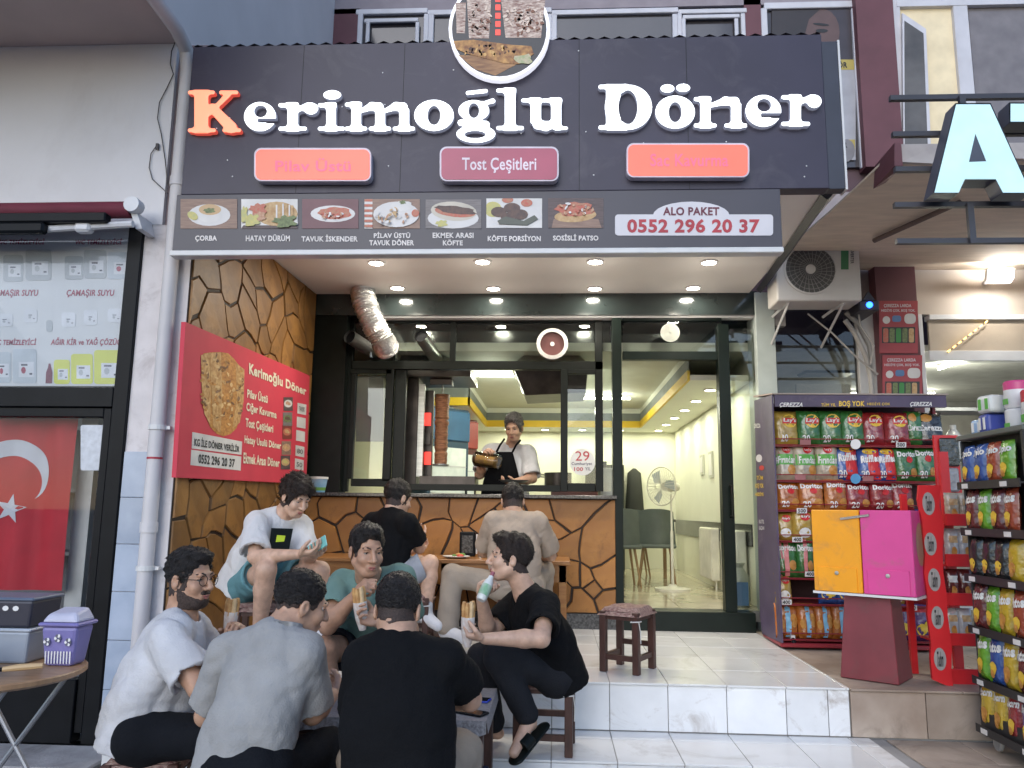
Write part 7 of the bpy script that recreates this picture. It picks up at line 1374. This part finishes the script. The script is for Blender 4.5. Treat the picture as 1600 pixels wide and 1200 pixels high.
    # shirt
    if shirt:
        gg = girth*shirt.get('fit', 1.0); sv = Vol(lo-.03, hi+.03, .0068); hem = pel-up*shirt.get('hem', .06)
        sv.ecap(hem, wai, .168*gg, .165*gg, front, .78, .04); sv.ecap(wai, che, .165*gg, .165*gg, front, .72, .05); sv.ecap(che, nk-up*.07, .16*gg, .10, front, .70, .05)
        if shirt.get('belly'): sv.ell(wai+front*.07, (.14, .14, .14), None, .06)
        for s in 'LR':
            S0 = P['s'+s]; sv.cone(S0+(nk-S0)*.1, nk-up*.035, .066, .064, .04)
            if P.get('e'+s) is not None:
                E = P['e'+s]; d = nrm(E-S0); L = np.linalg.norm(E-S0); t = shirt.get('sleeve', .62); end = S0+d*L*t; r1 = .066*gg**.5; r2 = shirt.get('cuff', .073)*gg**.5
                def fn(X, S0=S0, end=end, d=d, r1=r1, r2=r2, L=L):
                    ab = end+d*.06-S0; tt = np.clip(((X-S0)@ab)/(ab@ab), 0, 1); q = X-S0-tt[..., None]*ab; dd = np.sqrt((q*q).sum(-1))-(r1+(r2-r1)*tt)
                    pl_ = (X-end)@d; inner = np.sqrt((q*q).sum(-1))-(r2-.019); return np.maximum(np.maximum(dd, pl_), -np.maximum(inner, -(pl_+.035)))
                sv.put(fn, np.minimum(S0, end)-.1, np.maximum(S0, end)+.1, .03)
        sv.cut(hem, -up); sv.cone(nk-up*.03+front*.015, nk+up*.12+front*.03, .060*girth**.5, .078, .006, 's')
        sv.wrinkle(shirt.get('fold', .0055)*1.15, shirt.get('ff', 17), shape_seed); sv.wrinkle(.0018, 55, shape_seed+4); so = sv.mesh('shirt', shirt['m'], o)
        if shirt.get('collar'):
            g = G(); ring = [nk-up*.0+(side*math.cos(a)*.072+front*(math.sin(a)*.066+.008))*girth**.5 for a in np.linspace(R(-250), R(70), 18)]
            for a, b in zip(ring, ring[1:]): ca, cb = nk+front*.01, nk+front*.01; g.hexa([a-up*.025+(a-ca)*.12, b-up*.025+(b-cb)*.12, b-up*.025+(b-cb)*.2, a-up*.025+(a-ca)*.2], [a+up*.03, b+up*.03, b+up*.028+(b-cb)*.08, a+up*.028+(a-ca)*.08])
            build('collar', g, shirt['m'], so, smooth=True)
    # trousers or shorts
    if legs:
        lv = Vol(lo-.03, hi+.03, .0068); lv.ecap(P['hL'], P['hR'], .115*girth, .115*girth, up, .95, .05); t = legs.get('len', 2.0)
        lv.ell(pel, (.135*girth, .135*girth, .11), None, .05)
        for s in 'LR':
            if P.get('k'+s) is None: continue
            h0, K_, A_ = P['h'+s], P['k'+s], P['a'+s]; w1, w2 = .086*girth**.6, legs.get('knee', .070)
            if t <= 1: E = h0+(K_-h0)*t; d = nrm(K_-h0)
            if t <= 1:
                def fn(X, a=h0, b=E, d=d):
                    ab = b+d*.05-a; tt = np.clip(((X-a)@ab)/(ab@ab), 0, 1); q = X-a-tt[..., None]*ab; rr2 = np.sqrt((q*q).sum(-1)); pl_ = (X-b)@d; return np.maximum(np.maximum(rr2-(w1+(legs.get('cuff', .095)-w1)*tt), pl_), -np.maximum(rr2-(legs.get('cuff', .095)-.019), -(pl_+.03)))
                lv.put(fn, np.minimum(h0, E)-.12, np.maximum(h0, E)+.12, .03)
            else:
                lv.cone(h0, K_, w1, w2, .03); E = K_+(A_-K_)*(t-1); d = nrm(A_-K_); lv.cone(K_, E, w2, legs.get('cuff', .062), .02)
                if t < 2: 
                    pass
        lv.wrinkle(legs.get('fold', .005), 20, shape_seed+9); lv.mesh('trousers' if t > 1 else 'shorts', legs['m'], o)
    # shoes
    if shoes:
        for s in 'LR':
            ft = P.get('f'+s)
            if ft is None: continue
            A_ = P['a'+s]; d = nrm((ft-A_)*V(1, 1, 0)) if shoes.get('flat', True) else nrm(ft-A_); zv = V(0, 0, 1)
            if shoes['kind'] == 'sock': kv = Vol(np.minimum(A_, ft)-.14, np.maximum(A_, ft)+.14, .006); kv.cone(A_+V(0, 0, .05), A_-V(0, 0, .03), .044, .046, .02); kv.cone(A_-V(0, 0, .035), ft, .046, .036, .02); kv.mesh('sock', shoes['m'], o)
            elif shoes['kind'] == 'sneaker': kv = Vol(np.minimum(A_, ft)-.16, np.maximum(A_, ft)+.16, .006); kv.cone(A_+V(0, 0, .01), A_-V(0, 0, .04), .046, .05, .02); kv.cone(A_-V(0, 0, .04)-d*.03, ft+d*.02, .05, .04, .02); kv.cut(V(0, 0, min(A_[2], ft[2])-.075), (0, 0, -1)); kv.mesh('shoe', shoes['m'], o)
    return o
def cm_(n, c, **k): return mat(n, c, k.pop('rough', .9), var=.10, scale=8, bump=.35, bscale=150, spec=.15, **k)
M_tw = cm_('white_cotton', (.52, .52, .54)); M_tw2 = cm_('white_cotton_bright', (.58, .58, .59)); M_tg = cm_('pale_grey_shirt_cloth', (.30, .30, .30)); M_tb = cm_('black_cotton', (.0055, .0058, .007)); M_tt_ = cm_('sage_green_cotton', (.13, .22, .20)); M_tbe = cm_('beige_cotton', (.36, .29, .23))
M_dk = cm_('black_trouser_cloth', (.007, .008, .011)); M_ch = cm_('charcoal_trouser_cloth', (.017, .018, .022)); M_shb = cm_('teal_short_cloth', (.12, .26, .29)); M_shg = cm_('grey_short_cloth', (.28, .30, .34)); M_trb = cm_('beige_trouser_cloth', (.30, .25, .20)); M_sock = cm_('white_sock', (.62, .62, .64))
def HR(i, **k): d = dict(m=M_hair[i]); d.update(k); return d
# --- bearded man in white, left
pa = dict(head=J(297, 904, 3.42), neck=J(282, 966, 3.42), pelvis=J(218, 1130, 3.40), sR=J(262, 1006, 3.24), sL=J(300, 985, 3.62), eR=J(312, 1075, 3.18), wR=J(392, 1055, 3.34), eL=J(352, 1060, 3.72), wL=J(366, 1000, 3.62), hR=J(226, 1150, 3.30), hL=J(232, 1145, 3.52), kR=J(372, 1152, 3.22), kL=J(372, 1128, 3.66), aR=J(366, 1290, 3.28), aL=J(352, 1255, 3.70))
A_ = person('bearded man with glasses in a white T-shirt sitting at the left', pa, (.9, -.1, 0), dict(f=(.96, -.30, 0), down=4), 1, HR(0, th=.012, mess=.9, len=.013, amp=.003, freq=110, lumps=[((0, .03, .104), (.058, .066, .030))], low=-.040), dict(m=M_tw, sleeve=.74, cuff=.088, belly=True, fit=1.0, hem=.08, fold=.0095), dict(m=M_dk), dict(L=dict(n=(.2, -.9, .2), curl=(60, 55, 40)), R=dict(n=(0, .2, 1))), None, 1.12, True, M_brd, True, .99, 2)
# --- man in pale grey shirt, seen from behind
pb = dict(head=J(470, 944, 3.10), neck=J(436, 986, 3.02), pelvis=J(376, 1196, 2.92), sL=J(356, 1020, 3.10), sR=J(480, 1020, 2.98), eL=J(322, 1118, 3.18), wL=J(420, 1110, 3.44), eR=J(488, 1114, 3.08), wR=J(520, 1085, 3.34), hL=J(365, 1206, 3.02), hR=J(410, 1206, 2.88), kL=J(430, 1160, 3.42), kR=J(512, 1168, 3.16), aL=J(440, 1300, 3.40), aR=J(508, 1330, 3.20))
person('man in a pale grey collared shirt seen from behind, head turned right', pb, (.5, .85, 0), dict(f=(.80, .58, 0), down=18), 0, HR(0, th=.008, len=.008, amp=.0015, freq=140, low=.002, slope=-.25), dict(m=M_tg, sleeve=.84, cuff=.076, fit=.95, hem=.14, fold=.009, ff=15, collar=True), dict(m=M_dk), dict(R=dict(n=(-.6, .2, .3)), L=dict(n=(.3, .2, -.6))), None, 1.04, True, None, False, 1.0, 5)
# --- man in black, seen from behind in the middle
pc = dict(head=J(622, 953, 2.98), neck=J(622, 1003, 2.92), pelvis=J(622, 1218, 2.80), sL=J(568, 1036, 2.90), sR=J(698, 1034, 2.90), eL=J(560, 1138, 2.98), wL=J(590, 1120, 3.24), eR=J(734, 1092, 3.06), wR=J(668, 1085, 3.24), hL=J(590, 1230, 2.84), hR=J(660, 1230, 2.84), kL=J(552, 1175, 3.20), kR=J(722, 1172, 3.18), aL=J(545, 1300, 3.20), aR=J(722, 1300, 3.20))
person('broad man in a black T-shirt seen from behind in the middle', pc, (0, 1, 0), dict(f=(.05, 1, 0), down=24), 0, HR(0, th=.008, len=.008, amp=.0015, freq=140, low=-.022, slope=-.30), dict(m=M_tb, sleeve=.70, cuff=.074, fit=1.04, hem=.12, fold=.006, ff=14), dict(m=M_trb, knee=.072), dict(R=dict(n=(0, 0, -1)), L=dict(n=(0, 0, -1))), None, 1.06, True, None, False, 1.02, 8)
# --- man in green facing the street, eating
pd = dict(head=J(573, 860, 4.06), neck=J(577, 905, 4.20), pelvis=J(585, 1012, 4.46), sR=J(533, 912, 4.22), sL=J(627, 903, 4.24), eR=J(512, 978, 3.98), wR=J(556, 930, 3.90), eL=J(640, 985, 4.02), wL=J(590, 972, 3.88), hR=J(560, 1018, 4.42), hL=J(612, 1018, 4.42), kR=J(508, 1012, 4.06), kL=J(655, 1015, 4.04), aR=J(512, 1135, 4.20), aL=J(650, 1135, 4.20))
D_ = person('man in a sage green T-shirt eating a wrap behind the low table', pd, (.05, -1, 0), dict(f=(.55, -.84, 0), down=10), 1, HR(0, th=.013, len=.014, mess=.35, amp=.0025, freq=100, lumps=[((0, .042, .104), (.056, .054, .030))], low=-.025), dict(m=M_tt_, sleeve=.66, cuff=.085, fit=1.0, hem=.05), dict(m=M_dk, len=.72, cuff=.105), dict(R=dict(d=(.35, -.25, .35), n=(.5, .6, -.5), curl=(70, 70, 45)), L=dict(d=(-.75, -.35, .25), n=(-.2, -.2, .2), curl=(45, 55, 40), t=1)), None, 1.10, True, None, False, 1.04, 11)
# --- man in black drinking, right
pe = dict(head=J(797, 872, 4.26), neck=J(822, 925, 4.30), pelvis=J(872, 1046, 4.42), sL=J(853, 946, 4.12), sR=J(812, 940, 4.50), eL=J(846, 998, 3.92), wL=J(758, 998, 3.90), eR=J(764, 992, 4.36), wR=J(752, 934, 4.20), hL=J(868, 1056, 4.34), hR=J(862, 1050, 4.52), kL=J(778, 1026, 4.16), kR=J(752, 1026, 4.44), aL=J(826, 1122, 4.22), aR=J(772, 1136, 4.52), fL=J(803, 1176, 4.10), fR=J(740, 1160, 4.46))
E_ = person('man in black T-shirt and trousers sipping from a bottle on a stool', pe, (-1, -.1, 0), dict(f=(-1, -.16, 0), down=-2), 2, HR(1, th=.015, fade=.002, len=.024, mess=.30, comb=1.0, locks=2200, amp=.003, freq=80, lumps=[((0, .040, .106), (.056, .056, .030))], low=-.045), dict(m=M_tb, sleeve=.72, cuff=.086, fit=1.02, hem=.07), dict(m=M_ch, len=1.92, knee=.072, cuff=.060), dict(L=dict(d=(-1, 0, .12), n=(.1, .25, .9), curl=(62, 62, 40), t=-1), R=dict(d=(.15, -.25, .9), n=(.6, -.6, .1), curl=(62, 60, 40))), None, 1.0, True, None, False, 1.0, 14)
# --- boy with a phone
pf = dict(head=J(462, 776, 4.92), neck=J(440, 806, 4.98), pelvis=J(384, 908, 5.05), sR=J(402, 818, 4.86), sL=J(470, 822, 5.10), eR=J(398, 870, 4.68), wR=J(468, 866, 4.58), eL=J(478, 874, 4.98), wL=J(492, 866, 4.72), hR=J(380, 916, 4.98), hL=J(404, 912, 5.12), kR=J(416, 890, 4.62), kL=J(500, 892, 4.86), aR=J(404, 990, 4.80), aL=J(500, 985, 4.95), fR=J(420, 1010, 4.66), fL=J(516, 1004, 4.84))
F_ = person('curly haired boy in white T-shirt and teal shorts looking at a phone', pf, (.75, -.6, 0), dict(f=(.80, -.60, 0), down=28), 2, HR(1, th=.022, side=.9, len=.030, mess=1.2, locks=2200, amp=.005, freq=75, lumps=[((0, .06, .085), (.066, .05, .040)), ((0, -.05, .08), (.08, .06, .06))], low=-.055, line=.070), dict(m=M_tw2, sleeve=.86, cuff=.094, fit=1.06, hem=.07, fold=.007), dict(m=M_shb, len=.70, cuff=.108), dict(R=dict(d=(.9, -.1, .1), n=(0, .2, .9), curl=(35, 40, 30)), L=dict(d=(.35, -.9, .0), n=(-.2, .1, .9), curl=(35, 40, 30))), dict(kind='sneaker', m=M_sock), .95, True, None, False, .98, 17)
# --- boy in black at the wall table
pg = dict(head=J(622, 778, 5.72), neck=J(612, 802, 5.68), pelvis=J(604, 898, 5.68), sL=J(580, 818, 5.80), sR=J(638, 818, 5.56), eL=J(600, 872, 6.02), wL=J(650, 858, 6.26), eR=J(655, 856, 5.72), wR=J(652, 838, 5.98), hL=J(600, 906, 5.78), hR=J(616, 908, 5.58), kL=J(655, 880, 6.02), kR=J(672, 880, 5.66), aL=J(650, 960, 6.0), aR=J(666, 956, 5.62), fL=J(672, 974, 5.96), fR=J(684, 978, 5.56))
person('boy in a black T-shirt and grey shorts at the wall table, seen from behind', pg, (.65, .75, 0), dict(f=(.66, .75, 0), down=18), 2, HR(0, th=.014, len=.016, amp=.003, freq=90, low=-.040), dict(m=M_tb, sleeve=.66, cuff=.078, fit=.98, hem=.06), dict(m=M_shg, len=.76, cuff=.10), dict(R=dict(n=(0, .2, 1)), L=dict(n=(0, 0, 1))), dict(kind='sock', m=M_sock), 1.0, True, None, False, 1.0, 20)
# --- man in beige at the wall table
ph_ = dict(head=J(801, 783, 5.80), neck=J(803, 806, 5.74), pelvis=J(805, 908, 5.66), sL=J(772, 814, 5.74), sR=J(842, 816, 5.74), eL=J(756, 862, 5.92), wL=J(785, 862, 6.24), eR=J(860, 868, 5.92), wR=J(830, 864, 6.24), hL=J(788, 916, 5.66), hR=J(826, 916, 5.68), kL=J(706, 898, 5.72), kR=J(850, 890, 6.05), aL=J(700, 978, 5.62), aR=J(846, 970, 6.05), fL=J(722, 996, 5.50), fR=J(846, 976, 6.2))
person('man in beige T-shirt and trousers with his back turned at the wall table', ph_, (0, 1, 0), dict(f=(-.1, 1, 0), down=26), 0, HR(0, th=.009, len=.010, amp=.002, freq=120, low=-.035), dict(m=M_tbe, sleeve=.80, cuff=.084, fit=1.0, hem=.06), dict(m=M_trb, knee=.072, cuff=.075), dict(R=dict(n=(0, 0, 1)), L=dict(n=(0, 0, 1))), dict(kind='sneaker', m=M_sock), 1.04, True, None, False, 1.0, 23)
# --- cook behind the window
pi_ = dict(head=J(803, 668, 7.42), neck=J(800, 697, 7.55), pelvis=J(790, 810, 7.66), sR=J(765, 706, 7.58), sL=J(826, 708, 7.52), eR=J(750, 742, 7.48), wR=J(757, 712, 7.32), eL=J(832, 748, 7.40), wL=J(806, 752, 7.26), hR=J(775, 820, 7.66), hL=J(806, 820, 7.66), kR=J(775, 905, 7.62), kL=J(806, 905, 7.62), aR=J(775, 990, 7.66), aL=J(806, 990, 7.66))
for k in ('kR', 'kL', 'aR', 'aL'): pi_[k] = V(pi_[k][0], 7.66, ZI+(.50 if k[0] == 'k' else .08))
I_ = person('grey haired cook in white T-shirt and black apron pouring from a jar', pi_, (-.1, -1, 0), dict(f=(-.22, -.97, 0), down=22), 0, HR(2, th=.018, amp=.003, freq=90, lumps=[((0, .04, .10), (.06, .06, .035))], low=-.035), dict(m=M_tw2, sleeve=.86, cuff=.083, fit=1.10, hem=.06), dict(m=M_dk), dict(R=dict(d=(.2, -.6, .4), n=(.6, -.2, -.6), curl=(50, 55, 40)), L=dict(d=(-.8, -.4, -.2), n=(0, 0, 1), curl=(30, 40, 30))), None, 1.04, True, None, False, 1.02, 26)
g = G(); n = 8; rowsA = []
for y, x0, x1, Yc in ((706, 776, 801, 7.36), (724, 766, 806, 7.355), (744, 757, 811, 7.38), (765, 752, 815, 7.42), (800, 750, 817, 7.46)):
    rowsA.append([J(x0+(x1-x0)*k/n, y, Yc+.05*(2*k/n-1)**2-.006*math.sin(k*1.9+y)) for k in range(n+1)])
for a, b in zip(rowsA, rowsA[1:]):
    for k in range(n): g.quad(a[k], a[k+1], b[k+1], b[k])
apn = build('apron', g, M_tb, I_, smooth=True)
for a, b, c in ((rowsA[0][0], J(781, 696, 7.37), J(788, 686, 7.43)), (rowsA[0][-1], J(806, 696, 7.36), J(813, 688, 7.43))): g = G(); g.tube([a, b, c], .011, 6); build('apron_strap', g, M_tb, apn)
# --- what they hold
wrap('doner wrap in paper held up by the bearded man', J(361, 962, 3.60), (.1, -.1, 1), .17, .028); wrap('doner wrap in paper held by the man in green', J(563, 948, 3.84), (-.12, -.12, 1), .20, .030); wrap('doner wrap in paper held by the drinking man', J(731, 972, 3.90), (.02, -.08, 1), .21, .030)
a, b = J(768, 900, 4.15), J(751, 938, 4.08); d = nrm(a-b); bt = thing('ayran_bottle', 'green and white drink bottle held to the lips of the man in black', 'bottle', b); g = G(); Q = [d*x for x in (0, .012, .05, .085, .11, .125, .14)]; g.tube(Q, [.020, .026, .027, .027, .022, .014, .013], 16); build('body', g, mat('ayran_white', (.62, .64, .62), .35), bt, smooth=True, local=True); g = G(); g.tube([d*.025, d*.085], .0278, 16, cap=False); build('label', g, mat('ayran_green', (.05, .32, .10), .4, col2=(.5, .55, .5), scale=18), bt, smooth=True, local=True); g = G(); g.tube([d*.14, d*.165], [.0125, .011], 12); build('neck', g, mat('ayran_neck', (.3, .1, .12), .4), bt, smooth=True, local=True)
pz = (pf['wR']+pf['wL'])/2; ph2 = thing('phone', 'mint cased phone in the hands of the boy in white', 'phone', J(497, 853, 4.60)); fx_ = nrm((.6, -.35, .35)); fy_ = nrm((-.35, .5, .75)); nz_ = np.cross(fx_, fy_); g = G(); c0 = np.zeros(3); g.hexa([c0-fx_*.078-fy_*.037, c0+fx_*.078-fy_*.037, c0+fx_*.078+fy_*.037, c0-fx_*.078+fy_*.037], [c0-fx_*.078-fy_*.037+nz_*.009, c0+fx_*.078-fy_*.037+nz_*.009, c0+fx_*.078+fy_*.037+nz_*.009, c0-fx_*.078+fy_*.037+nz_*.009]); build('body', g, mat('mint_case', (.16, .42, .40), .4), ph2, bevel=.003, local=True)
# jar and tray of the cook
a, b = J(741, 716, 7.30), J(780, 722, 7.22); d = nrm(b-a); jr = thing('glass_jar', 'glass jar of golden fries tilted in the hand of the cook', 'jar', a); L = np.linalg.norm(b-a); g = G(); g.tube([d*0, d*.02, d*L*.9, d*L], [.05, .072, .072, .066], 18); build('glass', g, glass('jar_glass', (.82, .80, .74), 1.3), jr, smooth=True, local=True); g = G(); g.tube([d*.03-V(0, 0, .012), d*L*.85-V(0, 0, .012)], .052, 10); build('contents', g, mat('golden_fries', (.5, .3, .06), .6, col2=(.35, .2, .1), scale=30, bump=.6), jr, smooth=True, local=True)
try_ = thing('steel_tray', 'steel tray held by the cook above the counter', 'tray', J(803, 754, 7.20)); g = G(); g.lathe([(.10, 0), (.14, .02), (.142, .022), (.10, .006), (0, .006)], (0, 0, 0), 24, sy=.7); build('dish', g, M_steel, try_, smooth=True, local=True)
# print on the boy's shirt
fpl = Plane(J(440, 842, 4.83)-nrm((.75, -.6, 0))*0.0, (.70, -.71, .12)); 
for q, m, of in (([(424, 825), (458, 826), (452, 858), (420, 859)], M_blk, .0), ([(433, 836), (446, 837), (444, 846), (431, 847)], mat('neon_yellow_print', (.55, .7, .03), .5), .004)): flat('shirt_print', q, fpl, m, F_, .035+of, .002)
# slides of the drinking man
hl = J(846, 1130, 4.24); to = J(805, 1178, 4.10); fd_ = nrm(to-hl); sd_ = nrm(np.cross(fd_, (0, 0, 1))); vd = np.cross(sd_, fd_); vd = vd if vd[2] > 0 else -vd
kv = Vol(np.minimum(hl, to)-.16, np.maximum(hl, to)+.16, .005); kv.ecap(hl-vd*.026, to-vd*.026, .038, .046, vd, .32, .01); kv.mesh('slide_sole', M_blk, E_)
kv = Vol(np.minimum(hl, to)-.16, np.maximum(hl, to)+.16, .005); md = hl*.36+to*.64; kv.ecap(md-fd_*.03, md+fd_*.03, .046, .046, vd, .80, .01); kv.cut(md-vd*.02, -vd); kv.cut(md+fd_*.035, fd_); kv.cut(md-fd_*.035, -fd_); kv.mesh('slide_strap', M_blk, E_)
